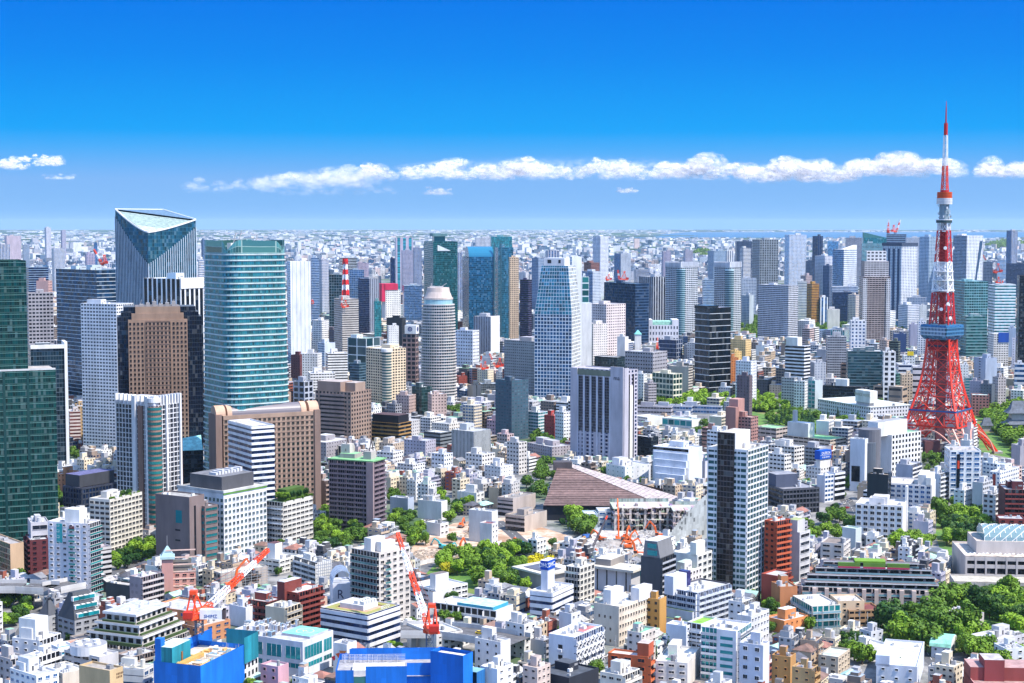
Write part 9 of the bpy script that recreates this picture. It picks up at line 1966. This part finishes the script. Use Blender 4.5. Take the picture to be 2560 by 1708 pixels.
for n,y,c,(x,W_,L_,h,a,t) in VIS:
    rng=random.Random(int(x*31+y*17)); pn,wall,_=pick(rng); rn,roofc=rng.choices(RFC,[6,6,6,3,1.2,1,1])[0]; t_=rng.uniform(.9,1.06); wall=tuple(min(.84,v*t_) for v in wall); C=Vector((x,y,0))
    kind='house' if (t==0 and h<9.5) or (t==1 and h<9) else ('office_building' if rng.random()<(.25 if t<2 else .55) else 'apartment_building')
    if t==3 or nk[kind]>=cap[kind]:
        simple_block(STUFF,C,a,W_,L_,h,wall,rng.choice([gD,gB,gN,gK,gT]),roofc,rng); continue
    nk[kind]+=1; NV+=1
    o=Bd(); o.W,o.L,o.h,o.a,o.C,o.D=W_,L_,h,a,C,y
    pitched=kind=='house' and rng.random()<.6
    size='tall' if h>20 else ('mid-rise' if h>12 else ('small' if W_*L_<110 else 'low'))
    if pitched: rn,roofc=rng.choice([('dark tiled',(.10,.10,.12)),('grey tiled',(.25,.25,.27)),('brown tiled',(.24,.14,.11)),('slate tiled',(.16,.18,.23)),('reddish tiled',(.36,.16,.12)),('mint roofed',(.42,.66,.58)),('pale tiled',(.5,.48,.46))])
    if rn.split()[0]==pn.split()[-1]: rn='flat roofed' if not pitched else 'tiled'
    look=f"{size} {pn} {rn} {kind.split('_')[0] if kind!='house' else 'house'}"
    if kind!='house': look+=' block'
    lb=auto_label(look,c,y); o.root=thing(kind,lb,CATS[kind],(x,y,0),a); glass=rng.choice([gD,gB,gN,gD,(.06,.08,.1)])
    if t<=1 and n>14:
        fl=3.0; st=rng.choice(['win','win','balc','flat']) if kind!='office_building' else rng.choice(['win','band','flat']); s2=rng.choice(['win','blank','flat'])
        bay=rng.uniform(2.8,4.2); wf_,hf_=rng.uniform(.35,.6),rng.uniform(.33,.48)
        shell(o,wall,glass,st,s2,fl,bay,wf_,hf_,roofc,0,h,y<NEAR,rim=not pitched)
        if y<NEAR:
            q=[0]
            for sd,ss in (('R',st),('L',s2)):
                if ss in ('win','balc','band'): face_detail(o,sd,ss,wall,glass,fl,bay,wf_,hf_,rng.choice([None,None,(.5,.55,.58)]),0,h-.4,q,rng.random()<.4)
    else:
        m=MB(); wf_,hf_=rng.choice([(.5,.45),(1.1,.42),(.7,.5),(.35,.4),(.85,.55)])
        for i,(p,q) in enumerate((((0,0),(W_,0)),((W_,0),(W_,L_)),((W_,L_),(0,L_)),((0,L_),(0,0)))): m.fquad(p,q,0,h,wall,glass,3.4,3.3,wf_ if i!=3 or rng.random()<.7 else 0,hf_)
        m.build('wall',o.root); m=MB(); m.face([(0,0,h),(W_,0,h),(W_,L_,h),(0,L_,h)],roofc,ROOF); m.build('roof',o.root)
    if pitched:
        m=MB(); e=.5; r_=min(W_,L_)*.27; z=h-.02; A=[(-e,-e,z),(W_+e,-e,z),(W_+e,L_+e,z),(-e,L_+e,z)]
        if W_>L_: k=L_*.5 if rng.random()<.5 else .0; R1,R2=(k-e if k==0 else k*.8,L_/2,z+r_),(W_-k*.8+(e if k==0 else 0),L_/2,z+r_)
        else: k=W_*.5 if rng.random()<.5 else .0; R1,R2=(W_/2,k*.8-(e if k==0 else 0),z+r_),(W_/2,L_-k*.8+(e if k==0 else 0),z+r_)
        if W_>L_: m.face([A[0],A[1],R2,R1],roofc,ROOF); m.face([A[2],A[3],R1,R2],roofc,ROOF); m.face([A[3],A[0],R1],roofc if k else wall,ROOF); m.face([A[1],A[2],R2],roofc if k else wall,ROOF)
        else: m.face([A[1],A[2],R2,R1],roofc,ROOF); m.face([A[3],A[0],R1,R2],roofc,ROOF); m.face([A[0],A[1],R1],roofc if k else wall,ROOF); m.face([A[2],A[3],R2],roofc if k else wall,ROOF)
        m.build('pitched_roof',o.root)
    else:
      if rng.random()<.3 and t<2 and W_>8: lbox(o,'setback_storey',.12,rng.uniform(.6,.95),.25,.97,h-.9,h+2.7,tuple(min(.84,q_*1.05) for q_ in wall),ct=roofc)
      roof_clutter(o,wall,roofc,1 if W_>7 else 0,(4 if y<950 else 3 if y<1300 else 1) if t<2 else 0,rng,h if (t<=1 and n>14) else h+.8)
seen={q[3] for q in VIS}
for y,x,W_,L_,h,a,t in FILL:
    if (x,W_,L_,h,a,t) not in seen: rng=random.Random(int(x*31+y*17)); simple_block(STUFF,Vector((x,y,0)),a,W_,L_,h,pick(rng)[1],rng.choice([gD,gB,gN,gK,gT]),rng.choice(RFC)[1],rng)
tag(struct(STUFF.build('dense_city_blocks'),'stuff'),'dense mass of small city blocks filling the gaps between the towers','city blocks')
print('fillers',len(CAND),len(FILL),len(VIS),NV,nk)
# small trees in the gaps between the low houses
FB=[(x,y,W_,L_,a) for y,x,W_,L_,h,a,t in FILL if y<1500]; nt_=0; tr_=0
while nt_<120 and tr_<9000:
    tr_+=1; y=frng.uniform(700,1350); x=frng.uniform(-.315,.315)*y; q=(x,y)
    if fp_hit(q,2) or any(x0<=x<=x1 and y0<=y<=y1 and inside(q,e) for x0,x1,y0,y1,e in exq): continue
    bad=False
    for X,Y,W_,L_,a in FB:
        dx,dy=x-X,y-Y
        if abs(dx)+abs(dy)>40: continue
        u=dx*math.cos(a)+dy*math.sin(a); v=-dx*math.sin(a)+dy*math.cos(a)
        if -1<u<W_+1 and -1<v<L_+1: bad=True; break
    if bad: continue
    nt_+=1; put_tree('b',(x,y,0),frng.uniform(.55,.95),'small green tree squeezed between low city houses','small trees between the low houses')
# ------------------------------------------------------------ the far city to the horizon
far=MB(); frng=random.Random(5)
FC=[(.78,.78,.80)]*7+[(.62,.62,.66),(.45,.46,.52),(.56,.50,.48),(.35,.38,.46),(.20,.25,.34),(.66,.52,.48),(.1,.16,.26),(.5,.56,.62),(.05,.12,.2)]
for k in range(13500):
    row=576+ (frng.random()**1.25)*125; D=870552/(row-560); X=frng.uniform(-330,2890); p=at_z(X,row); D=p.y
    if D<4300 or D>56000: continue
    if any(x0<=p.x<=x1 and y0<=p.y<=y1 and inside((p.x,p.y),e) for x0,x1,y0,y1,e in exq): continue
    sc_=1 if D<9000 else (D/9000)**.75; w_=frng.uniform(14,46)*sc_; l_=frng.uniform(14,40)*sc_; h=frng.choice([frng.uniform(7,16),frng.uniform(10,26),frng.uniform(16,44)])
    if frng.random()<.02: h=frng.uniform(45,95)
    if row<610: h=min(h,24)
    if row>640 and h>40: h=30
    if row>650 and fp_hit(p,15): continue
    a=frng.choice([0,.5,1.0,.25]); c=frng.choice(FC); t=frng.uniform(.8,1.08); c=tuple(min(.84,v*t) for v in c)
    ca,sa=math.cos(a),math.sin(a); P=[(p.x+u*ca-v*sa,p.y+u*sa+v*ca) for u,v in ((0,0),(w_,0),(w_,l_),(0,l_))]
    if D<9000: simple_block(far,Vector((p.x,p.y,0)),a,w_,l_,h,c,frng.choice([gB,gD,gN]),tuple(min(.8,v*1.05) for v in c),frng,7,5)
    else: far.prism(P,0,h,c,PLAIN)
tag(struct(far.build('far_city'),'stuff'),'endless low white city spreading to the horizon','city')
wm=MB()
for k in range(420):
    row=577+frng.random()**1.5*90; X=frng.uniform(-40,2600); p=at_z(X,row); D=p.y; sc_=(D/9000)**.8; l_=frng.uniform(60,420)*sc_; h=frng.uniform(6,13)*max(1,sc_*.7)
    if any(x0<=p.x<=x1 and y0<=p.y<=y1 and inside((p.x,p.y),e) for x0,x1,y0,y1,e in exq): continue
    t=frng.uniform(.5,1.2); wm.prism([(p.x,p.y),(p.x+l_,p.y),(p.x+l_*.95,p.y+60*sc_),(p.x+l_*.05,p.y+50*sc_)],0,h,(.03*t,.09*t,.035*t),PLAIN,tp=[(p.x+l_*.1,p.y+10),(p.x+l_*.85,p.y+10),(p.x+l_*.8,p.y+45*sc_),(p.x+l_*.15,p.y+40*sc_)])
tag(struct(wm.build('far_woodland'),'stuff'),'scattered dark tree belts among the far city','woodland')
# ------------------------------------------------------------ clouds
M_CLOUD,t,b=new_mat('cloud'); t.nodes.remove(b); outn=[n for n in t.nodes if n.type=='OUTPUT_MATERIAL'][0]
df=node(t,'ShaderNodeBsdfDiffuse',ins={0:(.97,.93,.95,1)}); tl=node(t,'ShaderNodeBsdfTranslucent',ins={0:(.97,.96,.98,1)})
mx=node(t,'ShaderNodeMixShader',ins={0:.3}); t.links.new(df.outputs[0],mx.inputs[1]); t.links.new(tl.outputs[0],mx.inputs[2])
tp_=t.nodes.new('ShaderNodeBsdfTransparent'); m2=t.nodes.new('ShaderNodeMixShader'); lw=node(t,'ShaderNodeLayerWeight',ins={'Blend':.5}); nz=node(t,'ShaderNodeTexNoise',ins={'Scale':.012,'Detail':8.0,'Roughness':.7}); g_=t.nodes.new('ShaderNodeNewGeometry'); t.links.new(g_.outputs['Position'],nz.inputs['Vector'])
at_=attr(t,'ca'); ed=math_n(t,'POWER',math_n(t,'SUBTRACT',1.0,lw.outputs['Facing']),2.4)
al=math_n(t,'MULTIPLY',ed,math_n(t,'MAXIMUM',math_n(t,'MULTIPLY_ADD',nz.outputs[0],4.2,-1.55),0)); al=math_n(t,'MULTIPLY',math_n(t,'MINIMUM',al,1),at_.outputs['Alpha'])
vm=node(t,'ShaderNodeVectorMath',operation='MULTIPLY_ADD'); vm.inputs[1].default_value=(.8,.8,.8); vm.inputs[2].default_value=(.3,-.4,.4); t.links.new(g_.outputs['Normal'],vm.inputs[0]); vn=node(t,'ShaderNodeVectorMath',operation='NORMALIZE'); t.links.new(vm.outputs[0],vn.inputs[0]); t.links.new(vn.outputs[0],df.inputs['Normal'])
t.links.new(al,m2.inputs[0]); t.links.new(tp_.outputs[0],m2.inputs[1]); t.links.new(mx.outputs[0],m2.inputs[2]); t.links.new(m2.outputs[0],outn.inputs[0])
from mathutils import noise as mnoise
import bmesh
bmi=bmesh.new(); bmesh.ops.create_icosphere(bmi,subdivisions=3,radius=1.0); ICO=([v.co.copy() for v in bmi.verts],[tuple(v.index for v in f.verts) for f in bmi.faces]); bmi.free()
def cloud(label,x0,x1,ytop,ybot,n,seed,alpha=1.0,D=24000,prof=None):
    rg=random.Random(seed); zb=at_depth(x0,ybot+4,D).z; zt=at_depth(x0,ytop,D).z; puffs=[]; n*=5
    for k in range(n):
        f=(k+rg.random())/n; X=x0+(x1-x0)*f; hp=(prof(f) if prof else .55+.45*math.sin(f*9+seed)*math.sin(f*23+seed*2)); yt=ybot-(ybot-ytop)*max(.25,hp)
        if hp<.33: continue
        r_=max(5,(ybot-yt)*rg.choice([.5,.36,.26,.2,.16,.14])*rg.uniform(.8,1.2)); Y=yt+r_*.9+max(0,ybot-r_*.4-yt-r_*.9)*rg.random()**1.2; puffs.append((X,Y,r_))
    cl=[[]]; end=None
    for q in sorted(puffs,key=lambda q:q[0]-q[2]*1.2):
        if end is not None and q[0]-q[2]*1.2>end: cl.append([])
        end=max(end or 0,q[0]+q[2]*1.2); cl[-1].append(q)
    cl=[c for c in cl if len(c)>2 or len(cl)==1]
    for i,c_ in enumerate(cl):
        vs=[];fs=[];al_=[]
        xa,xb=min(q[0] for q in c_),max(q[0] for q in c_); ya,yb=min(q[1] for q in c_),max(q[1] for q in c_); c=at_depth((xa+xb)/2,(ya+yb)/2,D)
        for v in ICO[0]: vs.append((c.x+v.x*((xb-xa)*.54+4)*D/F,c.y+v.y*700,c.z+v.z*((yb-ya)*.52+4)*D/F)); al_.append(alpha*.3)
        fs.extend(ICO[1])
        for X,Y,r_ in c_:
            c=at_depth(X,Y,D+rg.uniform(-600,600)); R_=r_*D/F; b_=len(vs); off=Vector((rg.uniform(0,99),rg.uniform(0,99),0))
            for v in ICO[0]:
                d=1+.34*mnoise.fractal(v*1.6+off,1.0,2.1,4); q=v*R_*d; zz=q.z*(.62 if q.z<0 else .95); vs.append((c.x+q.x*1.5,c.y+q.y*1.2,c.z+zz)); al_.append(alpha*min(1,max(.04,(c.z+zz-zb)/(zt-zb)*1.9+.1)))
            fs.extend([tuple(i_+b_ for i_ in t_) for t_ in ICO[1]])
        me=bpy.data.meshes.new('cloud'); me.from_pydata(vs,[],fs); me.materials.append(M_CLOUD); A=me.color_attributes.new('ca','FLOAT_COLOR','POINT'); A.data.foreach_set('color',[z for q in al_ for z in (1,1,1,q)]); me.polygons.foreach_set('use_smooth',[True]*len(fs)); me.update()
        tag(link('cloud',me),label if len(cl)==1 else label+', '+('leftmost','second','third','fourth','fifth','sixth','seventh','eighth')[min(i,7)]+' clump','cloud')
ramp=lambda f:.35+.65*min(1,f*1.5)
cloud('long white cumulus bank stretching across the middle of the sky',900,1845,374,452,40,3,.9,prof=lambda f:.52+.15*f+.3*math.sin(f*19)*math.sin(f*47))
cloud('thinner hazy left end of the cumulus bank',640,930,400,474,18,4,.3,prof=lambda f:.45+.55*f); cloud('pale wispy cloud low on the left of the bank',470,720,430,484,13,6,.16)
cloud('white cloud left of the lattice tower',1850,2125,386,460,15,7,.9,prof=lambda f:.5+.4*math.sin(f*3.1)+.15*math.sin(f*20)); cloud('white cloud behind the lattice tower mast',2130,2395,374,446,13,8,.85,prof=lambda f:.6+.3*math.sin(f*3)+.15*math.sin(f*17))
cloud('white cloud cut by the right edge',2440,2600,382,446,11,9,1.0); cloud('small white cloud at the left edge, left of two',2,70,384,425,8,12,.9); cloud('small white cloud at the left edge, right of two',84,150,378,416,8,13,.9)
cloud('faint hazy cloud layer beneath the bank',700,1020,450,492,9,15,.12); cloud('tiny cloud puff below the bank',1060,1125,460,490,6,16,.4); cloud('tiny cloud puff below the middle of the bank',1545,1592,462,484,5,17,.5); cloud('tiny puff of cloud far left below the edge clouds',110,185,430,450,5,18,.25)
# ------------------------------------------------------------ haze: the air between
hz=MB(); hz.box(-41000,41000,-400,62500,-1,370,(1,1,1),bottom=True); ho=struct(hz.build('haze'),'stuff'); tag(ho,'thin blue summer haze over the whole city','haze')
M_HAZE=bpy.data.materials.new('haze_air'); M_HAZE.use_nodes=True; t=M_HAZE.node_tree; t.nodes.clear(); oo=t.nodes.new('ShaderNodeOutputMaterial'); pv=t.nodes.new('ShaderNodeVolumePrincipled')
pv.inputs['Color'].default_value=(.62,.83,1.0,1); pv.inputs['Density'].default_value=1.3e-5; pv.inputs['Anisotropy'].default_value=.2; t.links.new(pv.outputs[0],oo.inputs['Volume'])
ho.data.materials.clear(); ho.data.materials.append(M_HAZE)
